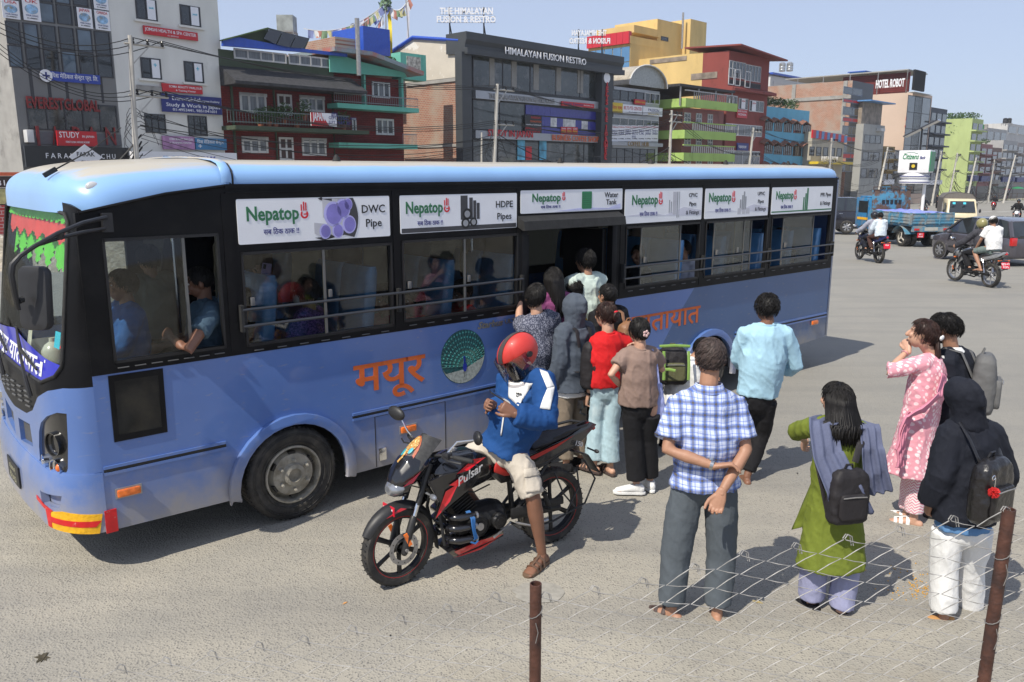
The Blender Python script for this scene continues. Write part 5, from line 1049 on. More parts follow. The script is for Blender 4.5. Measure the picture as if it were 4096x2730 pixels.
# ---------------------------------------------------------------- passengers
SEATED = dict(pel=(0,0,.93),hipL=(-.09,.05,.90),hipR=(.09,.05,.90),knL=(-.12,.43,.93),knR=(.12,.43,.93),anL=(-.12,.45,.55),anR=(.12,.45,.55),elL=(-.2,.10,1.12),elR=(.2,.10,1.12),wrL=(-.1,.32,1.05),wrR=(.1,.32,1.05))
by = 90 - 49.33
def rider_in(label,hx,hyy,v,mat,hair='short',face=True,hm_=None,yaw=90,J={},sl=1.9,fem=False,skin=SKIN,ztop=None,hy=0,stand=False,**k):
  u,z = BP.px(hx,hyy,v); P = BP.pt(u,v,0); hgt = 1.62
  return person(label,V3((P.x,P.y,z - hgt)),by + yaw,hgt,J=({} if stand else SEATED) | J,top=dict(mat=mat,hem=.05,sleeve=sl,fit=.022,ease=.03),legs=dict(mat=BLKC),hair=hair,face=face,fem=fem,skin=skin,feet=False,hy=hy,**k)
dv = rider_in('bus driver in blue shirt seen through the side window',488,1085,.62,cloth('driver_blue',(.04,.13,.36)),yaw=90)
am = rider_in('man leaning his bare elbow out of the window behind the driver',800,1072,.36,cloth('steel_blue_shirt',(.05,.085,.12)),yaw=72,sl=.55,hair='crop',skin=SKIN3,hp=-16,J=dict(elL=('w',*BP.pt(-.77,-.10,1.49)),wrL=('w',*BP.pt(-.80,.14,1.56)),shL=('w',*BP.pt(-.50,.13,1.70)),shR=(.15,-.05,1.35)))
am2 = rider_in('man in loose grey shirt standing beside the driver',590,985,1.35,cloth('grey_green_shirt',(.16,.19,.17)),yaw=10,stand=True,face=False)
ml = rider_in('woman passenger with white face mask and purple shawl at the window',1225,1118,.42,speck('violet_print_cloth',(.05,.02,.10),(.25,.12,.35),60),yaw=40,fem=True,hair='bun',skin=SKIN,J=dict(elL=(-.3,.1,1.0),wrL=(-.42,.30,.98)))
rider_in('woman passenger in red sari behind the third window',1655,1160,.42,cloth('crimson_silk',(.45,.01,.03)),yaw=90,fem=True,hair='bun')
rider_in('masked passenger in bright red top leaning on the window',1850,1125,.42,REDT,yaw=85,fem=True,hair='short',hp=-25)
rider_in('passenger in pink shawl by the second window edge',1540,1160,.5,cloth('rose_silk',(.4,.03,.10)),yaw=95,fem=True,hair='bun')
wh = rider_in('passenger in white hooded top near the rear door',2735,965,.35,cloth('white_hoodie',(.62,.62,.68)),yaw=98,hair='short')
rider_in('man in khaki shirt looking out of the fifth window',3032,935,.40,cloth('khaki_shirt',(.20,.18,.14)),yaw=30,hair='short',skin=SKIN2,sl=.8)
rider_in('passenger in yellow top at the last window',3262,905,.50,cloth('marigold_top',(.62,.38,.02)),yaw=95,hair='short')
rider_in('passenger with dark hair beside the yellow topped one',3125,915,.6,NVY,yaw=90)
rider_in('passenger sitting far inside by the fourth window',2560,985,.7,NVY,yaw=90,face=False)
for k,(u,v,m_) in enumerate(((.3,1.15,BLKC),(1.2,1.2,NVY),(1.9,1.1,GREYT),(4.4,1.2,BLKC),(5.6,1.15,KHAKI),(6.6,1.2,NVY),(-.1,1.55,NVY))):
  person(('dark clothed passenger standing behind the first seats','navy clothed passenger in the aisle behind the third window','grey clothed passenger standing just in front of the door','passenger standing behind the door beside the fourth window','khaki clothed passenger in the aisle at the fifth window','rearmost standing passenger, in navy','passenger standing at the far side behind the driver')[k],BP.pt(u,v,.82),by + 80 + k * 17,1.6 + .02 * (k % 3),top=dict(mat=m_,sleeve=1.9),legs=dict(mat=BLKC),hair='short',vox=.024,hands=False,feet=False,group='passengers standing in the aisle',J=dict(elL=(-.2,.1,1.5),wrL=(-.12,.05,1.7)))
# masks and the phone held up
g = G(); g.M = ml.hm; g.loft([[V3((.060 * math.sin(a_) * kx,.035 + .068 * math.cos(a_) * kx,z)) for a_ in [R(-95 + 190 * i / 10) for i in range(11)]] for z,kx in ((-.022,.98),(-.05,1.12),(-.09,1.0),(-.11,.7))],False,False,False); ob('face_mask',bake(g,[('SOLIDIFY',dict(thickness=.004))]),WHT,ml.root,60)
u,z = BP.px(1062,1095,.30); P = BP.pt(u,.30,z)
t_ = thing('phone','lilac mobile phone held up inside the second window','phone',Matrix.Translation(P) @ Matrix.Rotation(R(by),4,'Z') @ Matrix.Rotation(R(12),4,'Y'))
g = G(); g.prism(rrect(-.037,-.08,.037,.08,.008),.008,XZ); ob('phone_body',g,M('lilac_phone',(.30,.24,.42),.3),t_); g = G(); g.box(-.03,-.008,-.011,-.008,.035,.07); ob('phone_camera',g,BLKP,t_)
pa_ = rider_in('passenger behind the seat raising an arm with a phone',985,1160,.42,NVY,yaw=95,face=False,J=dict(elL=(-.1,-.2,1.45),wrL=('w',*(P + V3((-.02,.05,-.05))))),hair='short')
# ---------------------------------------------------------------- motorcycles
MBLK = M('gloss_black',(.010,.010,.012),.16,var=.1,coat=.8); MMAT = M('matt_black',(.02,.02,.021),.5,var=.2,scale=20); MRED = M('bike_red',(.55,.008,.015),.25,var=.05,coat=.6); ENG = M('engine_black',(.022,.022,.023),.4,.4,var=.25,scale=25,bump=.2); ALLOY = M('alloy',(.42,.42,.43),.35,.85,var=.15,scale=30)
SEATM = M('bike_seat',(.018,.018,.022),.6,var=.2,bump=.2,bscale=60); REDSEAT = M('red_seat_side',(.42,.02,.015),.5,var=.1)
LENS = M('headlamp_glass',(.26,.27,.29),.06,.5,var=.2,scale=25,coat=1)
def veh_mat(front,rear,wb):
  f = gp(*front); r = gp(*rear); d = (f - r); d.z = 0; d.normalize(); c = (f + r) / 2; o = c - d * wb / 2; o.z = gz(o.y)
  return Matrix.Translation(o) @ Matrix.Rotation(math.atan2(-d.x,d.y),4,'Z')
def mwheel(t,y,r,w,mat,ns=6,tape=None,steer=None,disc=True):
  mm = (steer or Matrix.Identity(4)) @ Matrix.Translation((0,y,r)) @ Matrix.Rotation(R(90),4,'Y')
  g = G(); prof = [(r - .075,-w * .32),(r - .045,-w * .46),(r - .018,-w * .44),(r - .004,-w * .25),(r,0),(r - .004,w * .25),(r - .018,w * .44),(r - .045,w * .46),(r - .075,w * .32),(r - .075,-w * .32)]
  g.lathe(prof,40,mm,False); wh = ob('wheel',g,TYRE,t,40)
  g = G()
  for k in range(44):
    for s in (-1,1): g.box(-.0035,.0035,r - .009,r + .0008,s * w * .05,s * w * .36,mm @ Matrix.Rotation(2 * math.pi * k / 44 + .07 * s,4,'Z') @ Matrix.Rotation(s * .5,4,'Y'))
  ob('tyre_tread',g,RUB,wh)
  g = G(); g.lathe([(r - .072,-w * .34),(r - .062,-w * .36),(r - .06,-w * .30),(r - .088,-w * .2),(r - .088,w * .2),(r - .06,w * .30),(r - .062,w * .36),(r - .072,w * .34)],40,mm,False)
  for k in range(ns):
    a = 2 * math.pi * k / ns; d = V3((math.cos(a),math.sin(a),0)); g.tube([mm @ (d * .03),mm @ (d * .10),mm @ (d * (r - .085))],[(.024,.014),(.018,.012),(.021,.012)],6,False,mm.to_3x3() @ V3((-d.y,d.x,0)))
  g.lathe([(.045,-.05),(.05,-.03),(.05,.03),(.045,.05),(.02,.06),(.02,-.06)],16,mm,False); ob('rim',g,mat,wh,40)
  if tape:
    g = G(); g.lathe([(r - .0665,-w * .365),(r - .0695,-w * .362)],40,mm,False); g.lathe([(r - .0665,w * .365),(r - .0695,w * .362)],40,mm,False); ob('rim_tape',g,tape,wh)
  if disc:
    g = G(); g.lathe([(.12,-.075),(.12,-.071),(.085,-.071),(.085,-.075),(.12,-.075)],30,mm,False); ob('brake_disc',g,STEEL,wh,40)
    g = G()
    for k in range(12): a = 2 * math.pi * k / 12; g.cyl(mm @ V3((math.cos(a) * .103,math.sin(a) * .103,-.0765)),mm @ V3((math.cos(a) * .103,math.sin(a) * .103,-.0755)),.005,6)
    ob('disc_holes',g,BLKP,wh)
  return wh
def motorcycle(label,mw,body=MBLK,accent=MRED,rim=ENG,tape=MRED,full=True,group=None,steer=0.0,lean=0.0,plate=None,tail_red=True,seatm=None):
  mw = mw @ Matrix.Rotation(R(-lean),4,'Y'); t = thing('motorcycle',label,'motorcycle',mw,group)
  A0 = V3((0,1.16,.70)); ax = V3((0,-.42,1)).normalized()
  ST = Matrix.Translation(A0) @ Matrix.Rotation(R(steer),4,ax) @ Matrix.Translation(-A0)
  mwheel(t,0,.305,.125,rim,tape=tape,disc=False); mwheel(t,1.33,.295,.095,rim,tape=tape,steer=ST)
  S_ = lambda x,y,z: ST @ V3((x,y,z)); NZ = .07 if full else 0
  for s in (-1,1):
    g = G(); g.tube([S_(s * .085,1.335,.27),S_(s * .085,1.30,.38),S_(s * .085,1.255,.50),S_(s * .085,1.25,.515)],[.024,.028,.027,.022],12,True); f = ob('fork_leg',g,MMAT,t,50)
    g = G(); g.tube([S_(s * .085,1.25,.51),S_(s * .085,1.21,.61)],.0185,12); ob('fork_tube',g,CHROME,f,50)
    g = G(); g.tube([S_(s * .085,1.21,.60),S_(s * .085,1.10,.88)],.022,10); ob('fork_tube',g,MMAT,f,50)
    g = G(); g.cbox(S_(s * .105,1.315,.37),(.008,.03,.10),Matrix.Rotation(R(-22),4,'X')); ob('fork_reflector',g,AMB,f)
    g = G(); g.cyl(S_(s * .05,1.33,.295),S_(s * .12,1.33,.295),.012,8); ob('axle_nut',g,STEEL,f,40)
  g = G(); rg = []
  for i in range(15):
    a = R(200 - 168 * i / 14) if False else R(28 + 122 * i / 14); w = .062 * (1 - .35 * abs(i / 7 - 1) ** 2.5); rr = .325 + .012 * math.sin(i / 14 * math.pi)
    c = V3((0,1.33 + math.cos(a) * rr,.295 + math.sin(a) * rr)); rad = V3((0,math.cos(a),math.sin(a)))
    rg.append([ST @ (c + V3((math.sin(b) * w,0,0)) - rad * (1 - math.cos(b)) * .055) for b in [R(-80 + 160 * k / 10) for k in range(11)]])
  g.loft(rg,False,False,False); me = bake(g,[('SOLIDIFY',dict(thickness=.005))]); fd = ob('front_fender',me,MMAT,t,60)
  g = G(); g.add([rg[4][0] - V3((.004,0,0)),rg[7][1] - V3((.004,0,0)),rg[8][0] - V3((.004,0,0)),rg[6][0] - V3((.004,0,.01))],[(0,1,2,3)]); ob('fender_flash',g,accent,fd)
  g = G(); g.tube([S_(0,1.02,.33),S_(0,1.0,.18)],[(.05,.006),(.035,.006)],6,False,(1,0,0)); ob('mud_flap',g,RUB,t)
 # nose fairing with lamp and visor
  def sec(y,z,w,h,k=.5,n=12): return [S_(w * math.cos(a) * (1 if math.sin(a) > 0 else 1 - (k if w > .03 else 0) * .5 * abs(math.sin(a))),y,z + NZ + h * math.sin(a)) for a in [2 * math.pi * i / n for i in range(n)]]
  g = G(); g.loft([sec(1.10,.80,.095,.10),sec(1.18,.80,.125,.125),sec(1.27,.765,.125,.125),sec(1.34,.72,.10,.095),sec(1.375,.70,.06,.055),sec(1.385,.695,.02,.02)]); ob('nose_fairing',union(g,.008,4) if full else g,body,t,180)
  g = G(); g.loft([sec(1.31,.675,.105,.075),sec(1.37,.665,.085,.062),sec(1.405,.66,.045,.035)]); hl = ob('headlight',union(g,.007,3) if full else g,LENS,t,180)
  g = G(); g.loft([sec(1.29,.685,.112,.088),sec(1.33,.68,.108,.082),sec(1.32,.68,.095,.07)]); ob('headlight_bezel',g,MBLK,hl,60)
  g = G()
  def vis(a,b):
    w = .14 * (1 - .3 * b ** 3) * (1 - .15 * (1 - b)); x = (a - .5) * 2; return S_(x * w,1.345 - .26 * b - .09 * x * x + .03 * math.sin(b * 3),.79 + NZ + .225 * b - .045 * x * x)
  g.grid(vis,12,10); vs = ob('visor',bake(g,[('SOLIDIFY',dict(thickness=.005))]),M('dusty_visor',(.03,.03,.03),.55,var=.4,scale=40),t,60)
  if full:
    GOLD = M('sticker_orange',(.36,.085,.02),.5,var=.5,scale=90,col2=(.35,.02,.02),c2scale=35,c2lo=.45,c2hi=.55); GD2 = M('sticker_gold',(.42,.20,.04),.5,var=.4,scale=120,col2=(.9,.75,.35),c2scale=60); CY = M('sticker_teal',(.03,.35,.42),.4)
    def pr_(x,y,oy=.004): return V3(vis(.5 + x / .25 * 1.1,y)) + (ST.to_3x3() @ V3((0,1,.75))).normalized() * oy
    def onv(pts,mat,oy): g = G(); n = len(pts); c = (sum(p[0] for p in pts) / n,sum(p[1] for p in pts) / n); g.add([pr_(*c,oy)] + [pr_(*p,oy) for p in pts],[(0,1 + k,1 + (k + 1) % n) for k in range(n)]); ob('sticker',g,mat,vs)
    onv([(.068 * math.cos(R(a)),.48 + .46 * math.sin(R(a))) for a in range(0,360,20)],GOLD,.006); onv([(.045 * math.cos(R(a)),.70 + .22 * math.sin(R(a))) for a in range(0,360,24)],GD2,.0085)
    onv([(.02 + .016 * math.cos(R(a)),.5 + .10 * math.sin(R(a))) for a in range(0,360,40)],CY,.010); onv([(-.03 + .012 * math.cos(R(a)),.58 + .08 * math.sin(R(a))) for a in range(0,360,40)],CY,.010); onv([(-.012,.62),(.008,.62),(.004,.35),(.02,.25),(.0,.22),(-.012,.38)],GD2,.011)
  for s in (-1,1):
    g = G(); g.add([S_(s * .118,1.20,.79 + NZ),S_(s * .122,1.30,.745 + NZ),S_(s * .10,1.345,.70 + NZ),S_(s * .118,1.27,.72 + NZ)],[(0,1,2,3)]); g.v = [tuple(V3(v) + V3((s * .008,0,0))) for v in g.v]; ob('nose_flash',g,accent,t)
    g = G(); g.tube([S_(s * .10,1.15,.68),S_(s * .17,1.15,.675)],.008,6); g.ell(S_(s * .20,1.155,.675),(.045,.022,.024),12,8); ob('indicator',g,LENS if full else AMB,t,60)
 # bars, grips, levers, mirrors
    g = G(); g.tube([S_(s * .07,1.08,.93),S_(s * .16,1.06,.955),S_(s * .30,1.0,.955)],.011,8); hb = ob('handlebar',g,MMAT,t,40)
    g = G(); g.tube([S_(s * .27,1.012,.955),S_(s * .39,.965,.95)],[.0175,.018],10,True); g.cyl(S_(s * .385,.967,.95),S_(s * .41,.957,.95),.014,8); ob('grip',g,RUB,hb,40)
    g = G(); g.cbox(S_(s * .215,1.04,.96),(.06,.05,.045),Matrix.Rotation(R(-s * 20),4,'Z')); ob('switchgear',g,PLAS,hb,bevel=.006)
    g = G(); g.tube([S_(s * .20,1.07,.955),S_(s * .28,1.085,.95),S_(s * .38,1.04,.945)],[.007,.006,.008],6,True); ob('lever',g,MMAT,hb,40)
    g = G(); my = (1.10,1.17) if s > 0 or not full else (.86,1.09); mx_ = .33 if s > 0 else .36; g.tube([S_(s * .20,1.03,.97),S_(s * .23,lerp((1.06,0,0),(my[0],0,0),.5)[0],1.05),S_(s * mx_ * .93,my[0],my[1] - .02)],[.008,.007,.006],8); mi = ob('mirror',g,CHROME if full else MMAT,t,40)
    g = G(); mm = Matrix.Translation(S_(s * mx_,*my)) @ Matrix.Rotation(R(s * 18),4,'Z') @ Matrix.Rotation(R(-s * 12),4,'Y'); g.M = mm; g.ell((0,.012,0),(.088,.03,.052),14,8); ob('mirror_shell',g,MMAT,mi,60)
    g = G(); g.M = mm; g.ell((0,-.008,0),(.066,.012,.038),14,6); ob('mirror_glass',g,CHROME,mi,60)
  g = G(); g.cbox(S_(0,1.10,.93),(.17,.07,.03)); g.cyl(S_(0,1.10,.93),S_(0,1.135,.84),.03,12); ob('triple_clamp',g,MMAT,t,bevel=.006)
  g = G(); g.cbox(S_(0,1.16,.955),(.16,.04,.07),Matrix.Rotation(R(35),4,'X')); ob('instrument_cluster',g,PLAS,t,bevel=.01)
 # tank and shrouds
  g = G()
  def ts(y,z0,z1,w,k=1): return [V3((x,y,z)) for x,z in ((-w * .55,z0),(-w * .95,z0 + (z1 - z0) * .3),(-w,z0 + (z1 - z0) * .6),(-w * .72,z1 - .02),(-w * .3,z1),(w * .3,z1),(w * .72,z1 - .02),(w,z0 + (z1 - z0) * .6),(w * .95,z0 + (z1 - z0) * .3),(w * .55,z0))]
  g.loft([ts(1.06,.72,.84,.08),ts(1.0,.64,.885,.125),ts(.88,.62,.92,.155),ts(.74,.62,.915,.15),ts(.62,.64,.87,.115),ts(.53,.66,.80,.08)]); tk = ob('fuel_tank',union(g,.010,6),body,t,180)
  g = G(); g.lathe([(.038,-.01),(.038,.004),(.028,.006),(.026,.002),(0.012,.003)],20,Matrix.Translation((0,.86,.925))); ob('fuel_cap',g,ALLOY,tk,40)
  for s in (-1,1):
    g = G()
    def shr(y,z,x): return V3((s * x,y,z))
    P_ = [shr(1.13,.76,.13),shr(1.0,.80,.165),shr(.84,.80,.175),shr(.70,.76,.165),shr(.80,.66,.17),shr(.95,.58,.165),shr(1.07,.50,.15),shr(1.10,.47,.14),shr(1.06,.60,.16)]
    n = len(P_); g.add(P_ + [p - V3((s * .03,0,0)) for p in P_],[tuple(range(n)),tuple(range(n,2 * n))[::-1]] + [(i,(i + 1) % n,n + (i + 1) % n,n + i) for i in range(n)]); sh_ = ob('tank_shroud',g,body,t,bevel=.006)
    o_ = V3((s * .012,0,0)); g = G()
    for poly in ([shr(1.10,.49,.146),shr(1.02,.68,.168),shr(.92,.72,.174),shr(.99,.60,.168)],[shr(.99,.72,.168),shr(.88,.77,.178),shr(.84,.74,.176),shr(.92,.70,.174)]):
      k = len(g.v); g.add([p + o_ for p in poly],[(0,1,2,3)])
    g.add([shr(.93,.79,.158) + V3((s * .024,0,0)),shr(.78,.87,.138) + V3((s * .03,0,0)),shr(.66,.86,.118) + V3((s * .03,0,.0)),shr(.83,.80,.16) + V3((s * .022,0,0))],[(0,1,2,3)]) if full else None
    ob('shroud_flash',g,accent,sh_)
  if full:
    tt_ = text('Pulsar',.085,M('script_silver',(.7,.7,.72),.3,.5),t,Matrix.Translation((-.196,.93,.70)) @ Matrix(((0,0,-1,0),(-1,0,0,0),(0,1,0,0),(0,0,0,1))) @ Matrix.Rotation(R(22),4,'Z'),shear=.5,bold=.01,fit=.24)
 # seats and tail
  g = G(); g.tube([(0,.60,.77),(0,.48,.775),(0,.30,.78),(0,.20,.79)],[(.07,.035),(.105,.045),(.125,.045),(.12,.04)],14,True,(1,0,0)); ob('seat',union(g,.010,3),seatm or SEATM,t,180)
  g = G(); g.tube([(0,.20,.83),(0,.08,.85),(0,-.12,.88),(0,-.26,.90)],[(.10,.035),(.115,.04),(.10,.035),(.06,.025)],14,True,(1,0,0)); ob('pillion_seat',union(g,.010,3),seatm or SEATM,t,180)
  for s in (-1,1):
    g = G(); P_ = [V3((s * .115,.60,.70)),V3((s * .13,.42,.755)),V3((s * .128,.22,.80)),V3((s * .10,-.12,.86)),V3((s * .05,-.40,.93)),V3((s * .045,-.46,.90)),V3((s * .09,-.24,.78)),V3((s * .11,.10,.68)),V3((s * .125,.36,.62)),V3((s * .12,.52,.62))]
    n = len(P_); g.add(P_ + [p - V3((s * .03,0,0)) for p in P_],[tuple(range(n)),tuple(range(n,2 * n))[::-1]] + [(i,(i + 1) % n,n + (i + 1) % n,n + i) for i in range(n)]); tp = ob('tail_panel',g,body,t,bevel=.006)
    g = G(); o_ = V3((s * .006,0,0)); g.add([V3((s * .133,.30,.775)) + o_,V3((s * .112,-.0,.83)) + o_,V3((s * .085,-.2,.868)) + o_,V3((s * .105,-.0,.80)) + o_,V3((s * .128,.22,.755)) + o_],[(0,1,2,3,4)]); ob('tail_flash',g,REDSEAT if full else accent,tp)
    if full: g = G(); g.tube([(s * .118,.56,.76),(s * .125,.47,.73),(s * .122,.40,.70)],[(.045,.012),(.06,.014),(.035,.01)],10,True,(0,.3,1)); ob('seat_side',g,REDSEAT,t,60)
    g = G(); g.tube([(s * .09,.02,.87),(s * .12,-.10,.915),(s * .10,-.30,.93),(s * .05,-.36,.92)],[.008,.012,.012,.008],8,True); ob('grab_rail',g,MMAT,t,50)
    g = G(); g.tube([(s * .04,-.36,.72),(s * .12,-.37,.71)],.007,6); g.ell((s * .14,-.375,.71),(.03,.016,.016),10,6); ob('indicator',g,PLAS if full else AMB,t,60)
  if full: text('150',.055,M('script_silver'),t,Matrix.Translation((-.108,-.18,.79)) @ Matrix(((0,0,-1,0),(-1,0,0,0),(0,1,0,0),(0,0,0,1))) @ Matrix.Rotation(R(-20),4,'Z'),bold=.02)
  g = G(); g.cbox((0,-.43,.885),(.07,.03,.06),Matrix.Rotation(R(-25),4,'X')); ob('tail_light',g,M('red_lens',(.5,.01,.01),.12,coat=1),t,bevel=.008)
  g = G(); g.tube([(0,-.22,.72),(0,-.36,.66),(0,-.46,.50)],[(.06,.012),(.06,.008),(.075,.006)],8,False,(1,0,0)); ob('rear_fender',g,MMAT,t,60)
  if plate:
    mm = Matrix.Translation((0,-.45,.60)) @ Matrix(((1,0,0,0),(0,0,-1,0),(0,1,0,0),(0,0,0,1))) @ Matrix.Rotation(R(-14),4,'X'); g = G(); g.box(-.11,.11,-.08,.08,-.004,.004,mm); pl = ob('number_plate',g,M('plate_red',(.6,.01,.03),.4),t)
    text(plate,.075,WHITE,pl,mm @ Matrix.Translation((0,.012,.006)),align='CENTER',bold=.015)
  if full:
    mm = ST @ Matrix.Translation((.0,1.40,.585)) @ Matrix(((-1,0,0,0),(0,0,1,0),(0,1,0,0),(0,0,0,1))); g = G(); g.box(-.075,.075,-.03,.035,-.004,.004,mm); pl = ob('number_plate',g,M('plate_red',(.6,.01,.03),.4),t); text('७ ७२१',.05,WHITE,pl,mm @ Matrix.Translation((0,-.015,.006)),align='CENTER',bold=.02)
 # engine, frame, swing arm
  g = G(); g.tube([(0,.55,.36),(0,.74,.37)],[(.13,.12),(.12,.11)],12,True,(1,0,0)); g.cbox((0,.80,.36),(.17,.16,.16)); ob('crankcase',union(g,.011,3),ENG,t,180)
  g = G()
  for k in range(8): g.cbox((0,.80 + k * .013,.455 + k * .021),(.19 - .004 * (k % 2),.17,.008),Matrix.Rotation(R(-28),4,'X'))
  ob('cylinder_fins',g,ENG,t); g = G(); g.cbox((0,.90,.64),(.15,.14,.08),Matrix.Rotation(R(-28),4,'X')); g.cbox((0,.85,.54),(.12,.10,.2),Matrix.Rotation(R(-28),4,'X')); ob('cylinder_head',g,ENG,t,bevel=.012)
  for s,yy,r in ((-1,.74,.085),(-1,.56,.065),(1,.70,.09)):
    g = G(); g.lathe([(r,0),(r,.03),(r * .8,.045),(r * .78,.04),(r * .45,.042),(r * .42,.05),(0.005,.05)],24,Matrix.Translation((s * .115,yy,.345)) @ Matrix.Rotation(R(90 * s),4,'Y')); ob('engine_cover',g,ENG,t,40)
  g = G(); g.lathe([(.03,.05),(.028,.054),(.005,.054)],20,Matrix.Translation((-.115,.74,.345)) @ Matrix.Rotation(R(-90),4,'Y')); ob('engine_badge',g,ALLOY,t,40)
  g = G(); g.tube([(0,1.12,.74),(0,.98,.52),(0,.92,.22),(0,.60,.20),(0,.40,.30)],.02,8); g.tube([(0,1.10,.80),(0,.70,.66),(0,.38,.62),(0,.36,.34)],.024,8)
  for s in (-1,1): g.tube([(s * .09,.42,.60),(s * .10,.10,.70),(s * .06,-.24,.80)],.014,6); g.tube([(s * .09,.42,.34),(s * .10,.22,.52),(s * .09,.05,.72)],.013,6)
  ob('frame',g,MMAT,t,40)
  for s in (-1,1):
    g = G(); g.tube([(s * .09,.42,.34),(s * .10,.20,.325),(s * .095,-.03,.305)],[(.022,.035),(.018,.03),(.014,.026)],8,False,(1,0,0)); ob('swing_arm',g,MMAT,t,50)
    g = G(); a,b = V3((s * .125,.10,.36)),V3((s * .115,.20,.66)); g.tube([a,lerp(a,b,.35)],.02,8); g.tube([lerp(a,b,.3),b],.012,8); q = []
    for k in range(49): u = k / 48; c = lerp(a,b,.28 + .6 * u); an_ = u * 2 * math.pi * 7; q.append(c + V3((math.cos(an_) * .026,math.sin(an_) * .026,0)))
    g.tube(q,.005,4); g.tube([lerp(a,b,.85),b + V3((0,.03,.02))],.022,8); ob('shock_absorber',g,MMAT if full else CHROME,t,60)
  g = G(); g.tube([(.14,.82,.30),(.15,.60,.20),(.15,.30,.26),(.16,.10,.36),(.17,-.22,.50)],[.02,.024,.04,.045,.038],10,True); ob('exhaust',g,MMAT if full else CHROME,t,50)
  g = G(); g.box(-.125,-.10,-.05,.44,.335,.40); ob('chain_cover',g,MMAT,t,bevel=.01)
  for s in (-1,1):
    g = G(); g.tube([(s * .10,.44,.29),(s * .24,.44,.29)],[.010,.016],8,True); ob('foot_peg',g,RUB,t,40); g = G(); g.tube([(s * .11,.12,.42),(s * .13,.16,.36),(s * .22,.15,.37)],[.012,.012,.015],8,True); ob('foot_peg',g,RUB if full else STEEL,t,40)
  g = G(); g.tube([(-.13,.46,.30),(-.15,.58,.25),(-.17,.63,.24)],[.007,.007,.009],6,True); g.tube([(-.10,.40,.28),(-.16,.30,.25),(-.19,.15,.27)],.010,6); ob('gear_lever',g,ALLOY,t,40)
  if full:
    for s in (-1,1): # leg guard bars with the blue cord
      g = G()
      for z,yy in ((.46,.97),(.38,.98),(.29,.98)): g.tube([(s * .05,yy,z),(s * .14,yy,z),(s * .185,yy - .05,z),(s * .19,yy - .17,z - .005)],[.022,.026,.027,.026],10,True)
      lg = ob('leg_guard',g,MBLK,t,50)
      for z,yy in ((.46,.79),(.38,.80),(.29,.80)): g = G(); g.cyl((s * .19,yy + .005,z - .005),(s * .19,yy - .012,z - .005),.025,12); ob('guard_cap',g,ALLOY,lg,40)
      g = G(); g.tube([(s * .05,1.02,.66),(s * .10,1.04,.50),(s * .08,1.0,.24)],.013,8); ob('guard_stay',g,MMAT,lg,40)
    g = G(); rnd = random.Random(5)
    for k in range(16): y0 = .83 + rnd.uniform(-.012,.02); y1 = .82 + rnd.uniform(-.01,.02); g.tube([(-.15,y0,.485),(-.222 - rnd.random() * .008,y0,.45),(-.225,(y0 + y1) / 2,.37),(-.224,y1 - .01,.29),(-.17,y1,.25)],.0035,4)
    g.tube([(-.225,.80,.27),(-.235,.83,.26),(-.225,.86,.275)],.007,5); ob('blue_cord',g,M('blue_cord',(.02,.12,.34),.7),t,60)
    g = G(); P_ = [V3((-.13,1.0,.20)),V3((-.14,.80,.24)),V3((-.13,.52,.25)),V3((-.09,.50,.19)),V3((-.07,.72,.13)),V3((-.06,.92,.12))]; n = 6
    g.add(P_ + [V3((-p.x,p.y,p.z)) for p in P_],[tuple(range(n)),tuple(range(n,2 * n))[::-1]] + [(i,(i + 1) % n,n + (i + 1) % n,n + i) for i in range(n)]); bp = ob('belly_pan',g,MBLK,t,bevel=.008)
    g = G(); g.add([V3((-.146,.96,.20)),V3((-.152,.74,.235)),V3((-.146,.53,.235)),V3((-.13,.60,.205)),V3((-.10,.90,.145))],[(0,1,2,3,4)]); g.add([V3((-.085,.94,.128)),V3((-.10,.72,.155)),V3((-.105,.56,.195)),V3((-.09,.70,.135)),V3((-.075,.86,.12))],[(0,1,2,3,4)]); ob('belly_flash',g,accent,bp)
    g = G(); g.tube([(-.14,.22,.22),(-.19,.10,.25),(-.20,-.20,.33),(-.17,-.33,.50),(-.14,-.25,.66)],.008,6)
    g.tube([(-.15,.05,.62),(-.19,.0,.45),(-.20,-.10,.32)],.007,6); g.tube([(-.17,-.15,.63),(-.195,-.15,.48),(-.2,-.02,.3)],.007,6); ob('saree_guard',g,MMAT,t,50)
    g = G()
    for a_,b_,c_ in (((.05,1.12,.90),(.09,1.20,.70),(.02,.95,.60)),((-.05,1.10,.90),(-.10,1.17,.74),(-.06,.98,.62)),((-.06,.86,.62),(-.11,.75,.60),(-.08,.60,.62))): g.tube([a_,b_,c_],.006,5)
    ob('cables',g,RUB,t,50)
  t['mw'] = 1; return t,mw
MB = veh_mat((1578,2345),(2225,2158),1.33 * .92) @ Matrix.Scale(.92,4)
bk,MB = motorcycle('black motorcycle with red flashes, parked in front of the bus with a rider astride',MB,steer=8,lean=-4)
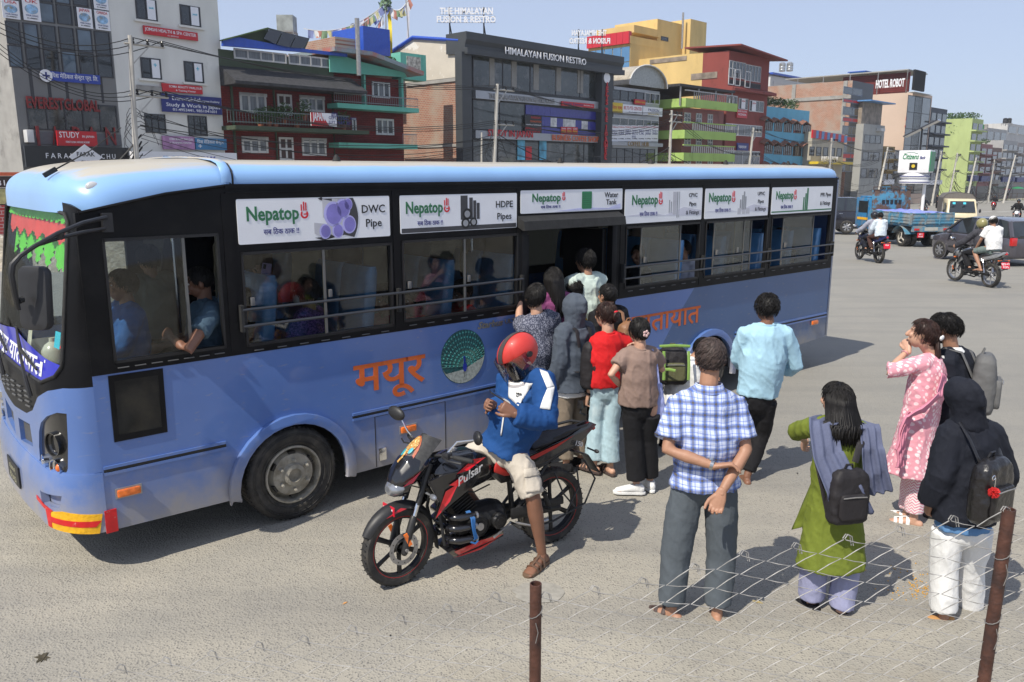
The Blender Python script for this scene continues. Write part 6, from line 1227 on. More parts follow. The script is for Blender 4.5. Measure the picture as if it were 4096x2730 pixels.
# rider with the red helmet
B0 = MB @ V3((0,.43,0)); B0.z = 0
hd_ = math.degrees(MB.to_euler().z); B0.z = 0
rd = person('rider in red helmet and blue and white jacket, checking his phone astride the motorcycle',B0,hd_,1.68,face=True,skin=SKIN3,
 J=dict(pel=(-.03,0,.86),chest=('p',2092,1610,-.05),neck=('p',2098,1512,-.05),head=('p',2072,1425,-.12),shL=('p',2195,1525,-.28),shR=('p',2012,1520,.10),elL=('p',2190,1690,-.36),wrL=('p',2058,1655,-.42),elR=('p',2020,1670,.02),wrR=('p',1975,1622,-.12),hipL=(-.11,.02,.84),hipR=(.08,.02,.84),knR=(.17,.33,.60),anR=(.18,.12,.33),knL=('w',*at(2132,1990,5.25)),anL=('w',*gp(2168,2216,.09)),toeL=(-.42,.9,0),hdL=(.4,.75,.55),hdR=(-.3,.8,.3)),
 top=dict(mat=BLUJ,hem=.075,hemr=(.178,.15),sleeve=1.97,fit=.03,ease=.045,name='jacket',disp=.014,collar='shirt'),legs=dict(mat=CREAM,w=(.10,.086,.086),t=.97,name='shorts',disp=.014),shoes=dict(kind='sandal',mat=M('brown_strap',(.12,.07,.045),.6),mat2=M('brown_sole',(.13,.08,.05),.6)),hair=None,hp=-32,curl=(.7,.6))
HEL = M('helmet_red',(.55,.04,.032),.5,var=.08,coat=.08)
def helmet(p,mat,stripe=None,visor=True,cap='helmet'):
  g = G(); g.M = p.hm
  def shell(i,j_):
    az = (i - .5) * 2 * math.pi; a = abs((az)); lo = R(-52) if a > 1.0 else R(6) if a < .75 else R(6 - 58 * (a - .75) / .25); el = R(90) + (lo - R(90)) * j_
    return V3((math.sin(az) * math.cos(el) * .122,-.006 + math.cos(az) * math.cos(el) * .145,.022 + math.sin(el) * .137))
  g.grid(shell,48,16); me = bake(g,[('SOLIDIFY',dict(thickness=.012))]); h = ob('helmet',me,mat,p.root,60)
  if stripe:
    g = G(); g.M = p.hm; g.grid(lambda i,j_: V3(((j_ - .5) * .045,-.006 + math.cos(R(8 + 165 * i)) * .1468,.022 + math.sin(R(8 + 165 * i)) * .1388)),24,2); ob('helmet_stripe',g,stripe,h,60)
  if visor:
    g = G(); g.M = p.hm; g.grid(lambda i,j_: V3((math.sin((i - .5) * 2.9) * .132,.0 + math.cos((i - .5) * 2.9) * .163 - .03 * j_ * j_ * .3,.05 - .155 * j_)),20,6); ob('visor',bake(g,[('SOLIDIFY',dict(thickness=.002))]),glass('visor_glass',(.8,.76,.74),.08,0,.2),h,60)
    for s in (-1,1): g = G(); g.M = p.hm; g.cyl((s * .120,.0,.015),(s * .138,.0,.015),.02,16); ob('visor_knob',g,MMAT,h,40)
  return h
hh = helmet(rd,HEL,M('helmet_stripe',(.06,.05,.05),.5))
g = G(); g.M = rd.hm; g.loft([[V3((.064 * math.sin(a_) * kx,.03 + .078 * math.cos(a_) * kx,z)) for a_ in [R(-100 + 200 * i / 12) for i in range(13)]] for z,kx in ((-.025,1.0),(-.06,1.08),(-.10,1.0),(-.14,.9))],False,False,False); ob('face_mask',bake(g,[('SOLIDIFY',dict(thickness=.004))]),BLKC,rd.root,60)
from mathutils.bvhtree import BVHTree
def onto(p,src):
  bv = BVHTree.FromPolygons([v.co for v in src.data.vertices],[q.vertices[:] for q in src.data.polygons]); iv = p.mw.inverted(); o = iv @ V3((0,0,EYE))
  def f(x,y,off): h_ = bv.ray_cast(o,((iv @ at(x,y,5)) - o).normalized()); h_ = h_ if h_[0] else bv.find_nearest(iv @ at(x,y,p.mw.translation.y - .2)); return h_[0] + h_[1] * off,h_[1]
  return f
def patch(nm,p,q,mat,src,off=.004,n=8):
  "a panel of cloth sewn onto a garment; its corners are given where the photograph shows them"
  f = onto(p,src); a,b,c,d = [V3((*r,0)) for r in q]; g = G(); g.grid(lambda i,k: f(*lerp(lerp(a,b,i),lerp(d,c,i),k)[:2],off)[0],n,n); return ob(nm,bake(g,[('SOLIDIFY',dict(thickness=.003,offset=1))]),mat,p.root,180)
patch('jacket_panel',rd,[(2036,1522),(2132,1535),(2075,1625),(2034,1590)],WHT,rd.top)
patch('jacket_panel',rd,[(2158,1480),(2190,1492),(2216,1548),(2188,1556)],WHT,rd.top); patch('jacket_panel',rd,[(2188,1556),(2216,1548),(2200,1640),(2158,1636)],WHT,rd.top)
patch('jacket_zip',rd,[(2016,1650),(2021,1650),(2008,1742),(2003,1742)],WHT,rd.top,n=6)
h_,nn = onto(rd,rd.top)(2066,1577,.010); xx = V3((0,0,1)).cross(nn).normalized(); m_ = Matrix.Translation(h_) @ Matrix((xx,nn.cross(xx),nn)).transposed().to_4x4(); text('NIKE',.018,BLKP,rd.root,m_,bold=.02)
g = G(); g.add([(-.002,-.012,0),(.010,-.016,0),(.045,.003,0),(.012,-.010,0),(.004,-.006,0)],[(0,1,3,4),(1,2,3)]); ob('swoosh_mark',g,BLKP,rd.root,mw=m_)
patch('cargo_pocket',rd,[(2098,1900),(2162,1890),(2160,1965),(2104,1972)],CREAM,rd.legs,.012); patch('pocket_flap',rd,[(2094,1880),(2168,1872),(2168,1900),(2096,1908)],CREAM,rd.legs,.018)
t_ = thing('phone','dark mobile phone in the hands of the red helmeted rider','phone',Matrix.Translation(at(2008,1612,5.10)) @ Matrix.Rotation(R(100),4,'Z') @ Matrix.Rotation(R(35),4,'X'))
wl = rd.mw @ (rd.hd['L'][0] + rd.hd['L'][1] * .09); wr_ = rd.mw @ (rd.hd['R'][0] + rd.hd['R'][1] * .09); t_.location = at(1998,1592,((wl + wr_) / 2).y - .05)
g = G(); g.prism(rrect(-.037,-.078,.037,.078,.009),.009); ob('phone_body',g,M('dark_phone',(.02,.02,.025),.2,coat=.5),t_)
def ride(label,mw,h=1.68,topm=NVY,legm=BLKC,pillion=False,helm=None,cap=None,full=False,y=None,hair='short',fem=False,shoe='shoe',sl=1.95,lt=1.93,**k):
  y = y if y is not None else (.02 if pillion else .40); o = mw @ V3((0,y,0)); zs = .90 if pillion else .82; P = V3((o.x,o.y,o.z)); rz = math.degrees(mw.to_euler().z)
  J = dict(pel=(0,0,zs + .07),chest=(0,.06,zs + .36),neck=(0,.09,zs + .56),head=(0,.13,zs + .70),shL=(-.17,.08,zs + .51),shR=(.17,.08,zs + .51),hipL=(-.10,.04,zs + .05),hipR=(.10,.04,zs + .05),knL=(-.20,.40,zs - .05),knR=(.20,.40,zs - .05),anL=(-.19,.14,.42 if not pillion else .46),anR=(.19,.14,.42 if not pillion else .46),toeL=(-.1,1,0),toeR=(.1,1,0))
  if pillion: J.update(elL=(-.24,.16,zs + .26),wrL=(-.17,.34,zs + .06),elR=(.24,.16,zs + .26),wrR=(.17,.34,zs + .06))
  else: J.update(elL=(-.30,.30,zs + .27),wrL=(-.33,.55,zs + .14),elR=(.30,.30,zs + .27),wrR=(.33,.55,zs + .14))
  J.update(k.pop('J',{}))
  p = person(label,P,rz,h,J=J,top=dict(mat=topm,hem=.06,sleeve=sl,fit=.03,ease=.04),legs=dict(mat=legm,w=(.10,.08,.07),t=lt),hair=None if helm else hair,fem=fem,vox=.014 if full else .024,hands=full,shoes=dict(kind=shoe,mat=BLKC) if full else None,feet=True,**k)
  if helm: helmet(p,helm,visor=False)
  if cap:
    g = G(); g.M = p.hm; g.ell((0,-.005,.03),(.09,.108,.10),16,8,z0=.0); b = ob('cap',g,cap,p.root,50); g = G(); g.M = p.hm; g.loft([[V3((x,y_,z)) for x,y_ in circ(0,.11,.068,.07,14)] for z in (.032,.040)]); ob('cap_peak',g,cap,b,50)
  return p
BLUB = M('bike_blue',(.01,.02,.09),.3,coat=.5); SILB = M('bike_silver',(.35,.36,.37),.3,.5); CHR = ALLOY; DOLIVE = M('olive_helmet',(.26,.24,.10),.3,var=.05,coat=.5)
b2,m2 = motorcycle('silver and black commuter motorcycle with two riders beside the grey hatchback',veh_mat((3823,1128),(3955,1150),1.3),body=SILB,accent=MMAT,rim=CHR,tape=None,full=False,plate='प्र३-०२\n२१३५',steer=6,seatm=M('grey_seat',(.25,.25,.26),.6))
ride('motorcycle rider in black jacket and olive helmet',m2,1.68,topm=cloth('dark_grey_jacket',(.05,.05,.06)),helm=DOLIVE,full=True)
ride('pillion rider in white t-shirt, white cap and grey shorts',m2,1.70,topm=WHT,legm=cloth('sage_shorts',(.14,.18,.17)),pillion=True,cap=WHT,full=True,sl=.75,lt=.95,shoe='flipflop',skin=SKIN,J=dict(wrL=(-.20,.38,.88)))
b1,m1 = motorcycle('dark blue motorcycle with two riders passing the parked bus',veh_mat((3437,1040),(3515,1054),1.28),body=BLUB,accent=MMAT,rim=ENG,tape=None,full=False,plate='२६०')
ride('motorcycle rider in grey shirt and black helmet',m1,1.66,topm=cloth('pale_grey_shirt',(.30,.31,.37)),legm=NVY,helm=MBLK,full=True)
ride('pillion rider in pale blue hooded top and brown trousers',m1,1.60,topm=cloth('pale_blue_top',(.55,.62,.68)),legm=cloth('brown_trousers',(.06,.03,.025)),pillion=True,fem=True,hair='bun',full=True)

# ---------------------------------------------------------------- cars and trucks
def carwheel(t,x,y,r,w,rimm=ALLOY,nsp=7,tyrem=None):
  s = -1 if x < 0 else 1; mm = Matrix.Translation((x,y,r)) @ Matrix.Rotation(R(90 * s),4,'Y')
  g = G(); g.lathe([(r * .62,-.0),(r * .68,.01),(r * .9,.012),(r * .98,-.01),(r,-.04),(r,-w + .03),(r * .95,-w),(r * .62,-w)],36,mm,False); wh = ob('wheel',g,tyrem or TYRE,t,40)
  g = G(); g.lathe([(r * .64,-.005),(r * .66,.006),(r * .62,.0),(r * .58,-.05)],32,mm,False); g.lathe([(r * .16,.0),(r * .14,.012),(.004,.014)],14,mm,False)
  for k in range(nsp): a = 2 * math.pi * k / nsp; d = V3((math.cos(a),math.sin(a),0)); g.tube([mm @ (d * r * .1 + V3((0,0,-.005))),mm @ (d * r * .62 + V3((0,0,-.008)))],[(r * .09,.012),(r * .12,.012)],6,False,mm.to_3x3() @ V3((-d.y,d.x,0)))
  ob('rim',g,rimm,wh,40); g = G(); g.lathe([(r * .6,-.055),(.01,-.055)],24,mm,False); ob('brake_drum',g,RUB,wh)
def car(label,mw,paint_m,L=(-.70,3.10),hw=.84,wb=2.43,tall=1.52,suv=False,group=None,rails=False,plate=None):
  t = thing('car',label,'car',mw,group); y0,y1 = L
  def sec_(y,w,zb,zs,k=.06): return [V3((x,y,z)) for x,z in ((-w * .9,zb),(-w,zb + .12),(-w,zs - k),(-w * .96,zs),(w * .96,zs),(w,zs - k),(w,zb + .12),(w * .9,zb))]
  zs = .95 * tall / 1.5; bn = .88 if not suv else 1.02
  st = [(y0,.78,.38,zs - .10),(y0 + .04,.93,.28,zs - .03),(y0 + .25,1,.24,zs),(wb / 2,1,.2,zs),(2.0,1,.2,zs),(2.45,.99,.22,bn * tall / 1.5),(y1 - .2,.93,.25,.78 * tall / 1.5 if not suv else .95),(y1 - .03,.8,.3,.66 * tall / 1.5 if not suv else .9),(y1,.66,.36,.55)]
  g = G(); g.loft([sec_(y,hw * w,zb,z_) for y,w,zb,z_ in st]); body = ob('body',bake(g,[('BEVEL',dict(width=.03,segments=2,limit_method='ANGLE',angle_limit=R(50)))]),paint_m,t,45)
  gh = [(y0 + .04,.90,.60,zs + .05),(y0 + .30,.95,.78,tall - .07),(y0 + .7,.95,.80,tall),(1.25,.95,.80,tall),(1.75,.94,.76,tall - .07),(2.42 if not suv else 2.15,.90,.86,zs - .02)]
  g = G(); g.loft([[V3((-hw * a,y,zs - .04)),V3((-hw * b,y,zt)),V3((hw * b,y,zt)),V3((hw * a,y,zs - .04))] for y,a,b,zt in gh]); ob('windows',g,M('car_glass',(.02,.025,.028),.05,var=.3,scale=2,coat=1),t)
  g = G(); g.loft([[V3((-hw * b * 1.01,y,zt + .004)),V3((-hw * b * .8,y,zt + .03)),V3((hw * b * .8,y,zt + .03)),V3((hw * b * 1.01,y,zt + .004)),V3((0,y,zt - .01))] for y,a,b,zt in gh[1:5]]); ob('roof',g,paint_m,t,60)
  for s in (-1,1):
    for (ya,za,wa_),(yb,zb_,wb_),th in (((2.42 if not suv else 2.15,zs - .02,.9),(1.72,tall - .06,.78),.035),((1.02,zs,.955),(1.0,tall,.81),.035),((.15,zs,.955),(.12,tall,.81),.05),((y0 + .06,zs,.93),(y0 + .34,tall - .06,.79),.09)):
      g = G(); g.tube([(s * hw * wa_ * 1.005,ya,za),(s * hw * wb_ * 1.005,yb,zb_)],[(th,.02)] * 2,6,False,(0,1,0)); ob('pillar',g,paint_m,t)
    g = G(); g.tube([(s * hw * .97,y0 + .1,zs + .005),(s * hw * .965,2.3,zs + .005)],.012,6); ob('window_trim',g,BLKP,t)
    for y in (1.02,.12): g = G(); g.box(s * hw * 1.0 - .004,s * hw * 1.0 + .004,y - .005,y + .005,.35,zs - .06); ob('door_gap',g,BLKP,t)
    for y in (1.15,.26): g = G(); g.box(s * (hw + .0) - .018,s * hw + .018,y,y + .16,zs - .16,zs - .125); ob('door_handle',g,paint_m if not suv else CHROME,t,bevel=.008)
    g = G(); g.ell((s * (hw + .11),1.92,zs + .03),(.10,.05,.07),12,8); ob('wing_mirror',g,paint_m,t,60)
    for y in (0,wb):
      g = G(); g.lathe([(.345,0),(.345,.012),(.30,.013),(.30,0)],32,Matrix.Translation((s * hw,y,.30)) @ Matrix.Rotation(R(90 * s),4,'Y'),False); ob('wheel_arch',g,BLKP if suv else paint_m,t,40)
      g = G(); g.lathe([(.33,.003),(.01,.003)],28,Matrix.Translation((s * hw,y,.30)) @ Matrix.Rotation(R(90 * s),4,'Y'),False); ob('wheel_well',g,RUB,t)
      carwheel(t,s * (hw + .02),y,.30 if not suv else .34,.19)
    g = G(); g.cbox((s * hw * .86,y0 + .05,zs - .13),(.2,.12,.26)); ob('tail_light',g,M('red_lens'),t,bevel=.03)
    g = G(); g.cbox((s * hw * .72,y1 - .10,.68),(.28,.2,.13),Matrix.Rotation(R(-s * 20),4,'Z')); ob('headlight',g,LENS,t,bevel=.03)
    g = G(); g.box(s * hw - .01,s * hw + .012,.0 + .35,wb - .4,.42,.47); ob('side_moulding',g,BLKP,t)
  g = G(); g.box(-.22,.22,y0 - .02,y0 + .02,.60,.74); pl = ob('number_plate',g,M('plate_red',(.6,.01,.03),.4),t); text(plate or 'बा ५ च\n७४०५',.06,WHITE,pl,Matrix.Translation((0,y0 - .022,.68)) @ XZ,align='CENTER',bold=.02)
  g = G(); g.box(-.3,.3,y0 + .02,y0 + .09,.27,.40); ob('rear_bumper',g,PLAS,t,bevel=.02); g = G(); g.box(-.12,.12,y0 + .24,y0 + .30,tall - .05,tall - .02); ob('brake_light',g,M('red_lens'),t)
  if rails: g = G(); [g.tube([(s * hw * .74,-.2,tall + .05),(s * hw * .74,1.3,tall + .05)],.015,6) for s in (-1,1)]; ob('roof_rails',g,CHROME,t)
  return t
CGREY = M('car_grey',(.085,.08,.095),.25,.3,var=.05,coat=.8); CBLK = M('car_black',(.015,.015,.022),.2,var=.05,coat=.8)
car('dark grey hatchback behind the commuter motorcycle at the right edge',veh_mat((3756,1037),(3964,1062),2.43) @ Matrix.Translation((.84,0,0)),CGREY,tall=1.47)
car('black sport utility vehicle half hidden behind the rear of the bus',veh_mat((3195,938),(3368,940),2.6) @ Matrix.Translation((.84,0,.08)),CBLK,tall=1.85,suv=True,L=(-.95,3.3),wb=2.6)
# blue truck seen from behind
tp_ = gp(3716,991); TM = Matrix.Translation(tp_) @ Matrix.Rotation(R(8),4,'Z')
TB = M('truck_blue',(.02,.17,.36),.5,var=.15,col2=(.22,.2,.17),c2scale=3,c2lo=.5,c2hi=.75); RUST = M('rusty_blue',(.10,.06,.045),.8,var=.3,scale=6,col2=(.06,.22,.34),c2scale=2.2,c2lo=.5,c2hi=.58); BED = M('worn_bed_paint',(.25,.27,.27),.75,var=.25,scale=5,col2=(.07,.22,.33),c2scale=2.5,c2lo=.45,c2hi=.55,bump=.3)
tk = thing('truck','small blue truck with worn open cargo bed seen from behind','truck',TM)
g = G(); g.box(-.78,.78,3.1,4.5,.55,1.95); g.box(-.74,.74,3.2,4.3,1.95,2.02); cab = ob('cab',bake(g,[('BEVEL',dict(width=.06,segments=2))]),TB,tk,40)
for s in (-1,1): g = G(); g.box(s * .785 - .01,s * .785 + .01,3.55,4.25,1.28,1.8); w_ = ob('side_window',g,M('car_glass'),cab); g = G(); g.box(s * .79 - .01,s * .79 + .01,3.4,4.2,.62,.64); g.box(s * .79 - .01,s * .79 + .01,3.5,3.52,.62,1.85); ob('door_gap',g,BLKP,cab)
g = G(); g.box(-.80,-.79,3.45,4.3,.95,1.06); ob('yellow_band',g,YEL,cab)
g = G(); g.cbox((0,2.98,1.78),(1.85,.05,1.1),Matrix.Rotation(R(-6),4,'X')); ob('headboard',g,RUST,tk,bevel=.01)
g = G()
for k in range(7): g.box(-.93 + k * .305,-.91 + k * .305,2.93,2.96,2.3,2.46)
g.box(-.93,.93,2.93,2.96,2.43,2.46)
for k in range(5): g.box(-.45 + k * .2,-.32 + k * .2,2.94,2.95,1.75,1.93)
ob('headboard_rail',g,RUST,tk)
for k in range(5): g = G(); g.cbox((-.4 + k * .2,2.945,1.78),(.12,.04,.18)); ob('cab_slot',g,BLKP,tk)
g = G(); g.box(-.9,.9,.0,2.95,.88,.98); ob('bed_floor',g,BED,tk)
def bedside(x0,x1,y0,y1,n):
  w = ob('bed_side',G().box(x0,x1,y0,y1,.98,1.42),BED,tk)
  for z in (1.0,1.12,1.24,1.40): g = G(); g.box(x0 - .02,x1 + .02,y0 - .02,y1 + .02,z,z + .028); ob('bed_rib',g,BED,w)
  for k in range(n + 1):
    u = k / n; g = G()
    if x1 - x0 > .5: g.box(x0 + (x1 - x0) * u - .025,x0 + (x1 - x0) * u + .025,y0 - .035,y1,.96,1.45)
    else: g.box(x0 - .035,x1 + .02,y0 + (y1 - y0) * u - .025,y0 + (y1 - y0) * u + .025,.96,1.45)
    ob('bed_post',g,BED,w)
bedside(-.95,.95,-.04,0,3); bedside(-.96,-.92,.02,2.93,4); bedside(.92,.96,.02,2.93,4)
g = G(); rnd = random.Random(2); g.grid(lambda a,b: V3((-.9 + 1.8 * a,.05 + 2.8 * b,1.40 + .10 * noise.noise(V3((a * 5,b * 7,1))) + .05 * math.sin(a * 3.1))),26,30); ob('tarpaulin',g,M('blue_tarpaulin',(.22,.26,.62),.4,var=.15),tk,60)
g = G(); g.box(-.85,.85,-.02,.06,.66,.86); ob('rear_beam',g,BED,tk); g = G(); g.box(-.3,.3,-.035,-.02,.70,.84); ob('beam_panel',g,M('pale_board',(.4,.39,.35),.7),tk)
for s in (-1,1): g = G(); g.cbox((s * .66,-.04,.76),(.22,.03,.08)); ob('tail_light',g,M('red_lens'),tk); g = G(); g.box(s * .35 - .05,s * .35 + .05,.0,4.2,.55,.7); ob('chassis_rail',g,RUB,tk)
g = G(); g.box(-.62,-.32,-.05,-.04,.42,.62); pl = ob('number_plate',g,M('plate_red'),tk); text('बा १\n१५५३',.09,WHITE,pl,Matrix.Translation((-.47,-.055,.53)) @ XZ,align='CENTER',bold=.02)
PALER = M('dusty_rim',(.45,.42,.36),.6,var=.2)
for x in (-.82,.82):
  for y in (.75,3.75): carwheel(tk,x,y,.37,.24,PALER,3)
for x in (-.5,.5): carwheel(tk,x,.75,.37,.2,PALER,3)
g = G(); g.cyl((-.6,.75,.37),(.6,.75,.37),.06,10); g.ell((0,.75,.37),(.17,.17,.17),12,8); ob('rear_axle',g,RUB,tk,50)
for s in (-1,1): g = G(); pts = arc(.75,.37,.5,20,160,8); g.loft([[V3((s * .98,y,z)) for y,z in pts],[V3((s * .45,y,z)) for y,z in pts]],False,False,False); ob('mudguard',g,BED,tk)
# cream mini truck with grey canvas
c_ = gp(3835,938); CM = Matrix.Translation(V3((c_.x,c_.y,c_.z))) @ Matrix.Rotation(R(180 - 20),4,'Z') @ Matrix.Scale(1.0,4)
ct = thing('mini_truck','cream mini truck with grey canvas cover facing the camera','truck',CM); CRM = M('cream_paint',(.62,.54,.36),.4,var=.06,coat=.4)
g = G(); g.loft([[V3((x,y,z)) for x,y in ((-.75,-1.2),(.75,-1.2),(.75 * k,yf),(-.75 * k,yf))] for z,yf,k in ((.45,.35,.97),(1.0,.36,.98),(1.15,.28,.97),(1.80,-.15,.88),(1.86,-.3,.86))]); cab = ob('cab',bake(g,[('BEVEL',dict(width=.05,segments=2))]),CRM,ct,40)
g = G(); g.add([V3((-.63,.295,1.17)),V3((.63,.295,1.17)),V3((.57,-.095,1.74)),V3((-.57,-.095,1.74))],[(0,1,2,3)]); g.v = [tuple(V3(v) + V3((0,.03,.012))) for v in g.v]; ob('windscreen',g,M('car_glass'),cab)
g = G(); g.box(-.5,.5,.355,.375,.74,.80); g.box(-.5,.5,.355,.375,.84,.90); g.box(-.2,.2,.37,.38,.6,.70); ob('grille',g,BLKP,cab)
for s in (-1,1): g = G(); g.cbox((s * .56,.34,.88),(.24,.08,.16)); ob('headlight',g,LENS,cab,bevel=.02); g = G(); g.box(s * .745 - .01,s * .745 + .015,-.75,-.1,1.15,1.65); ob('side_window',g,M('car_glass'),cab); g = G(); g.ell((s * .86,.1,1.25),(.06,.04,.11),8,6); ob('wing_mirror',g,MMAT,cab,60); carwheel(ct,s * .66,-.15,.29,.17); carwheel(ct,s * .66,-2.4,.29,.17)
g = G(); g.box(-.78,.78,.3,.42,.40,.56); ob('bumper',g,MMAT,ct,bevel=.02)
g = G(); g.loft([[V3((x * k,y,z)) for y,k in ((-1.15,1),(-1.1,1.0),(-2.0,1.0),(-3.0,1.0),(-3.05,.98))] for x,z,k in ((-.80,.6,1),(-.80,1.9,1),(-.6,2.12,1),(0,2.2,1),(.6,2.12,1),(.80,1.9,1),(.80,.6,1))],False,False,False)
g.add([V3((-.8,-1.12,1.7)),V3((.8,-1.12,1.7)),V3((.8,-1.12,1.9)),V3((.6,-1.12,2.12)),V3((0,-1.12,2.2)),V3((-.6,-1.12,2.12)),V3((-.8,-1.12,1.9))],[tuple(range(7))]); ob('canvas_cover',g,cloth('grey_canvas',(.14,.13,.125)),ct)
g = G(); g.box(-.78,.78,-3.05,-1.2,.5,.6); ob('load_bed',g,MMAT,ct)
for x in (-.15,.35): g = G(); g.add([V3((x,.26,1.6)),V3((x + .13,.26,1.6)),V3((x + .13,.2,1.7)),V3((x,.2,1.7))],[(0,1,2,3)]); ob('permit_sticker',g,M('cyan_paper'),cab)
# further traffic
for k,(f_,r_,lab,rl,tm,hm_,bm_) in enumerate((((3955,845),(3990,838),'red motorcycle crossing the far side of the junction','rider in black on the far red motorcycle',BLKC,MBLK,MRED),((4040,905),(4085,885),'white motorcycle coming towards the camera beyond the hatchback','rider in black jacket and striped helmet on the white motorcycle',BLKC,MBLK,WHITE),((4105,925),(4130,900),'dark scooter like motorcycle at the right edge beyond the hatchback','rider in dark teal jacket at the right edge',cloth('teal_jacket',(.02,.06,.08)),MBLK,MBLK),((3720,868),(3668,862),'motorcycle passing behind the blue truck','rider in navy jacket with backpack behind the blue truck',NVY,MBLK,MBLK),((4062,800),(4075,792),'red motorcycle waiting by the far railing','rider in pink top on the motorcycle by the far railing',cloth('magenta_top',(.55,.03,.10)),MRED,MRED),((4030,806),(4018,800),'black motorcycle waiting by the far railing','rider in black top beside the pink one',BLKC,MBLK,MBLK))):
  q,m_ = motorcycle(lab,veh_mat(f_,r_,1.28),body=bm_,accent=MRED,rim=ENG,tape=None,full=False); ride(rl,m_,1.66,topm=tm,helm=hm_)
for k,(x,y,tm,lab,yaw) in enumerate(((4010,800,cloth('grey_shirt',(.3,.3,.33)),'pedestrian in grey shirt beside the far railing',160),(3745,838,NVY,'pedestrian in blue shirt standing beside the sign pillar',90),(3785,850,BLKC,'pedestrian in black jacket between truck and mini truck',20),(3620,800,WHT,'pedestrian in white shirt on the pavement left of the sign pillar',70),(4050,790,WHT,'pedestrian in white shirt on the far pavement by the railing',30),(3700,800,REDT,'pedestrian in red shirt beside the far shop fronts',30),(4085,745,WHT,'pedestrian in white under the far umbrellas',30),(3905,775,NVY,'pedestrian in navy on the far pavement near the pickup',30))):
  person(lab,(x,y),yaw,1.65,top=dict(mat=tm,sleeve=1.0),legs=dict(mat=BLKC),hair='short',vox=.03,hands=False,feet=False)
# ---------------------------------------------------------------- the street of buildings
SP = Plane((-3.57,60),R(43.9)); u_,_ = SP.px(905,682); o_ = SP.pt(u_,0,0); LP = Plane((o_.x,o_.y),R(38.5))
CON = M('concrete',(.30,.29,.27),.85,var=.15,scale=1.2,bump=.2,bscale=8,col2=(.16,.15,.14),c2scale=.8,c2lo=.55,c2hi=.7)
def wall_m(n,c,d=None,s=.7): return M(n,c,.8,var=.10,scale=s,col2=d or [q * .62 for q in c],c2scale=.9,c2lo=.58,c2hi=.72,bump=.1,bscale=5,stretch=(1,1,.5))
DG = M('dark_window',(.018,.022,.026),.06,var=.6,scale=.6,coat=.6); CURT = M('curtained_window',(.12,.13,.14),.25,var=.5,scale=4,coat=.6,stretch=(6,6,.2)); WF_ = M('white_frame',(.55,.55,.54),.5,var=.05); DF = M('dark_frame',(.03,.03,.035),.4); SILV = M('silver_cladding',(.36,.37,.39),.35,.4,var=.1,scale=.8)
def bricks(nm,c1,c2,mo,sc=1.0):
  m = M(nm,c1,.9,var=0); t = m.node_tree; L = t.links.new; b = t.nodes['Principled BSDF']; br = nd(t,'ShaderNodeTexBrick'); tc = nd(t,'ShaderNodeTexCoord'); sx = nd(t,'ShaderNodeSeparateXYZ'); mp = nd(t,'ShaderNodeCombineXYZ'); L(tc.outputs['Object'],sx.inputs[0]); L(sx.outputs[1 if sc > 0 else 0],mp.inputs[0]); L(sx.outputs[2],mp.inputs[1]); L(mp.outputs[0],br.inputs[0])
  br.inputs['Scale'].default_value = 1; br.inputs['Brick Width'].default_value = .30; br.inputs['Row Height'].default_value = .13; br.inputs['Mortar Size'].default_value = .016; br.inputs['Color1'].default_value = (*c1,1); br.inputs['Color2'].default_value = (*c2,1); br.inputs['Mortar'].default_value = (*mo,1)
  nz = nd(t,'ShaderNodeTexNoise'); nz.inputs['Scale'].default_value = .6; nz.inputs['Detail'].default_value = 8; L(tc.outputs['Object'],nz.inputs[0]); mr = nd(t,'ShaderNodeMapRange'); mr.inputs[1].default_value = .45; mr.inputs[2].default_value = .62; mr.inputs[4].default_value = .6; L(nz.outputs[0],mr.inputs[0])
  mx = nd(t,'ShaderNodeMix',data_type='RGBA'); L(mr.outputs[0],mx.inputs[0]); L(br.outputs[0],mx.inputs[6]); mx.inputs[7].default_value = (*[q * .9 for q in mo],1); L(mx.outputs[2],b.inputs['Base Color']); bp = nd(t,'ShaderNodeBump'); bp.inputs['Distance'].default_value = .02; L(br.outputs[1],bp.inputs['Height']); bp.invert = True; L(bp.outputs[0],b.inputs['Normal']); return m
BRK = bricks('rough_brick',(.36,.17,.11),(.28,.12,.08),(.40,.35,.28)); BRK2 = bricks('orange_brick',(.42,.21,.14),(.34,.16,.10),(.42,.36,.30)); RBR = bricks('red_painted_brick',(.20,.022,.018),(.16,.018,.015),(.10,.012,.012),-1)
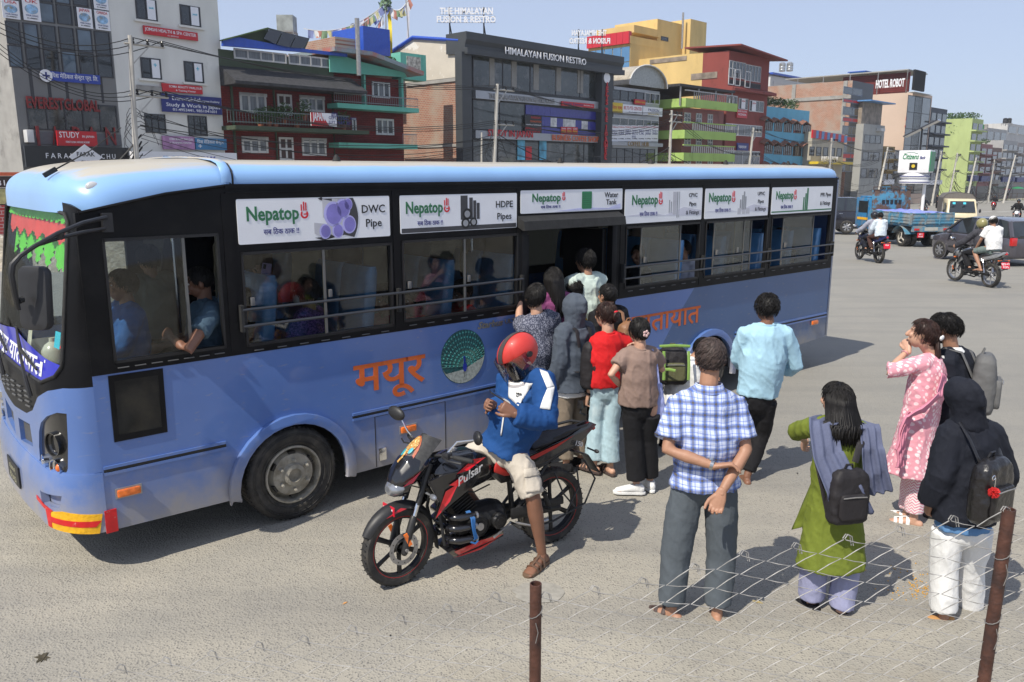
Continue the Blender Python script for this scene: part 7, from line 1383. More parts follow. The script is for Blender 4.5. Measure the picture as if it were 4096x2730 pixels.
class Bd:
  def __init__(s,label,x0,x1,pl=SP,v=0.0,zm=(0,0,1),yr=682,name='building',cat='building'):
    s.pl = pl; s.v = v; s.zm = zm; s.s0 = pl.px(x0,yr,v)[0]; s.s1 = pl.px(x1,yr,v)[0]; s.w = s.s1 - s.s0; s.gz = gz(pl.pt(s.s0,v,0).y)
    s.t = thing(name,label,cat,pl.mat(s.s0,v,0)); c = pl.pt(s.s0,v,0); s.side = Plane((c.x,c.y),pl.a - R(90))
  def p(s,x,y,dv=0.0):
    X = s.zm[0] + x / s.zm[2]; Y = s.zm[1] + y / s.zm[2]; a,z = s.pl.px(X,Y,s.v + dv); return a - s.s0,z
  def q(s,x,y): # a point on the left side wall: depth, height
    X = s.zm[0] + x / s.zm[2]; Y = s.zm[1] + y / s.zm[2]; return s.side.px(X,Y)
  def rect(s,r,dv=0.0):
    x0,z1 = s.p(r[0],r[1],dv); x1,z0 = s.p(r[2],r[3],dv)
    if z0 > z1: z0,z1 = z1,z0
    return x0,z0,x1,z1
  def body(s,h,d,m,name='wall',z0=None,mside=None,x0=0,x1=None):
    g = G(); g.box(x0,s.w if x1 is None else x1,0,d,(s.gz - 1) if z0 is None else z0,h); me = mesh_of(g)
    if mside:
      me.materials.append(m); me.materials.append(mside)
      for f in me.polygons:
        if abs(f.normal.x) > .5: f.material_index = 1
    return ob(name,me,m,s.t)
  def part(s,name,r,y0,y1,m,par=None,bev=0,dv=0.0):
    x0,z0,x1,z1 = s.rect(r,dv); g = G(); g.box(x0,x1,y0,y1,z0,z1); return ob(name,g,m,par or s.t,bevel=bev)
  def win(s,r,nx=2,nz=1,fm=WF_,gm=DG,fw=.07,name='window',y=0.0,sill=False,par=None,open_=None,pp=True):
    x0,z0,x1,z1 = s.rect(r,y); g = G(); g.box(x0,x1,y - .03,y,z0,z0 + fw); g.box(x0,x1,y - .03,y,z1 - fw,z1)
    for k in range(nx + 1): X = x0 + (x1 - x0 - fw) * k / nx; g.box(X,X + fw,y - .05,y,z0 + .002,z1 - .002)
    for k in range(1,nz): Z = z0 + (z1 - z0) * k / nz; g.box(x0 + .01,x1 - .01,y - .04,y,Z - fw / 2,Z + fw / 2)
    f = ob(name,g,fm,s.t)
    for k in range(nx if pp else 1):
      a = x0 + (x1 - x0) * k / (nx if pp else 1); b = x0 + (x1 - x0) * (k + 1) / (nx if pp else 1); g = G(); g.box(a + fw * .3,b - fw * .3,y - .018,y - .012,z0 + fw * .5,z1 - fw * .5); ob('pane',g,gm if not isinstance(gm,tuple) else gm[k % len(gm)],f)
    if sill: g = G(); g.box(x0 - .15,x1 + .15,y - .12,y,z0 - .12,z0 - .01); ob('sill',g,sill if not isinstance(sill,bool) else CON,f)
    return f
  def sign(s,r,m,lines=(),y=-.16,name='sign',label=None,th=.1):
    x0,z0,x1,z1 = s.rect(r,y); g = G(); g.box(x0,x1,y,y + th,z0,z1); o = ob(name,g,m,s.t,label=label)
    for body_,rx,rz,size,fit,tm in lines: # rx, rz: fraction of the panel, size of its height, fit of its width
      text(body_,(z1 - z0) * size * 1.3,tm,o,Matrix.Translation((x0 + (x1 - x0) * rx,y - .006,z0 + (z1 - z0) * rz)) @ XZ,bold=.006,fit=(x1 - x0) * fit,ext=.004)
    return o
  def letters(s,body_,a,b,size,m,y=-.1,ext=.018,bold=.004):
    x0,z0 = s.p(*a,y); x1,z1 = s.p(*b,y); return text(body_,size,m,s.t,Matrix.Translation((x0,y,z0)) @ XZ,ext=ext,bold=bold,fit=x1 - x0)
  def rail(s,r,m,y,n,th=.03,name='railing',side_=0.0,bars=True):
    x0,z0,x1,z1 = s.rect(r,y); g = G(); g.tube([(x0,y,z1),(x1,y,z1)],.035,6); g.tube([(x0,y,z0 + .08),(x1,y,z0 + .08)],.025,5)
    o = ob(name,g,m,s.t)
    for k in range(n + 1): X = x0 + (x1 - x0) * k / n; g = G(); g.tube([(X,y,z0),(X,y,z1)],th / 2,4); ob('baluster',g,m,o)
    return o
Z1 = (0,0,2.24); Z2 = (850,0,2.24); Z3 = (1800,0,2.24); Z4 = (2600,50,2.4125); Z5 = (3300,200,2.613)
WHP = M('sign_white',(.75,.75,.77),.4,var=.03); RDP = M('sign_red',(.50,.012,.02),.4,var=.06); NVP = M('sign_navy',(.012,.02,.16),.4,var=.05); BLP = M('sign_black',(.012,.012,.013),.3,var=.1); YLP = M('sign_yellow',(.62,.45,.03),.45,var=.06); GRP = M('sign_green',(.02,.22,.08),.4)
# dark glass building at the far left
b = Bd('dark glass fronted building with travel posters and black shop sign at far left',94,497,LP,zm=Z1); b.body(19,9,M('grey_panel',(.17,.17,.165),.6,var=.1,scale=.6),mside=CON)
for i in range(6):
  for k,(ya,yb) in enumerate(((-230,-20),(-20,165),(185,395),(400,600))):
    xa = 38 + i * 160; b.win((xa + (k - 2) * 22,ya + i * 18,xa + 158 + (k - 2) * 22,yb + i * 18 + 14),1,1,DF,DG if (i + k) % 3 else M('reflecting_window',(.06,.09,.12),.08,var=.8,scale=.8,coat=1),.05,'glass_panel')
for i in range(5): b.part('panel_joint',(280 + i * 158,610 + i * 18,283 + i * 158,905 + i * 5),-.012,0,DF)
b.sign((370,632,902,760),M('sign_blue',(.02,.05,.32),.4),[('पिस मेडिकल सेन्टर प्रा. लि.'.replace('पिस','िपस').replace('डिक','िडक').replace('लि','िल'),.16,.35,.5,.8,WHP)]); x0,z0 = b.p(412,680,-.17); g = G(); g.lathe([(.28,0),(.28,.02)],20,Matrix.Translation((x0,-.17,z0)) @ XZ); o = ob('cross_badge',g,WHP,b.t); g = G(); g.box(x0 - .16,x0 + .16,-.2,-.19,z0 - .04,z0 + .04); g.box(x0 - .04,x0 + .04,-.201,-.191,z0 - .16,z0 + .16); ob('cross',g,NVP,o)
b.win((225,900,1062,1190),5,1,DF,M('murky_window',(.02,.02,.018),.1,var=.6,scale=1.5,col2=(.09,.08,.07),c2scale=1.2,coat=.5),.06); b.letters('EVERESTGLOBAL',(240,965),(895,1005),.72,M('dull_red_letters',(.20,.015,.015),.5),y=-.08,bold=.03)
b.part('fascia',(230,1180,1090,1310),-.05,0,M('slate_fascia',(.10,.10,.11),.5))
for ch,xa,xb in (('J',320,380),('A',475,545),('P',650,720),('A',790,880),('N',945,1035)): b.letters(ch,(xa,1300),(xb,1300),1.25,M('dull_red_letters'),y=-.1)
b.sign((505,1170,877,1315),RDP,[('STUDY',.05,.55,.42,.5,WHP),('IN JAPAN',.62,.58,.16,.3,WHP),('EVEREST GLOBAL LANGUAGE ACADEMY',.2,.2,.14,.6,WHP)],y=-.35); b.sign((215,1305,1165,1500),BLP,[('F A R A K',.18,.42,.27,.27,WHP),('C H U',.71,.42,.27,.145,WHP)],y=-.5)
x0,z0 = b.p(768,1410,-.52); g = G(); g.prism([(x0 - .80,z0),(x0,z0 + .60),(x0 + .80,z0),(x0,z0 - .60)],.02,Matrix.Translation((0,-.52,0)) @ XZ); lg = ob('diamond_logo',g,WHP,b.t); text('FARAK',.28,BLP,lg,Matrix.Translation((x0,-.546,z0 + .04)) @ XZ,align='CENTER',bold=.02); text('CHU',.28,BLP,lg,Matrix.Translation((x0,-.546,z0 - .36)) @ XZ,align='CENTER',bold=.02)
for r,w_,c_ in (((8,-10,185,180),'USA',.4),((192,-20,372,200),'UK',.5),((684,64,836,262),'JAPAN',.3),((842,88,993,282),'CANADA',.3),((828,-90,977,97),'KOREA',.3)):
  o = b.sign(r,WHP,[(w_,.15,.82,.16,.7,RDP),('YOUR CHOICE',.15,.2,.08,.7,NVP),('01-4988901',.2,.08,.07,.6,BLP)],y=-.07,th=.02,name='poster'); x0,z0,x1,z1 = b.rect(r,-.08); g = G(); g.prism([(x0 + (x1 - x0) * (.5 + .38 * math.cos(R(a))),z0 + (z1 - z0) * (.53 + .22 * math.sin(R(a)))) for a in range(0,360,20)],.01,Matrix.Translation((0,-.075,0)) @ XZ); ob('poster_picture',g,M('poster_picture',(.25,.42,.6),.5,var=.5,scale=6,col2=(.3,.25,.15),c2scale=4),o)
b.part('air_conditioner',(200,1165,275,1280),-.45,-.05,WF_,bev=.02)
# white building
b = Bd('off white plastered building with dark windows and clinic signs',497,916,LP,zm=Z1); b.body(17,10,wall_m('offwhite_plaster',(.66,.65,.60),(.52,.50,.46)))
for r in ((1205,-25,1412,198),(1605,38,1800,250),(1252,512,1450,718),(1642,547,1828,750)):
  w_ = b.win(r,2,1,DF,DG,.08,sill=M('offwhite_plaster')); b.sign((r[0] + (r[2] - r[0]) * .52,r[1] + 22,r[2] - 12,r[3] - 14),WHP,[('Jomshi' if r[1] < 300 else '+',.2,.55,.12 if r[1] < 300 else .35,.6 if r[1] < 300 else .4,M('cyan_paper'))],y=-.06,th=.02,name='window_poster')
for r in ((1290,1018,1490,1198),(1677,1035,1860,1222)): b.win(r,3,1,DF,DG,.05)
b.sign((1286,228,1776,370),RDP,[('JOMSHI HEALTH & SPA CENTER',.02,.45,.42,.95,WHP),('01-4332101',.42,.1,.16,.2,WHP)]); b.sign((1230,760,1452,828),CON); b.sign((1452,745,1818,848),RDP,[('SOMA BEAUTY PARLOUR',.16,.55,.3,.82,WHP),('& Training Center',.32,.15,.24,.5,WHP)]); b.sign((1446,838,1992,1032),NVP,[('EverestGlobal',.16,.68,.24,.46,WHP),('Language Academy',.63,.68,.13,.33,WHP),('Study & Work in Japan',.06,.32,.22,.9,WHP),('01-4953441, 9851041601',.16,.08,.17,.74,WHP)],y=-.2)
b.sign((1455,1218,1748,1345),M('poster_mauve',(.35,.18,.33),.5,var=.4,scale=3),[('SOMA BEAUTY PARLOUR',.2,.7,.17,.75,WHP),('& TRAINING CENTER',.2,.45,.14,.7,WHP)]); b.sign((1750,1238,2035,1348),M('sign_teal_blue',(.04,.18,.36),.4),[('िपस मेिडकल सेन्टर',.05,.55,.3,.85,WHP),('+',.06,.08,.5,.12,WHP)])
b.sign((1188,1356,2128,1500),WHP,[('new',.26,.52,.34,.24,M('mew_blue',(.02,.25,.62),.4)),('mew',.53,.52,.34,.24,M('mew_indigo',(.03,.03,.38),.4))],y=-1.2,th=.3)
# dark green house
b = Bd('green and red brick house with blue roof edge, solar panels and flower balcony',905,1395,zm=Z2,v=0.0); DGR = wall_m('dark_green_paint',(.055,.075,.045)); b.body(b.p(600,640)[1],8,RBR)
x0,z0,x1,z1 = b.rect((100,400,1085,690)); b.body(b.p(600,500)[1],7.5,DGR,'attic_wall',b.p(600,700)[1] ,x1=b.w * .9)
b.win((185,430,665,575),4,1,WF_,CURT,.09,y=-.02); b.win((676,482,1075,618),4,1,WF_,CURT,.09,y=-.02)
g = G(); SL = M('slate_shingles',(.035,.035,.038),.8,var=.4,scale=5,bump=.6,bscale=12); xa = 0; xb = b.w; ze = b.p(600,755,-1.6)[1]; zw = b.p(600,640)[1]
g.add([(xa,-1.7,ze),(xb + .4,-1.7,ze),(xb + .4,.0,zw),(xa,.0,zw),(xa,-1.7,ze - .16),(xb + .4,-1.7,ze - .16),(xb + .4,.0,ze - .16),(xa,0,ze - .16)],[(0,1,2,3),(4,5,6,7),(0,1,5,4),(1,2,6,5),(0,3,7,4)]); ob('canopy_roof',g,SL,b.t)
for r in ((236,826,486,1020),(776,852,1004,1010),(256,1222,500,1375),(796,1236,1020,1400)): b.win(r,3,1,WF_,CURT,.13); b.win((r[0],r[1],r[2],r[1] + 48),3,1,WF_,DG,.1,name='transom')
for r in ((575,842,716,1040),(590,1230,730,1440)): b.win(r,2,2,WF_,M('brown_door',(.05,.02,.015),.5),.12,name='door')
for x in (170,545,1065): b.part('pillar',(x,770,x + 28,1440),-.12,.02,DGR)
zs_ = b.p(600,1140,-1.5)[1]; g = G(); g.box(-.1,b.w + .5,-1.6,0,zs_ - .22,zs_); ob('balcony_slab',g,DGR,b.t); b.rail((130,985,1225,1150),M('rail_grey_green',(.12,.15,.14),.5),-1.55,44)
LEAFM = M('potted_leaves',(.045,.10,.02),.7,var=.5,scale=8); rnd = random.Random(9)
def foliage(c,r,n,size=.07,m=None,nm='foliage',par=None,flower=None):
  g = G()
  for k in range(n):
    d = V3((rnd.gauss(0,1),rnd.gauss(0,1),rnd.gauss(0,1))).normalized() * rnd.random() ** .4; p = V3(c) + V3((d.x * r[0],d.y * r[1],d.z * r[2])); a = V3((rnd.uniform(-1,1),rnd.uniform(-1,1),rnd.uniform(-1,1))).normalized() * size; e = a.cross(V3((rnd.random(),rnd.random(),rnd.random()))).normalized() * size * .5; g.add([p - a,p + e,p + a,p - e],[(0,1,2,3)])
  return ob(nm,g,m or LEAFM,par,kind=None)
def plant(label,c,r,n,m=None,size=.07):
  t = thing('potted_plant',label,'plant',Matrix.Translation(V3(c))); g = G(); g.lathe([(.12,-r[2] - .3),(.18,-r[2] + .0),(.17,-r[2])],10); ob('pot',g,M('terracotta',(.3,.1,.05),.8),t); foliage((0,0,0),r,n,size,m,par=t); g = G(); g.tube([(0,0,-r[2]),(0,0,r[2] * .4)],.02,5); ob('stem',g,LEAFM,t); return t
for k,(x,y,n) in enumerate(((430,1040,260),(500,1020,300),(560,1040,260),(640,990,220),(750,1040,200),(820,960,160),(1170,1060,220))): plant(('potted shrub behind the balcony railing, ' + ('leftmost','second from left','third from left','tall one by the door','fifth from left','climbing one by the right window','red flowered one right of the sign')[k]),b.t.matrix_world @ V3((b.p(x,y,-1.2)[0],-1.2,b.p(x,y,-1.2)[1])),(.5,.25,.45),n)
x0,z0,x1,z1 = b.rect((880,1008,1115,1138),-1.7); g = G(); g.box(x0,x1,-1.7,-1.64,z0,z1); o = ob('sign',g,WHP,b.t); g = G(); xm = x0 + (x1 - x0) * .5; g.prism([(x0,z0),(xm + .35,z0),(xm - .2,z1),(x0,z1)],.01,Matrix.Translation((0,-1.71,0)) @ XZ); ob('sign_print',g,RDP,o); text('JAPAN',.62,WHP,o,Matrix.Translation((x0 + .12,-1.73,z0 + (z1 - z0) * .42)) @ XZ,bold=.03,fit=(x1 - x0) * .46); text('AIJYOU',.35,NVP,o,Matrix.Translation((xm + .5,-1.73,z0 + (z1 - z0) * .75)) @ XZ,bold=.02,fit=(x1 - x0) * .26); text('GEPI, LONG, INO\nJLPT, NAT, BJT',.26,NVP,o,Matrix.Translation((xm + .3,-1.73,z0 + (z1 - z0) * .55)) @ XZ)
BLR = M('blue_sheet_roof',(.015,.07,.42),.45,var=.1,coat=.2)
def flat(nm,pts,y,th,m): g = G(); g.prism([b.p(*q,y) for q in pts],th,Matrix.Translation((0,y + th,0)) @ XZ); return ob(nm,g,m,b.t)
flat('roof_fascia',[(95,352),(240,336),(560,398),(830,440),(1208,482),(1208,512),(830,470),(95,412)],-.7,.2,BLR); flat('roof',[(95,352),(500,250),(870,348),(830,440),(560,398),(240,336)],-.5,.3,DGR); flat('roof_ridge',[(90,356),(500,246),(505,258),(100,366)],-.9,.4,M('ridge_green',(.08,.13,.04),.7))
for q in ([(510,262),(622,285),(568,398),(458,345)],[(628,288),(746,315),(692,428),(578,402)],[(752,318),(868,345),(815,436),(700,428)]): flat('solar_panel',q,-.85,.06,M('solar_black',(.012,.012,.02),.15,coat=1))
def rooftank(label,px,Y,r,h,m,box=False,stand=0.0,name='water_tank'):
  P = at(px[0],px[1],Y); t = thing(name,label,'water tank',Matrix.Translation(P)); g = G()
  if box: g.box(-r,r,-r,r,0,h)
  else: g.lathe([(r * .95,0),(r,.05),(r,h * .2),(r * .97,h * .22),(r,h * .25),(r,h * .5),(r * .97,h * .52),(r,h * .55),(r,h * .85),(r * .6,h * .97),(r * .25,h),(.01,h)],20)
  ob('tank_body',g,m,t,40);
  if stand: g = G(); [g.tube([(a * r,c * r,-stand),(a * r,c * r,0)],.04,5) for a in (-1,1) for c in (-1,1)]; [g.tube([(a * r,-r,-stand * k),(a * r,r,-stand * k)],.03,4) for a in (-1,1) for k in (.05,.5)]; g.box(-r,r,-r,r,-.08,0); ob('tank_stand',g,STEEL,t)
  return t
TKB = M('black_tank',(.02,.02,.022),.5); TKS = M('steel_tank',(.45,.46,.47),.3,.7,var=.2)
rooftank('square galvanised water tank on the blue edged roof',(1149,128),56,.52,.95,M('galvanised',(.32,.34,.33),.5,.4,var=.3,scale=2),True,.3); rooftank('black water tank high on a metal stand behind the teal gable',(1421,158),66,.40,1.15,TKB,stand=1.1)
rooftank('black water tank just left of the brick shed',(1326,232),66,.45,.8,TKB); rooftank('black water tank beside the chimney stack',(1384,240),66,.5,.9,TKB)
# teal gabled house
b = Bd('teal gabled red brick house with long balcony',1352,1618,zm=Z2,v=.3); TEAL_ = wall_m('teal_paint',(.13,.42,.33)); b.body(b.p(1400,690)[1],9,RBR)
pz = b.p(1390,508,-1)[1]; xp = b.p(1390,500,-1)[0]; zl = b.p(1090,640,-1)[1]; zr = b.p(1780,690,-1)[1]; xr = b.p(1850,675,-1)[0]
g = G(); g.prism([(-.6,zl),(xr - .6,zr),(xr - .8,zr + .3),(xp,pz - .3),(-.6,zl + 1.2)],.1,Matrix.Translation((0,-.4,0)) @ XZ); ob('gable_wall',g,TEAL_,b.t)
for (xa,za),(xb,zb) in (((-.9,zl + 1.1),(xp,pz)),((xp,pz),(xr,zr + .1))): g = G(); g.add([V3((xa,-1.5,za)),V3((xb,-1.5,zb)),V3((xb,6,zb)),V3((xa,6,za)),V3((xa,-1.5,za + .25)),V3((xb,-1.5,zb + .25)),V3((xb,6,zb + .25)),V3((xa,6,za + .25))],[(0,1,2,3),(4,5,6,7),(0,1,5,4),(1,2,6,5),(3,2,6,7),(0,3,7,4)]); ob('roof',g,M('grey_blue_eaves',(.22,.27,.29),.6,col2=(.4,.12,.08),c2scale=.6),b.t)
for x in (1330,1665): b.part('pillar',(x,670,x + 26,975),-.3,.0,TEAL_)
b.win((1425,728,1590,885),3,1,WF_,(DG,CURT,DG),.12); b.win((1425,728,1590,765),1,1,DF,DG,.05,name='transom'); b.win((1460,1062,1625,1215),3,1,WF_,(DG,CURT,DG),.12); b.win((1246,1060,1290,1205),1,1,WF_,DG,.1); b.win((1200,740,1245,860),1,1,WF_,DG,.1)
for ya,yb,xe in ((960,1010,1850),(1310,1335,1838)): x0,z0,x1,z1 = b.rect((1090,ya,xe,yb),-1.4); g = G(); g.box(-.8,x1,-1.4,0,z0 - .02,z0 + .26); ob('balcony_slab',g,TEAL_,b.t)
RG = M('rail_grey',(.20,.21,.22),.5); b.rail((1090,832,1840,968),RG,-1.35,40); b.rail((1705,1205,1830,1318),RG,-1.35,10)
x0,z0 = b.p(1308,680,-1.5); g = G(); g.tube([(x0,-1.55,z0),(x0,-1.55,z0 + 3.3)],.14,8); ob('flue_pipe',g,STEEL,b.t,40)
P = b.t.matrix_world @ V3((b.p(1760,600,1)[0],1,b.p(1760,600,1)[1])); t_ = thing('roof_planter','teal roof planter block with patterned grille above the right eave','planter',Matrix.Translation(P) @ Matrix.Rotation(R(46),4,'Z')); g = G(); g.box(-1.1,1.1,-.5,.5,-.9,.8); ob('block',g,TEAL_,t_); g = G(); g.box(-.6,.6,-.53,-.5,-.4,.6); ob('grille',g,M('cream_grille',(.4,.38,.33),.8,var=.6,scale=6),t_); foliage((-1.9,0,.0),(1.2,.5,.5),700,.1,par=t_)
# Himalayan building
b = Bd('charcoal framed glass restaurant building with brick side wall',1849,2446,zm=Z3); CHR_ = M('charcoal_cladding',(.045,.05,.055),.55,var=.12,scale=.7); h = b.p(110,480)[1]; b.body(h,16,M('restaurant_dark',(.03,.032,.033),.4),mside=BRK)
zt = b.p(180,312)[1]; g = G(); g.loft([[V3((x,y,z)) for y,z in ((-1.0,h - .15),(-1.0,h + .25),(-.75,h + .3),(-.75,zt - .8),(-.9,zt - .5),(-.9,zt),(1.2,zt),(1.2,h))] for x in (-.3,b.w + .2)]); ob('parapet',g,CHR_,b.t)
b.letters('HIMALAYAN FUSION RESTRO',(492,482),(1216,592),.68,WHP,y=-1.08,bold=.006)
for r in ((105,470,200,1500),(1370,640,1445,1500)): x0,z0,x1,z1 = b.rect((r[0],480,r[2],1480),-.7); g = G(); g.box(x0,x1,-.7,.0,b.gz,h); ob('column',g,CHR_,b.t)
SG = M('smoky_glass',(.035,.042,.042),.07,var=.5,scale=.5,coat=.7,col2=(.10,.10,.095),c2scale=.7,c2lo=.5,c2hi=.62)
b.win((200,470,1365,900),5,1,DF,SG,.08)
for k in range(5): xa = 350 + k * 198; b.part('inner_column',(xa,520 + k * 22,xa + 46,780 + k * 15),-.045,-.02,M('pale_column',(.25,.24,.22),.6))
b.part('cladding_band',(200,812,1370,985),-.35,0,SILV); b.letters('THE HIMALAYAN FUSION RESTAURANT',(352,882),(942,935),.52,STEEL,y=-.4); b.win((200,890,668,1185),2,1,DF,SG,.07)
BP_ = M('blue_panel',(.035,.035,.24),.35,var=.15,coat=.4)
for i in range(12):
  for k in range(3): xa = 672 + i * 55.5; ya = 940 + i * 6 + k * 92; b.part('facade_panel',(xa,ya,xa + 54,ya + 90 - i * 1.5),-.10,-.02,BP_ if (i,k) not in ((4,1),(6,1),(7,1),(9,1)) else M('clinic_photo',(.5,.5,.5),.5,var=.4,scale=3))
b.part('cladding_band',(200,1170,1365,1285),-.35,0,SILV); b.win((200,1252,1365,1500),6,1,DF,SG,.07)
b.letters('STUDY IN JAPAN',(340,1218),(742,1250),.66,RDP,y=-.42,bold=.01); b.letters('BUSINESS COFFEE SHOP',(915,1258),(1330,1278),.62,M('sign_orange',(.65,.12,.03),.4),y=-.42,bold=.005)
b.sign((1003,908,1292,972),RDP,[('Smile Dental',.04,.3,.6,.6,NVP),('clinic & implant centre',.66,.4,.25,.3,WHP)],y=-.5); b.sign((672,1032,822,1200),BLP,[('PASSION',.35,.83,.13,.55,RDP),('FOUNDATION',.3,.62,.11,.65,M('sign_orange')),('samakhusi, Kathmandu',.05,.45,.08,.9,WHP),('JAPANESE LANG',.02,.22,.13,.94,RDP),('STUDY ABROAD',.1,.05,.11,.8,RDP)],y=-.2)
for r,tx in (((995,1138,1042,1210),'Smile'),((1045,1138,1092,1212),'DENTAL'),((1096,1140,1144,1214),'CLINIC')): b.sign(r,RDP,[(tx,.1,.7,.2,.8,WHP),('डेन्टल',.1,.3,.3,.8,YLP)],y=-.14,th=.03)
for r,m_ in (((605,1258,672,1435),M('poster_sky',(.10,.35,.5),.5,var=.5,scale=1.5)),((802,1265,864,1435),M('poster_sky')),((680,1315,732,1435),RDP)): b.sign(r,m_,y=-.1,th=.03,name='poster')
x0,z0,x1,z1 = b.rect((1380,750,1420,1435),-.75)
for k,ch in enumerate('IELTS PTE JAPANESE'): text(ch,.62,RDP,b.t,Matrix.Translation(((x0 + x1) / 2,-.75,z1 - .3 - (z1 - z0) * k / 18)) @ XZ,align='CENTER',bold=.03,ext=.04)
x0,z0 = b.p(1407,700,-.75); g = G(); g.lathe([(.42,0),(.42,.04)],20,Matrix.Translation((x0,-.72,z0)) @ XZ); ob('round_badge',g,WHP,b.t)
bz = Z2[2]; g = G(); q0 = b.side.px(850 + 1620 / bz,470 / bz); q1 = b.side.px(850 + 1815 / bz,340 / bz); q2 = b.side.px(850 + 2235 / bz,365 / bz); qb = b.side.px(850 + 2235 / bz,690 / bz)[1]
pl_ = [(-.05,qb),(-.05,q2[1]),(q1[0],q1[1]),(q0[0],q0[1]),(q0[0] + .3,qb)]; CRY = M('corrugated_cream',(.55,.50,.42),.6,var=.08,scale=.8,bump=.3,bscale=3,col2=(.70,.68,.62),c2scale=.7,c2lo=.56,c2hi=.6)
g.prism(pl_,.12,Matrix(((0,0,-1,0),(1,0,0,0),(0,1,0,0),(0,0,0,1)))); ob('sheet_wall',g,CRY,b.t); g = G(); g.tube([(-.2,pl_[1][0],pl_[1][1]),(-.2,pl_[2][0],pl_[2][1]),(-.2,pl_[3][0],pl_[3][1])],.14,6); ob('roof_edge',g,BLR,b.t)
g = G(); g.box(-.10,-.0,.0,6,8.9,9.15); g.box(-.08,0,0,6,4.4,4.6); ob('concrete_band',g,CON,b.t)
x0,_ = b.q(-240,1000)
def roof_sign(label,a,bq,Y,lines,flip=False,ybot=160,wd=None):
  A = at(*a,Y); B = at(*bq,Y); w = (B - A).length * (1.0); d = (B - A); d.z = 0; d.normalize(); H_ = A.z - B.z if A.z > B.z else 1.9; zb = at(a[0],ybot,Y).z
  t = thing('roof_sign',label,'sign',Matrix.Translation((A.x,A.y,0)) @ Matrix.Rotation(math.atan2(d.y,d.x),4,'Z')); z1 = A.z; w = math.hypot(B.x - A.x,B.y - A.y)
  for k,(tx,xf,wf,zf,s_) in enumerate(lines):
    o = text(tx,H_ * s_,WHP,t,Matrix.Translation((w * xf,0,z1 - H_ * zf)) @ XZ,bold=.03,ext=.06,fit=w * wf)
    if flip:
      for v in o.data.vertices: v.co.x = w * wf - v.co.x
    g = G(); [g.tube([(w * xf,.1,z1 - H_ * zf + H_ * s_ * q),(w * (xf + wf),.1,z1 - H_ * zf + H_ * s_ * q)],.015,4) for q in (0.0,.35,.72)]; ob('sign_rail',g,STEEL,t)
  for xf in (.22,.80): g = G(); g.tube([(w * xf,.15,zb),(w * xf,.15,z1)],.06,5); g.tube([(w * xf,.15,z1 - H_),(w * xf + .2,1.2,zb)],.04,4); ob('sign_post',g,BLP,t)
  return t
roof_sign('white rooftop letters THE HIMALAYAN FUSION & RESTRO',(1745,28),(1982,92),66,[('THE HIMALAYAN',.06,.90,.46,.56),('FUSION & RESTRO',0,1,.98,.56)],ybot=170)
roof_sign('second rooftop sign of the restaurant, seen mirrored from behind',(2279,117),(2441,178),76,[('THE HIMALAYAN',.05,.85,.42,.5),('FUSION & RESTRO',0,1,.95,.5)],True,215)
# glass building with barrel roof
b = Bd('small silver building with arched roof and language centre signs',2448,2628,zm=Z3); b.body(b.p(1600,790)[1],8,SILV)
b.win((1450,800,1735,925),4,1,DF,DG,.07,open_=1); b.win((1745,830,1875,940),3,1,WF_,DG,.06); b.win((1445,1050,1865,1150),6,1,WF_,SG,.06)
for k,w_ in enumerate(('USA','KOREA','JAPAN','IELTS\nPTE','UK','JAPAN','CANADA')): xa = 1447 + k * 60; b.sign((xa,1125,xa + 56,1270),WHP,[('PASSION',.05,.86,.09,.9,RDP),('Study In',.1,.62,.13,.8,NVP),(w_,.1,.42,.17,.8,NVP),('01-5970050',.1,.14,.07,.8,BLP)],y=-.12,th=.04,name='poster')
b.sign((1424,915,1548,1012),YLP,[('कोिरयन भाषा',.05,.3,.4,.9,RDP)],y=-.3); b.sign((1550,935,1722,1030),WHP,[('IELTS PTE CENTER',.04,.45,.4,.92,RDP),('Phone 01-5345',.3,.12,.14,.4,NVP)],y=-.32); b.sign((1732,955,1902,1048),WHP,[('PASSION',.25,.5,.35,.56,NVP),('EDUCATION',.25,.12,.2,.55,YLP)],y=-.3); b.sign((1655,890,1750,945),RDP,[('कोिरयन भाषा',.05,.3,.4,.9,YLP)],y=-.2)
b.part('fascia',(1420,1270,1875,1320),-.4,0,SILV); b.letters('COFFEE HUB',(1592,1308),(1780,1310),.55,M('brass_letters',(.30,.20,.08),.4,.5),y=-.42); b.win((1420,1325,1830,1500),6,1,DF,DG,.06)
g = G(); cr = b.w * .42; zc = b.p(1800,790)[1]; pts = [(b.w * .62 + cr * math.cos(R(a)),zc + cr * .62 * math.sin(R(a))) for a in range(0,181,15)]; g.loft([[V3((x,y,z)) for x,z in pts] for y in (-.6,3,8)],False,False,False); ob('barrel_roof',bake(g,[('SOLIDIFY',dict(thickness=.06))]),M('polycarbonate',(.38,.34,.27),.4,var=.2,col2=(.25,.2,.14),c2scale=.8),b.t,60)
g = G(); g.prism(pts,.05,Matrix.Translation((0,-.3,0)) @ XZ); ob('arch_panel',g,M('frosted_panel',(.33,.34,.32),.3,var=.2),b.t); g = G(); g.tube([(x,-.62,z) for x,z in pts],.06,5); ob('arch_rim',g,WF_,b.t)
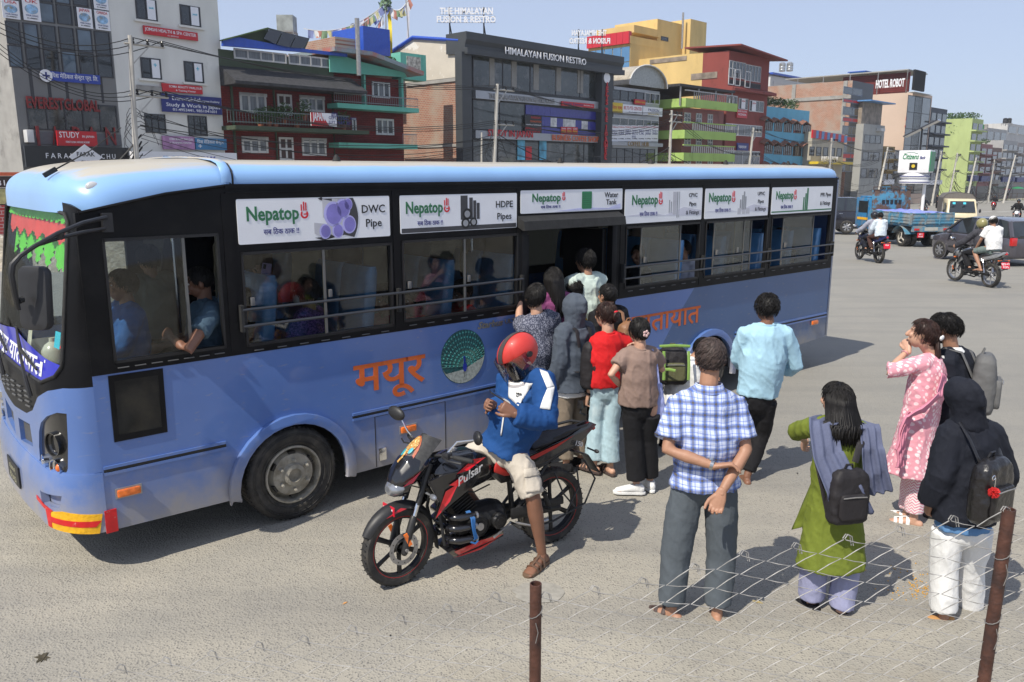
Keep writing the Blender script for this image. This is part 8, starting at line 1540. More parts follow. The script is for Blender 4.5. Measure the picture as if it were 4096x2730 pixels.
# yellow building with glass side, red crown and roof blocks
YEL_ = wall_m('yellow_paint',(.60,.43,.17),(.5,.35,.14)); b = Bd('tall yellow building with blue glass side and red crown behind the restaurant',2508,2640,v=11,zm=Z3); hh_ = b.p(1580,385)[1]; dq = b.q(1240,430)[0]; b.body(hh_,dq,YEL_)
for i in range(5):
  for k in range(6): a = i * dq / 5; g = G(); zt_ = hh_ - .3 - k * 1.6; g.box(-.10,-.02,a + .05,a + dq / 5 - .05,zt_ - 1.52,zt_); ob('glass_panel',g,M('sky_glass',(.10,.24,.42),.1,.3,var=.3,scale=.3,coat=1),b.t)
for i in range(7): g = G(); g.box(-.35,.15,i * dq / 7,(i + .97) * dq / 7,hh_,hh_ + 1.25); ob('red_panel',g,M('red_cladding',(.50,.02,.035),.35,var=.05),b.t)
g = G(); g.box(-.1,b.w,-.02,.1,hh_,hh_ + .8); ob('parapet',g,YEL_,b.t)
t_ = Bd('yellow stair and tank tower rising above the yellow building',2610,2772,v=12,zm=(0,0,1)); zb = t_.p(2620,180)[1]; t_.body(t_.p(2700,92)[1],6,YEL_,z0=6,x1=t_.w * .62); g = G(); g.box(-t_.w * .55,t_.w * .02,-.3,5,zb + .8,t_.p(2560,108)[1]); ob('wall',g,YEL_,t_.t); g = G(); g.box(t_.w * .6,t_.w,-1,4,6,t_.p(2740,82)[1]); ob('wall',g,YEL_,t_.t); t_.win((2644,145,2672,168),1,1,DF,DG,.1,name='door'); g = G(); g.tube([(t_.w * .5,-.5,zb),(t_.w * .5,-.5,zb + 4)],.12,6); ob('mast',g,STEEL,t_.t)
# red building with yellow flank
b = Bd('tall red building with yellow flank and projecting roof',2893,3052,zm=Z4); RED_ = wall_m('brick_red_paint',(.22,.045,.035)); h = b.p(730,360)[1]; b.body(h,3,RED_); g = G(); g.box(0,b.w,3,22,b.gz,h + .1); ob('wall',g,YEL_,b.t)
for r in ((0,420,357,500),(397,572,652,655)): (qa,z1),(qb_,z0) = b.q(r[2],r[1]),b.q(r[0],r[3]); g = G(); g.box(-.06,0,qa,qb_,z0,z1); ob('tin_panel',g,M('rusty_tin',(.22,.18,.14),.6,var=.4,scale=1.5,bump=.5,bscale=4),b.t)
g = G(); g.add([V3((-.4,-1.5,h + .3)),V3((b.w + 1.2,-1.5,h - .3)),V3((b.w + 1.2,5,h + .2)),V3((-.4,5,h + .6)),V3((-.4,-1.5,h + .45)),V3((b.w + 1.2,-1.5,h - .15)),V3((b.w + 1.2,5,h + .35)),V3((-.4,5,h + .75))],[(0,1,2,3),(4,5,6,7),(0,1,5,4),(1,2,6,5),(3,2,6,7),(0,3,7,4)]); ob('roof',g,RED_,b.t)
for r in ((766,462,915,650),(922,500,1062,680)): b.win(r,5,1,WF_,DG,.06); b.win((r[0],r[3] - 5,r[2],r[3] + 65),1,1,DF,SL,.05,name='spandrel')
for x,y in ((766,533),(828,546),(925,567)): x0,z0 = b.p(x,y,-.8); g = G(); [g.box(x0 + a,x0 + c,-.8,-.74,z0 - d,z0 - e) for a,c,d,e in ((0,1.1,.08,0),(0,1.1,1.6,1.52),(0,.08,1.6,0),(1.02,1.1,1.6,0))]; ob('open_sash',g,WF_,b.t)
x0,z0,x1,z1 = b.rect((722,705,1130,810)); g = G(); g.loft([[V3((x,-.02,z0)),V3((x,-.9,z0)),V3((x,-.9,z0 + .25)),V3((x,-.1,z1))] for x in (-.2,b.w + .3)]); ob('canopy',g,RED_,b.t)
for r,n in (((740,805,838,925),2),((856,825,940,945),2),((958,845,1092,970),3)): b.win(r,n,1,WF_,DG,.07); b.sign((r[0] + 30,r[1] + 8,r[0] + 62,r[3] - 12),WHP,[('JAPAN',.1,.7,.15,.8,RDP)],y=-.08,th=.03,name='poster')
b.win((728,1070,1075,1205),6,1,WF_,CURT,.07); b.win((716,1330,1050,1490),4,1,WF_,CURT,.08); b.sign((842,935,937,1025),RDP,[('STUDY IN JAPAN',.08,.7,.2,.84,WHP),('REZARA',.12,.3,.26,.76,WHP)]); b.sign((846,1260,950,1336),NVP,[('पसल',.1,.3,.4,.7,WHP)])
# lime balconied house
b = Bd('lime green house with three white balustrade balconies',2722,2884,zm=Z4,v=-.8); LIM = wall_m('lime_paint',(.33,.48,.13)); PNK = wall_m('pink_brick_paint',(.30,.12,.11)); b.body(b.p(300,915)[1],9,PNK)
g = G(); z0 = b.p(300,700,-1)[1]; g.box(-2.2,b.w + .2,-1.0,7,z0 - .1,z0 + .12); g.box(.1,b.w,5,5.1,b.p(300,915)[1],z0); ob('flat_roof',g,SL,b.t)
for k in range(4): g = G(); x = -1.8 + k * (b.w + 1.8) / 3; g.tube([(x,-.8,b.p(300,915)[1]),(x,-.8,z0)],.08,6); ob('roof_post',g,STEEL,b.t)
for ya,yb in ((832,918),(1122,1185),(1330,1390)):
  x0,z0,x1,z1 = b.rect((296,ya,670,ya + 60),-1.2); g = G(); g.box(-.2,b.w + .3,-1.3,-1.1,z0 - .5,z0 + .25); g.box(-1.6,-.0,-1.3,4.5,z0 - .5,z0 + .25); ob('balcony_wall',g,LIM,b.t)
  for k in range(22): g = G(); x = -.1 + k * (b.w + .2) / 21; g.tube([(x,-1.2,z0 + .25),(x,-1.2,z0 + .9)],.06,5); ob('baluster',g,WF_ if ya > 900 else STEEL,b.t)
  g = G(); g.box(-.2,b.w + .3,-1.28,-1.12,z0 + .9,z0 + 1.0); g.box(-1.6,-.2,-1.28,-1.12,z0 + .9,z0 + 1.0); ob('handrail',g,LIM if ya > 900 else STEEL,b.t)
for ya in (965,1185,1400):
  for k in range(3): b.win((330 + k * 113,ya + k * 8,388 + k * 106,ya + 110 + k * 6),2,2,WF_,CURT,.1)
# light blue house
b = Bd('light blue house with rows of tiled window hoods',3052,3222,zm=Z4); LBL = wall_m('light_blue_paint',(.13,.38,.52)); b.body(b.p(1120,905)[1],9,LBL); ROOFT = M('hood_tiles',(.20,.09,.06),.8,var=.3)
for row,(ya,yw) in enumerate(((1015,1045),(1235,1265),(1450,1480))):
  for k in range(5):
    x0,z0,x1,z1 = b.rect((1105 + k * 92,ya + k * 8,1195 + k * 92,ya + 45 + k * 8),-.6); xm = (x0 + x1) / 2; g = G()
    for a,c in (((x0,z0),(xm,z1)),((xm,z1),(x1,z0))): g.add([V3((a[0],0,a[1] + .2)),V3((c[0],0,c[1] + .2)),V3((c[0],-.55,c[1])),V3((a[0],-.55,a[1]))],[(0,1,2,3)])
    ob('window_hood',bake(g,[('SOLIDIFY',dict(thickness=.09))]),ROOFT,b.t)
    if row < 2: b.win((1110 + k * 92 - 5 * row,yw + k * 8,1178 + k * 92,yw + 100 + k * 8),4,1,M('brown_frame',(.12,.07,.05),.6),DG,.07)
for k in range(5): plant('potted plant on the light blue parapet, ' + ('leftmost','second from left','middle one','fourth from left','rightmost')[k],b.t.matrix_world @ V3((.8 + k * 1.6,.4,b.p(1120,905)[1] + .6)),(.7,.4,.6),240,size=.1)
# brick flanked building, cream shop
b = Bd('bare brick flanked building with dark glass and red banded front',3382,3466,zm=Z5,v=0); h = b.p(190,300)[1]; b.body(h,26,DF,mside=BRK2)
for q0_,q1_ in ((0,26),):
  for z in (h - 2.2,h - 6.6,h - 10.6): g = G(); g.box(-.12,0,0,26,z,z + .45); ob('concrete_band',g,CON,b.t)
  for y in (.6,7.5): g = G(); g.box(-.14,0,y,y + .5,b.gz,h); ob('concrete_column',g,CON,b.t)
for k,(ya,c) in enumerate(((380,DG),(505,RDP),(590,DG),(700,RDP),(790,DG),(900,RDP),(985,DG),(1070,RDP),(1165,DG))): b.win((195 - k * 3,ya,385 - k * 4,ya + (110 if c is DG else 70)),2,1,M('steel_blue_frame',(.10,.12,.16),.4),c if c is DG else c,.1,pp=True)
g = G(); g.box(.5,6,4,12,h,h + .1); ob('roof_slab',g,CON,b.t); b2_ = Bd('long rooftop shed with blue roof edge on the brick flanked building',3060,3270,zm=Z4,v=22); zt = b2_.p(1110,590)[1]; b2_.body(zt,5,WF_,z0=zt - 3); g = G(); g.box(-.3,b2_.w + .3,-.5,5,zt,zt + .3); ob('roof',g,BLR,b2_.t); b2_.win((1105,600,1560,660),10,1,DF,M('pink_curtain',(.45,.36,.33),.6,var=.2),.12)
rooftank('left one of the steel water tanks on the shed roof',(3128,287),100,.36,1.05,TKS); rooftank('right one of the steel water tanks on the shed roof',(3158,286),100,.38,1.05,TKS)
b = Bd('cream corner shop with red and blue striped parapet',3240,3368,zm=Z4,v=-1); b.body(b.p(1560,1150)[1],7,wall_m('cream_paint_wall',(.42,.39,.32)))
for k in range(12): b.part('parapet_stripe',(1560 + k * 27,1135 + k * 5,1587 + k * 27,1215 + k * 4),-.2,.0,RDP if k % 2 == 0 else M('stripe_sky',(.10,.25,.50),.5))
for k in range(5): b.win((1540 + k * 66,1295 + k * 4,1580 + k * 66,1385 + k * 3),1,1,DF,DG,.08)
b.letters('ALAUTH TELECOM',(1650,1440),(1810,1450),.9,WHP,y=-.2); b.part('awning',(1530,1440,1865,1470),-1.2,0,YLP)
# narrow grey, hotel, dark, green and far ones
b = Bd('narrow grey building with wide dark windows and tin top room',3440,3524,zm=Z5,v=-1); GRY = wall_m('weathered_grey',(.33,.33,.31)); b.body(b.p(390,770)[1],8,GRY)
for ya in (885,1065,1240): b.win((412 - (ya - 885) * .1,ya,578 - (ya - 885) * .1,ya + 100),3,1,DF,DG,.08)
g = G(); z0 = b.p(390,770)[1]; g.box(.3,b.w - .2,.5,7,z0,z0 + 2.8); ob('tin_room',g,M('rusty_tin'),b.t); g = G(); g.box(-.3,b.w + 1,-.8,8,z0 + 2.8,z0 + 2.95); ob('roof',g,M('stripe_sky'),b.t); b.part('air_conditioner',(540,820,580,855),-.6,0,WF_)
b = Bd('hotel with blank beige flank, dark glass front and black roof board',3622,3700,zm=Z5); h = b.p(860,432)[1]; b.body(h,34,M('beige_render',(.56,.43,.34),.8,var=.04,scale=.4)); b.win((870,470,925,1500),1,6,DF,DG,.1); b.win((945,480,1010,1500),1,6,DF,SG,.1); b.part('cornice',(860,440,1042,480),-1,.0,WF_)
x0,z0,x1,z1 = b.rect((940,205,1030,440),-.8); g = G(); g.box(x0,x1,-.9,-.6,z0,z1); ob('roof_board',g,BLKC,b.t); g = G(); g.box(.2,b.w,1,20,h + 3.2,h + 3.35); ob('roof',g,GRY,b.t)
for k in range(6): g = G(); g.tube([(0,1 + k * 4.2,h),(0,1 + k * 4.2,h + 3.2)],.08,4); ob('roof_post',g,STEEL,b.t)
g = G(); g.box(1.2,1.3,1,11,h,h + 3.0); ob('terrace_wall',g,RBR,b.t); (qa,za),(qb_,zb_) = b.q(888,350),b.q(538,372); o = text('HOTEL ROBOT',1.6,WHP,b.t,Matrix.Translation((-.3,qb_,h + .9)) @ Matrix(((0,0,-1,0),(-1,0,0,0),(0,1,0,0),(0,0,0,1))),ext=.08,bold=.03,fit=(qb_ - qa) * .86)
for k in range(17): text('HOTEL ROBOT KATHMANDU'[k],.7,RDP,b.t,Matrix.Translation((-.1,.4,h - 4 - k * 1.05)) @ Matrix(((0,0,-1,0),(-1,0,0,0),(0,1,0,0),(0,0,0,1))),ext=.05,bold=.03,align='CENTER')
t_ = Bd('bright blue rooftop hut left of the hotel sign',3425,3500,v=24,zm=(0,0,1)); t_.body(t_.p(3440,283)[1],3,M('bright_blue_paint',(.05,.30,.62),.6),z0=t_.p(3440,322)[1]); g = G(); g.box(-.3,t_.w + .4,-.4,3.3,t_.p(3440,283)[1],t_.p(3440,283)[1] + .15); ob('roof',g,BLR,t_.t)
FAR = [('dark glazed building with balconied top right of the hotel',3700,3765,425,(.06,.07,.09),3,6,8,0),('lime green building with blank flank and rooftop greenery',3868,3912,470,(.40,.48,.20),2,6,25,0),('ochre building with purple cornice right of the narrow grey one',3526,3572,585,(.28,.20,.08),2,3,8,-.5),('grey shop building behind the sign pillar',3574,3620,600,(.28,.27,.26),3,4,8,-.3),
   ('grey and maroon building right of the lime green one',3914,3960,575,(.26,.12,.12),2,4,9,.1),('pale grey concrete building with roof tanks',3900,4010,505,(.36,.36,.35),4,4,10,14),('brown shop building left of the tall pole',3961,4000,590,(.18,.12,.10),2,3,9,.1),('grey building with tall slate corner tower',4001,4058,560,(.34,.34,.34),3,5,9,0),('red and grey terrace building at the right edge',4059,4130,570,(.30,.27,.26),3,4,9,.1),('whitewashed building far behind at the right edge',4010,4150,490,(.48,.47,.45),4,3,10,24)]
for label,xa,xb,yt,c,nx,nz,dp,v in FAR:
  b = Bd(label,xa,xb,v=v); h = b.p(xa,yt)[1]; b.body(h,dp,wall_m('far_' + '%02d%02d%02d' % tuple(int(q * 50) for q in c) + '_paint',c)); H_ = (h - b.gz)
  for i in range(nz):
    for k in range(nx):
      x0 = b.w * (k + .12) / nx; x1 = b.w * (k + .88) / nx; z1 = h - .8 - i * (H_ - 3.6) / nz; z0 = z1 - min(1.9,(H_ - 3.6) / nz * .62); g = G(); g.box(x0,x1,-.08,-.01,z0,z1); f = ob('window',g,DG,b.t); g = G(); g.box(x0 - .1,x1 + .1,-.2,0,z0 - .2,z0); ob('sill',g,b.t.children[0].data.materials[0],f)
    if i and nx < 4: g = G(); z = h - .3 - i * (H_ - 3.6) / nz; g.box(-.1,b.w + .1,-.8,0,z - .12,z + .1); ob('ledge',g,b.t.children[0].data.materials[0],b.t)
  g = G(); g.box(.2,b.w - .2,-.06,-.01,b.gz,b.gz + 2.6); ob('shop_front',g,BLP,b.t); g = G(); q = (len(label) * 7 % 5) * .22; g.box(.1 + q,b.w - .1 - q * .5,-.4,-.1,b.gz + 2.6 + q,b.gz + 3.2 + q * 1.4); ob('shop_sign',g,(RDP,CON,NVP,WHP,M('faded_ochre',(.35,.22,.06),.6))[len(label) % 5],b.t)
  if 'lime' in label: foliage((2,3,h + .5),(2.5,4,.7),700,.18,par=b.t,nm='roof_greenery'); foliage((.5,3,h - 1.5),(.6,1.6,2),220,.18,par=b.t,nm='roof_greenery')
for k,(x,y,m_,lb) in enumerate(((3902,512,GRP,'leftmost green water tank on the pale grey roof'),(3925,512,GRP,'second green water tank on the pale grey roof'),(3942,512,CON,'grey water tank right of the green ones'),(4020,488,TKB,'black water tank on the far white roof, left'),(4036,488,TKB,'black water tank on the far white roof, right'))): rooftank(lb,(x,y + 6),165,.42,1.0,m_,stand=.5)
# ---------------------------------------------------------------- bank sign pillar
P = gp(3660,880); P.z = gz(P.y); t_ = thing('advertising_pillar','white Citizens Bank advertising box on twin poles with solar panel above','sign',Matrix.Translation(P) @ Matrix.Rotation(R(-38),4,'Z')); k_ = lambda x,y: (at(x,y,P.y) - P)
a = k_(3605,602); c = k_(3722,692); g = G(); g.box(a.x,c.x - .2,-.1,1.6,c.z,a.z); ob('light_box',g,WHP,t_,bevel=.05); g = G(); g.box(c.x - .19,c.x - .14,.0,1.5,c.z + .1,a.z - .1); ob('side_panel',g,GRP,t_)
text('Citizens',.55,GRP,t_,Matrix.Translation((a.x + .25,-.12,a.z - .65)) @ XZ,shear=.3,bold=.02,fit=1.15); text('Bank',.32,NVP,t_,Matrix.Translation((a.x + 1.5,-.12,a.z - .65)) @ XZ,shear=.3,bold=.02,fit=.4); xm = (a.x + c.x) / 2 - .1; g = G(); g.box(xm - .28,xm + .28,-.13,-.1,c.z + .22,c.z + .75); o = ob('emblem',g,BLP,t_); g = G(); g.prism(circ(xm,c.z + .50,.13,.13,16),.01,Matrix.Translation((0,-.135,0)) @ XZ); ob('emblem_disc',g,YLP,o); g = G(); g.tube([(a.x + .35 + .1 * i,-.13,a.z - .25 + .12 * math.sin(i / 10 * math.pi)) for i in range(11)],.012,4); ob('swoosh_arc',g,GRP,t_)
z1 = k_(3660,704).z; z0 = k_(3660,735).z; g = G(); g.lathe([(1.1,z0),(1.1,z0 + .2),(.95,z0 + .25),(.95,z0 + .42),(1.1,z0 + .47),(1.1,z1 - .1),(.7,z1 + .3)],28,Matrix.Translation((xm,.7,0))); ob('ring_base',g,WHP,t_,40); g = G(); [g.lathe([(1.105,z0 + q),(1.105,z0 + q + .07)],28,Matrix.Translation((xm,.7,0)),False) for q in (.06,.52)]; ob('blue_band',g,NVP,t_)
for x in (-.75,.75): g = G(); g.tube([(xm + x,.7,0),(xm + x,.7,z0 + .1)],.13,10); ob('pole',g,WHP,t_,40)
g = G(); g.box(-1.3,1.3,-.6,.6,0,.1,Matrix.Translation((xm + .2,.7,a.z + 1.6)) @ Matrix.Rotation(R(-27),4,'Y')); ob('solar_panel',g,M('solar_black'),t_); g = G(); g.tube([(xm + .2,.7,a.z),(xm + .2,.7,a.z + 1.6)],.07,6); ob('panel_post',g,BLP,t_)
# ---------------------------------------------------------------- poles, wires, flags
POLE = M('pole_concrete',(.42,.40,.36),.85,var=.15,scale=2); WIRE = M('black_wire',(.01,.01,.01),.6)
tops = []
for k,(xt,yt,xb,v,lb) in enumerate(((520,143,533,-4,'white concrete utility pole in front of the off white building'),(1990,337,1965,-4,'leaning concrete utility pole in front of the restaurant'),(2687,442,2675,-5,'utility pole in front of the lime green balconies'),(3014,512,2985,-5,'leaning utility pole in front of the red building'),(3327,553,3320,-5,'utility pole in front of the cream corner shop'),(3551,590,3515,-6,'leaning utility pole left of the bank sign'),(3765,606,3742,-7,'first utility pole right of the bank sign'),(3830,613,3806,-7,'second utility pole right of the bank sign'),(3905,632,3880,-8,'third utility pole right of the bank sign'),(3978,640,3968,-8,'fourth utility pole right of the bank sign'),(4062,622,4030,-9,'utility pole nearest the right edge'),(1927,531,1923,-3,'short steel post beside the leaning restaurant pole'))):
  pl = LP if k == 0 else SP; ut,zt = pl.px(xt,yt,v); ub,_ = pl.px(xb,660,v); A = pl.pt(ut,v,zt); B = pl.pt(ub,v,gz(A.y) - .3)
  t_ = thing('utility_pole',lb,'utility pole',Matrix.Translation(B)); A -= B; r = .13 if k < 11 else .07; g = G(); g.tube([(0,0,0),A],[r * 1.25,r * .8],8); ob('pole',g,POLE,t_,40); dd = pl.d
  if k == 11: continue
  arms = []
  for dz in (.35,2.6 if k in (0,1,3,4,6,7) else .9):
    c = A - V3((0,0,dz)); e = c + dd * 1.6 + V3((0,0,0)); g = G(); g.tube([c - dd * .3,e],.06,4); g.tube([c - V3((0,0,.9)),c + dd * .9],.04,4); ar = ob('cross_arm',g,POLE,t_)
    for q in (.1,.8,1.5): g = G(); p_ = c + dd * q; g.lathe([(.05,0),(.09,.08),(.04,.14),(.08,.2),(.03,.28)],6,Matrix.Translation(p_)); ob('insulator',g,BLP,ar); arms.append(B + p_ + V3((0,0,.28)))
  tops.append(arms); g = G(); zc = A * .62
  for q in range(5): an = [zc + V3((math.cos(a_) * (.35 + .12 * q),.12 * q,math.sin(a_) * (.5 + .1 * q) - .3 * q)) for a_ in [j_ * .7 for j_ in range(9)]]; g.tube(an,.014,4)
  ob('cable_coil',g,WIRE,t_)
wr = thing('power_lines','black power lines sagging between the utility poles along the street','wires',Matrix.Identity(4)); rnd = random.Random(11)
def wire(a,c,sag,r=.02,n=10): g = G(); g.tube([V3(a).lerp(V3(c),i / n) - V3((0,0,sag * 4 * (i / n) * (1 - i / n))) for i in range(n + 1)],r,4); ob('wire',g,WIRE,wr)
L0 = [LP.pt(LP.px(-60,60 + 22 * i,-4)[0],-4,LP.px(-60,60 + 22 * i,-4)[1]) for i in range(6)]; tops = [L0] + tops
for a_,c_ in zip(tops[:-1],tops[1:]):
  for i in range(6): wire(a_[i],c_[i],.7 + .1 * i)
  for i in range(9): dz = -3.2 - rnd.uniform(0,3.2); p = a_[0] + V3((0,0,dz - (0 if a_ is not L0 else 3))); q = c_[0] + V3((0,0,dz + rnd.uniform(-.5,.5))); wire(p,q,rnd.uniform(.6,2.2),rnd.choice((.014,.02,.04)))
FC = [M('flag_' + n,c,.8,var=.08) for n,c in (('blue',(.17,.20,.38)),('white',(.62,.62,.62)),('red',(.40,.17,.13)),('green',(.16,.25,.14)),('yellow',(.46,.43,.22)))]
def flags(label,pts,n,size=.5,Y=64):
  t = thing('prayer_flags',label,'prayer flags',Matrix.Identity(4)); P = [at(x,y,Y) for x,y in pts]; seg = []
  for i in range(41): u = i / 40 * (len(P) - 1); k = min(len(P) - 2,int(u)); seg.append(P[k].lerp(P[k + 1],u - k) - V3((0,0,.8 * 4 * (i / 40) * (1 - i / 40) if len(P) == 2 else 0)))
  g = G(); g.tube(seg,.03,3); ob('string',g,WF_,t)
  for k in range(n):
    i = 2 + k * 36 / max(1,n); c = seg[int(i)].lerp(seg[int(i) + 1],i % 1); d = (seg[int(i) + 1] - seg[int(i)]).normalized(); sw = rnd.uniform(-.3,.3); g = G(); h_ = size * rnd.uniform(.9,1.2)
    g.grid(lambda a,b_: c + d * (a * size * .85) + V3((sw * b_,.1 * math.sin(a * 5 + k) * b_,-b_ * h_)),3,3); ob('flag',g,FC[k % 5],t,60)
flags('upper string of faded prayer flags rising to the flag mast',((1215,115),(1545,12)),16); flags('lower string of faded prayer flags under the upper one',((1225,185),(1380,150),(1520,40)),22); flags('prayer flags hanging steeply left of the yellow banner',((1548,30),(1490,140),(1450,195)),11); flags('prayer flags between the mast and the white banner pole',((1545,8),(1640,-18)),8); flags('pale prayer flags low over the roof by the solar panels',((1222,185),(1310,170)),9,.8)
t_ = thing('flag_mast','thin mast with a long yellow cloth banner above the teal roof','banner',Matrix.Translation(at(1545,250,64))); B = at(1545,250,64); g = G(); g.tube([(0,0,0),at(1542,-20,64) - B],.05,5); ob('pole',g,STEEL,t_); g = G(); g.grid(lambda a,b_: at(1545 + a * 14 + 8 * math.sin(b_ * 3) + b_ * 5,40 + b_ * 200,64) - B + V3((0,.15 * math.sin(b_ * 9),0)),3,14); ob('banner',g,M('banner_yellow',(.68,.52,.02),.7),t_,60); foliage(at(1544,12,64) - B,(.5,.3,.5),60,.2,FC[3],par=t_,nm='knotted_flags')
t_ = thing('flag_mast','tall bamboo with a narrow white banner beside the yellow one','banner',Matrix.Translation(at(1640,235,64))); B = at(1640,235,64); g = G(); g.tube([(0,0,0),at(1622,-20,64) - B],.04,5); ob('pole',g,STEEL,t_); g = G(); g.grid(lambda a,b_: at(1625 + a * 9 + 4 * math.sin(b_ * 4),5 + b_ * 205,64) - B,2,12); ob('banner',g,M('banner_white',(.55,.55,.60),.7),t_,60)
b = Bd('bright blue rooftop shed behind the teal gable',1472,1575,v=6); b.body(at(1500,162,68).z,4,BLR,z0=at(1500,260,68).z)
b = Bd('low brick roof structure among the water tanks',1362,1475,v=7); b.body(at(1500,205,68).z,4,BRK,z0=at(1500,260,68).z - 2)
# kiosk and bank of earth behind the bus, median with railing
K = at(45,800,33); t_ = thing('kiosk','red brick kiosk with orange ledge at the left edge','kiosk',Matrix.Translation((K.x,K.y,0)) @ Matrix.Rotation(R(40),4,'Z')); kz = lambda y: at(45,y,33).z
for nm,z0,z1,m_,x in (('wall',-.5,kz(820),BRICKR := bricks('kiosk_brick',(.42,.05,.05),(.36,.04,.04),(.5,.35,.33),-1),1.1),('board',kz(815),kz(755),M('cream_board',(.5,.45,.2),.6,var=.4,scale=3),1.0),('sign_board',kz(750),kz(706),M('brown_board',(.06,.035,.03),.6),1.1),('ledge',kz(704),kz(690),M('orange_ledge',(.5,.10,.04),.6),1.25)): g = G(); g.box(-x - 1.5,x - .55,-x * .4,x,z0,z1); ob(nm,g,m_,t_)
text('4981136',.3,WHP,t_,Matrix.Translation((-.9,-.5,kz(742))) @ XZ,fit=1.3)
g = G(); g.grid(lambda a,c: V3((-26 + 22 * a,24 + 7 * c,gz(24 + 7 * c) - .1 + 1.5 * math.sin(math.pi * c) * (.6 + .6 * noise.noise(V3((a * 9,c * 3,0)))) + .25 * noise.noise(V3((a * 40,c * 14,2))))),70,24); ob('dirt_bank',g,M('rubble_earth',(.30,.26,.20),.95,var=.35,scale=6,bump=1,bscale=5,col2=(.45,.42,.36),c2scale=9),kind='structure')
g = G(); A = gp(3700,806); B = gp(4300,800); A.z = gz(A.y); d = V3((B.x - A.x,B.y - A.y,0)); nn = V3((-d.y,d.x,0)).normalized(); rr_ = [A + d * (i / 30) for i in range(31)]
g.loft([[p + V3((0,0,gz(p.y) - p.z)) ,p + V3((0,0,gz(p.y) - p.z + .15)),p + nn * 9 + V3((0,0,gz(p.y + 6) - p.z + .18)),p + nn * 9 + V3((0,0,gz(p.y + 6) - p.z - .1))] for p in rr_],closed=False); ob('pavement',g,M('pale_dirt_pavement',(.36,.33,.26),.95,var=.2,scale=1.5,col2=(.12,.16,.06),c2scale=.35,c2lo=.5,c2hi=.62),kind='structure')
rl = thing('street_railing','rusty steel railing along the far pavement','railing',Matrix.Identity(4))
for i in range(25): p = A + d * (i / 24); p.z = gz(p.y) + .15; g = G(); g.tube([p,p + V3((0,0,1.2))],.04,5); ob('rail_post',g,M('rust_brown',(.08,.045,.035),.7),rl)
for z in (.5,1.15): g = G(); g.tube([A + d * (i / 24) + V3((0,0,gz((A + d * (i / 24)).y) - A.z + z + .15)) for i in range(25)],.025,4); ob('rail_bar',g,M('rust_brown'),rl)
for xa,xb in ((3925,3968),(3985,4040),(3862,3908)): p,q = gp(xa,849),gp(xb,847); n2 = V3((-(q - p).y,(q - p).x,0)).normalized() * .14; up_ = V3((0,0,.006)); g = G(); g.add([p - n2 + up_,q - n2 + up_,q + n2 + up_,p + n2 + up_],[(0,1,2,3)]); ob('road_marking',g,M('worn_white_line',(.5,.5,.48),.8,var=.2),kind='structure')
for k,(x,y,m_,lb) in enumerate(((4015,752,RDP,'red umbrella over a stall on the far pavement'),(4072,748,GRP,'teal umbrella over a stall at the right edge'))):
  P = gp(x,800); P = at(x,y,P.y); t_ = thing('umbrella',lb,'umbrella',Matrix.Translation(P)); g = G(); g.lathe([(1.2,-.35),(.7,-.1),(.02,.05)],10,None,False); ob('canopy',g,m_,t_); g = G(); g.tube([(0,0,-2.4),(0,0,0)],.03,5); ob('pole',g,STEEL,t_)
# ---------------------------------------------------------------- chain link fence in the foreground
FY = lambda x: 3.07 - .032 * x
pa,pb = at(2143,2335,3.07),at(4037,2037,3.01)
fn = thing('chain_link_fence','sagging galvanised chain link fence on rusty pipe posts in the foreground','fence',Matrix.Identity(4))
RUSTP = M('rusty_pipe',(.10,.045,.032),.55,.3,var=.3,scale=14,bump=.25,bscale=60,col2=(.05,.03,.027),c2scale=6); GALV = M('galvanised_wire',(.30,.29,.275),.65,.1,var=.4,scale=25); GALV2 = M('tie_wire',(.25,.24,.23),.5,.5)
for i,(P,xb) in enumerate(((pa,2140),(pb,3930))):
  B = at(xb,2760,P.y); B = P + (B - P) * (P.z / max(.05,P.z - B.z)); r = .0245; g = G(); ax_ = (P - B).normalized()
  mm = Matrix.Translation(B) @ ax_.to_track_quat('Z','Y').to_matrix().to_4x4(); L_ = (P - B).length; g.lathe([(r,0),(r,L_),(r * .82,L_),(r * .82,L_ - .25),(.001,L_ - .25)],24,mm,False); po = ob('post',g,RUSTP,fn,50)
  for q in ((.22,.5) if i else (.16,)): g = G(); c = P + (B - P).normalized() * q; g.tube([c + V3((math.cos(a) * .028,math.sin(a) * .028,.012 * math.sin(a + 1) + .004 * t_k)) for t_k,a in enumerate([j_ * .6 for j_ in range(13)])],.002,5); g.tube([c + V3((.0,-.03,0)),c + V3((.01,-.035,-.04)),c + V3((.0,-.032,-.09))],.0018,4); ob('tie_wire',g,GALV2,po,60)
TOP = [(-250,2805),(360,2697),(700,2645),(1010,2592),(1337,2538),(1670,2460),(2010,2385),(2140,2392),(2270,2375),(2560,2330),(2852,2252),(3160,2200),(3450,2150),(3738,2093),(4009,2047),(4200,2030),(4500,2005)]
TW = [at(x,y,3.07 - .032 * ((x - 2048) / 1000)) for x,y in TOP]
def topz(x):
  for a,c in zip(TW[:-1],TW[1:]):
    if a.x <= x <= c.x: u = (x - a.x) / (c.x - a.x); return a.z + (c.z - a.z) * u
  return TW[0].z if x < TW[0].x else TW[-1].z
D = .100; hz = .040; x = TW[0].x; k = 0
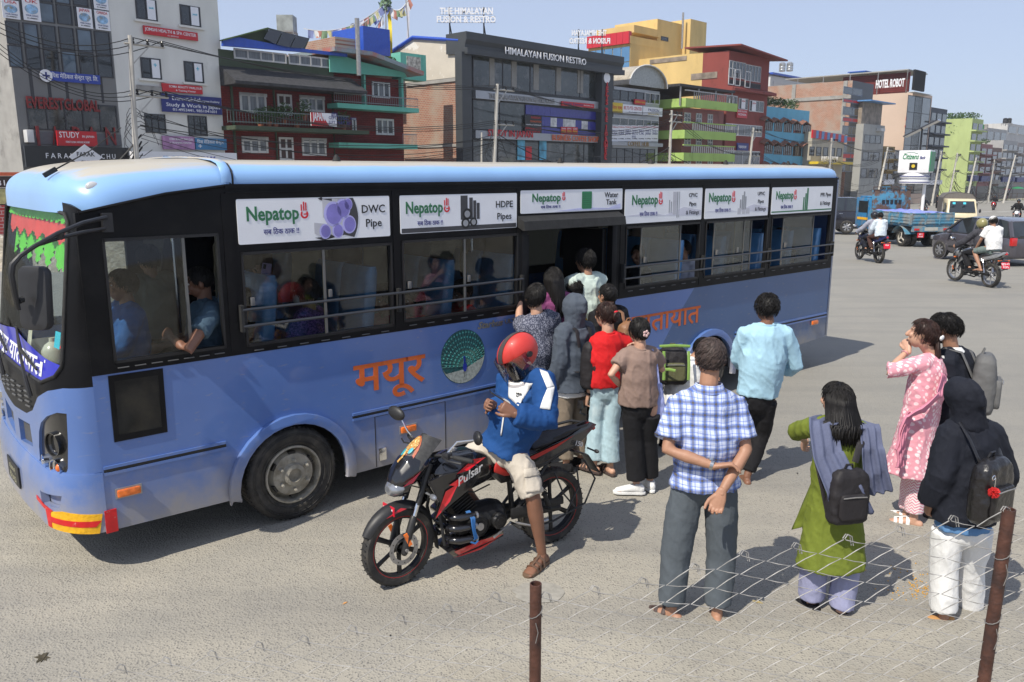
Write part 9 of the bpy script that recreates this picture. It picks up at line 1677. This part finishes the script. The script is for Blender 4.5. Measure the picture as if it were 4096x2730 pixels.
while x < TW[-1].x:
  zt = topz(x); pts = []; n = int(zt / hz) - 1; rnd = random.Random(k * 7 + 1)
  def FP(ix,iz,dy):
    X = x + (ix - .0) * D; wob = .010 * noise.noise(V3((X * 3,iz * .12,0))); return V3((X + wob,FY(X) + dy + .02 * noise.noise(V3((X * 1.5,iz * .08,4))),topz(X) - iz * hz * (1 + .05 * noise.noise(V3((X * 2,3,1)))) + .012 * noise.noise(V3((X * 4,iz * .15,2)))))
  par = 0
  for iz in range(0,n):
    l = ((iz + k) % 2 == 0); base = FP(0.03 if l else .97,iz,-.003 if l else .003);
    if iz: mid = (pts[-1] + base) / 2 + V3((0,.0,.003 if l else -.003)); pts.append(mid)
    pts.append(base)
  g = G(); e = pts[0]; hook = [e + V3((.034,.004,-.026)),e + V3((.026,.006,.012)),e + V3((.008,.004,.022)),e + V3((-.004,0,.006))]
  g.tube(hook + pts,.0021,5); ob('wire',g,GALV,fn,60); x += D; k += 1
# ---------------------------------------------------------------- litter and marks on the ground
g = G(); rnd = random.Random(4)
for k in range(120):
  if k < 75: P = gp(3690 + rnd.gauss(0,38),2362 + rnd.gauss(0,14))
  else: P = gp(3620 + rnd.gauss(0,75),2325 + rnd.gauss(0,40))
  g.ell((P.x,P.y,.004),(.006,.0045,.0035),6,3,Matrix.Rotation(rnd.random() * 3,4,'Z'))
ob('maize_kernels',g,M('maize',(.62,.33,.05),.5,var=.2),label='scatter of orange maize kernels on the road between the green and white clad people',cat='maize',kind='stuff')
def patch_(x,y,rx,ry,m,s):
  P = gp(x,y); g = G(); r_ = random.Random(s); g.add([(P.x,P.y,.004)] + [(P.x + math.cos(a) * rx * (1 + .18 * noise.noise(V3((math.cos(a) * 2,math.sin(a) * 2,s)))),P.y + math.sin(a) * ry * (1 + .18 * noise.noise(V3((math.cos(a) * 2,math.sin(a) * 2,s + 9)))),.004) for a in [j_ * math.pi / 14 for j_ in range(28)]],[(0,1 + i,1 + (i + 1) % 28) for i in range(28)]); ob('asphalt_patch',g,m,kind='structure')
patch_(2155,2372,.17,.14,M('smooth_patch',(.30,.285,.25),.85,var=.15,scale=20,bump=.2),1)
for k,(x,y,lb,m_,sz) in enumerate(((170,2632,'dry twig and crumpled leaf lying on the road at lower left',M('dry_leaf',(.06,.05,.03),.8),.05),(1380,2415,'cigarette butt on the road below the front motorcycle wheel',M('butt_orange',(.55,.28,.10),.7),.02),(3030,2410,'fallen yellow leaf on the road beside the plaid man',M('yellow_leaf',(.34,.27,.12),.7),.035),(1562,2545,'black pebble near the fence left of the post',BLKP,.012),(3190,1895,'dark scrap on the road behind the walking man',BLKP,.02),(430,1962,'brown scrap near the bus front corner shadow',M('dry_leaf'),.02))):
  P = gp(x,y); g = G(); rnd = random.Random(k)
  for q in range(5 if k == 0 else 1): a = rnd.random() * 6; d = V3((math.cos(a),math.sin(a),0)) * sz; e = V3((-d.y,d.x,0)) * .35; g.add([P - d + V3((0,0,.003)),P + e + V3((0,0,.008)),P + d + V3((0,0,.004)),P - e + V3((0,0,.006))],[(0,1,2,3)])
  ob('litter',bake(g,[('SOLIDIFY',dict(thickness=.004))]),m_,label=lb,cat='litter')
HAZE = M('haze_air',(1,1,1)); t = HAZE.node_tree; t.nodes.clear(); o = nd(t,'ShaderNodeOutputMaterial'); pv = nd(t,'ShaderNodeVolumePrincipled'); pv.inputs['Color'].default_value = (.9,.94,1,1); pv.inputs['Density'].default_value = .0004; pv.inputs['Anisotropy'].default_value = .2; t.links.new(pv.outputs[0],o.inputs[1])
if True: g = G(); g.box(-420,620,-25,620,-20,45); ob('haze',g,HAZE,kind='stuff')
bpy.data.scenes.remove(BAKE)
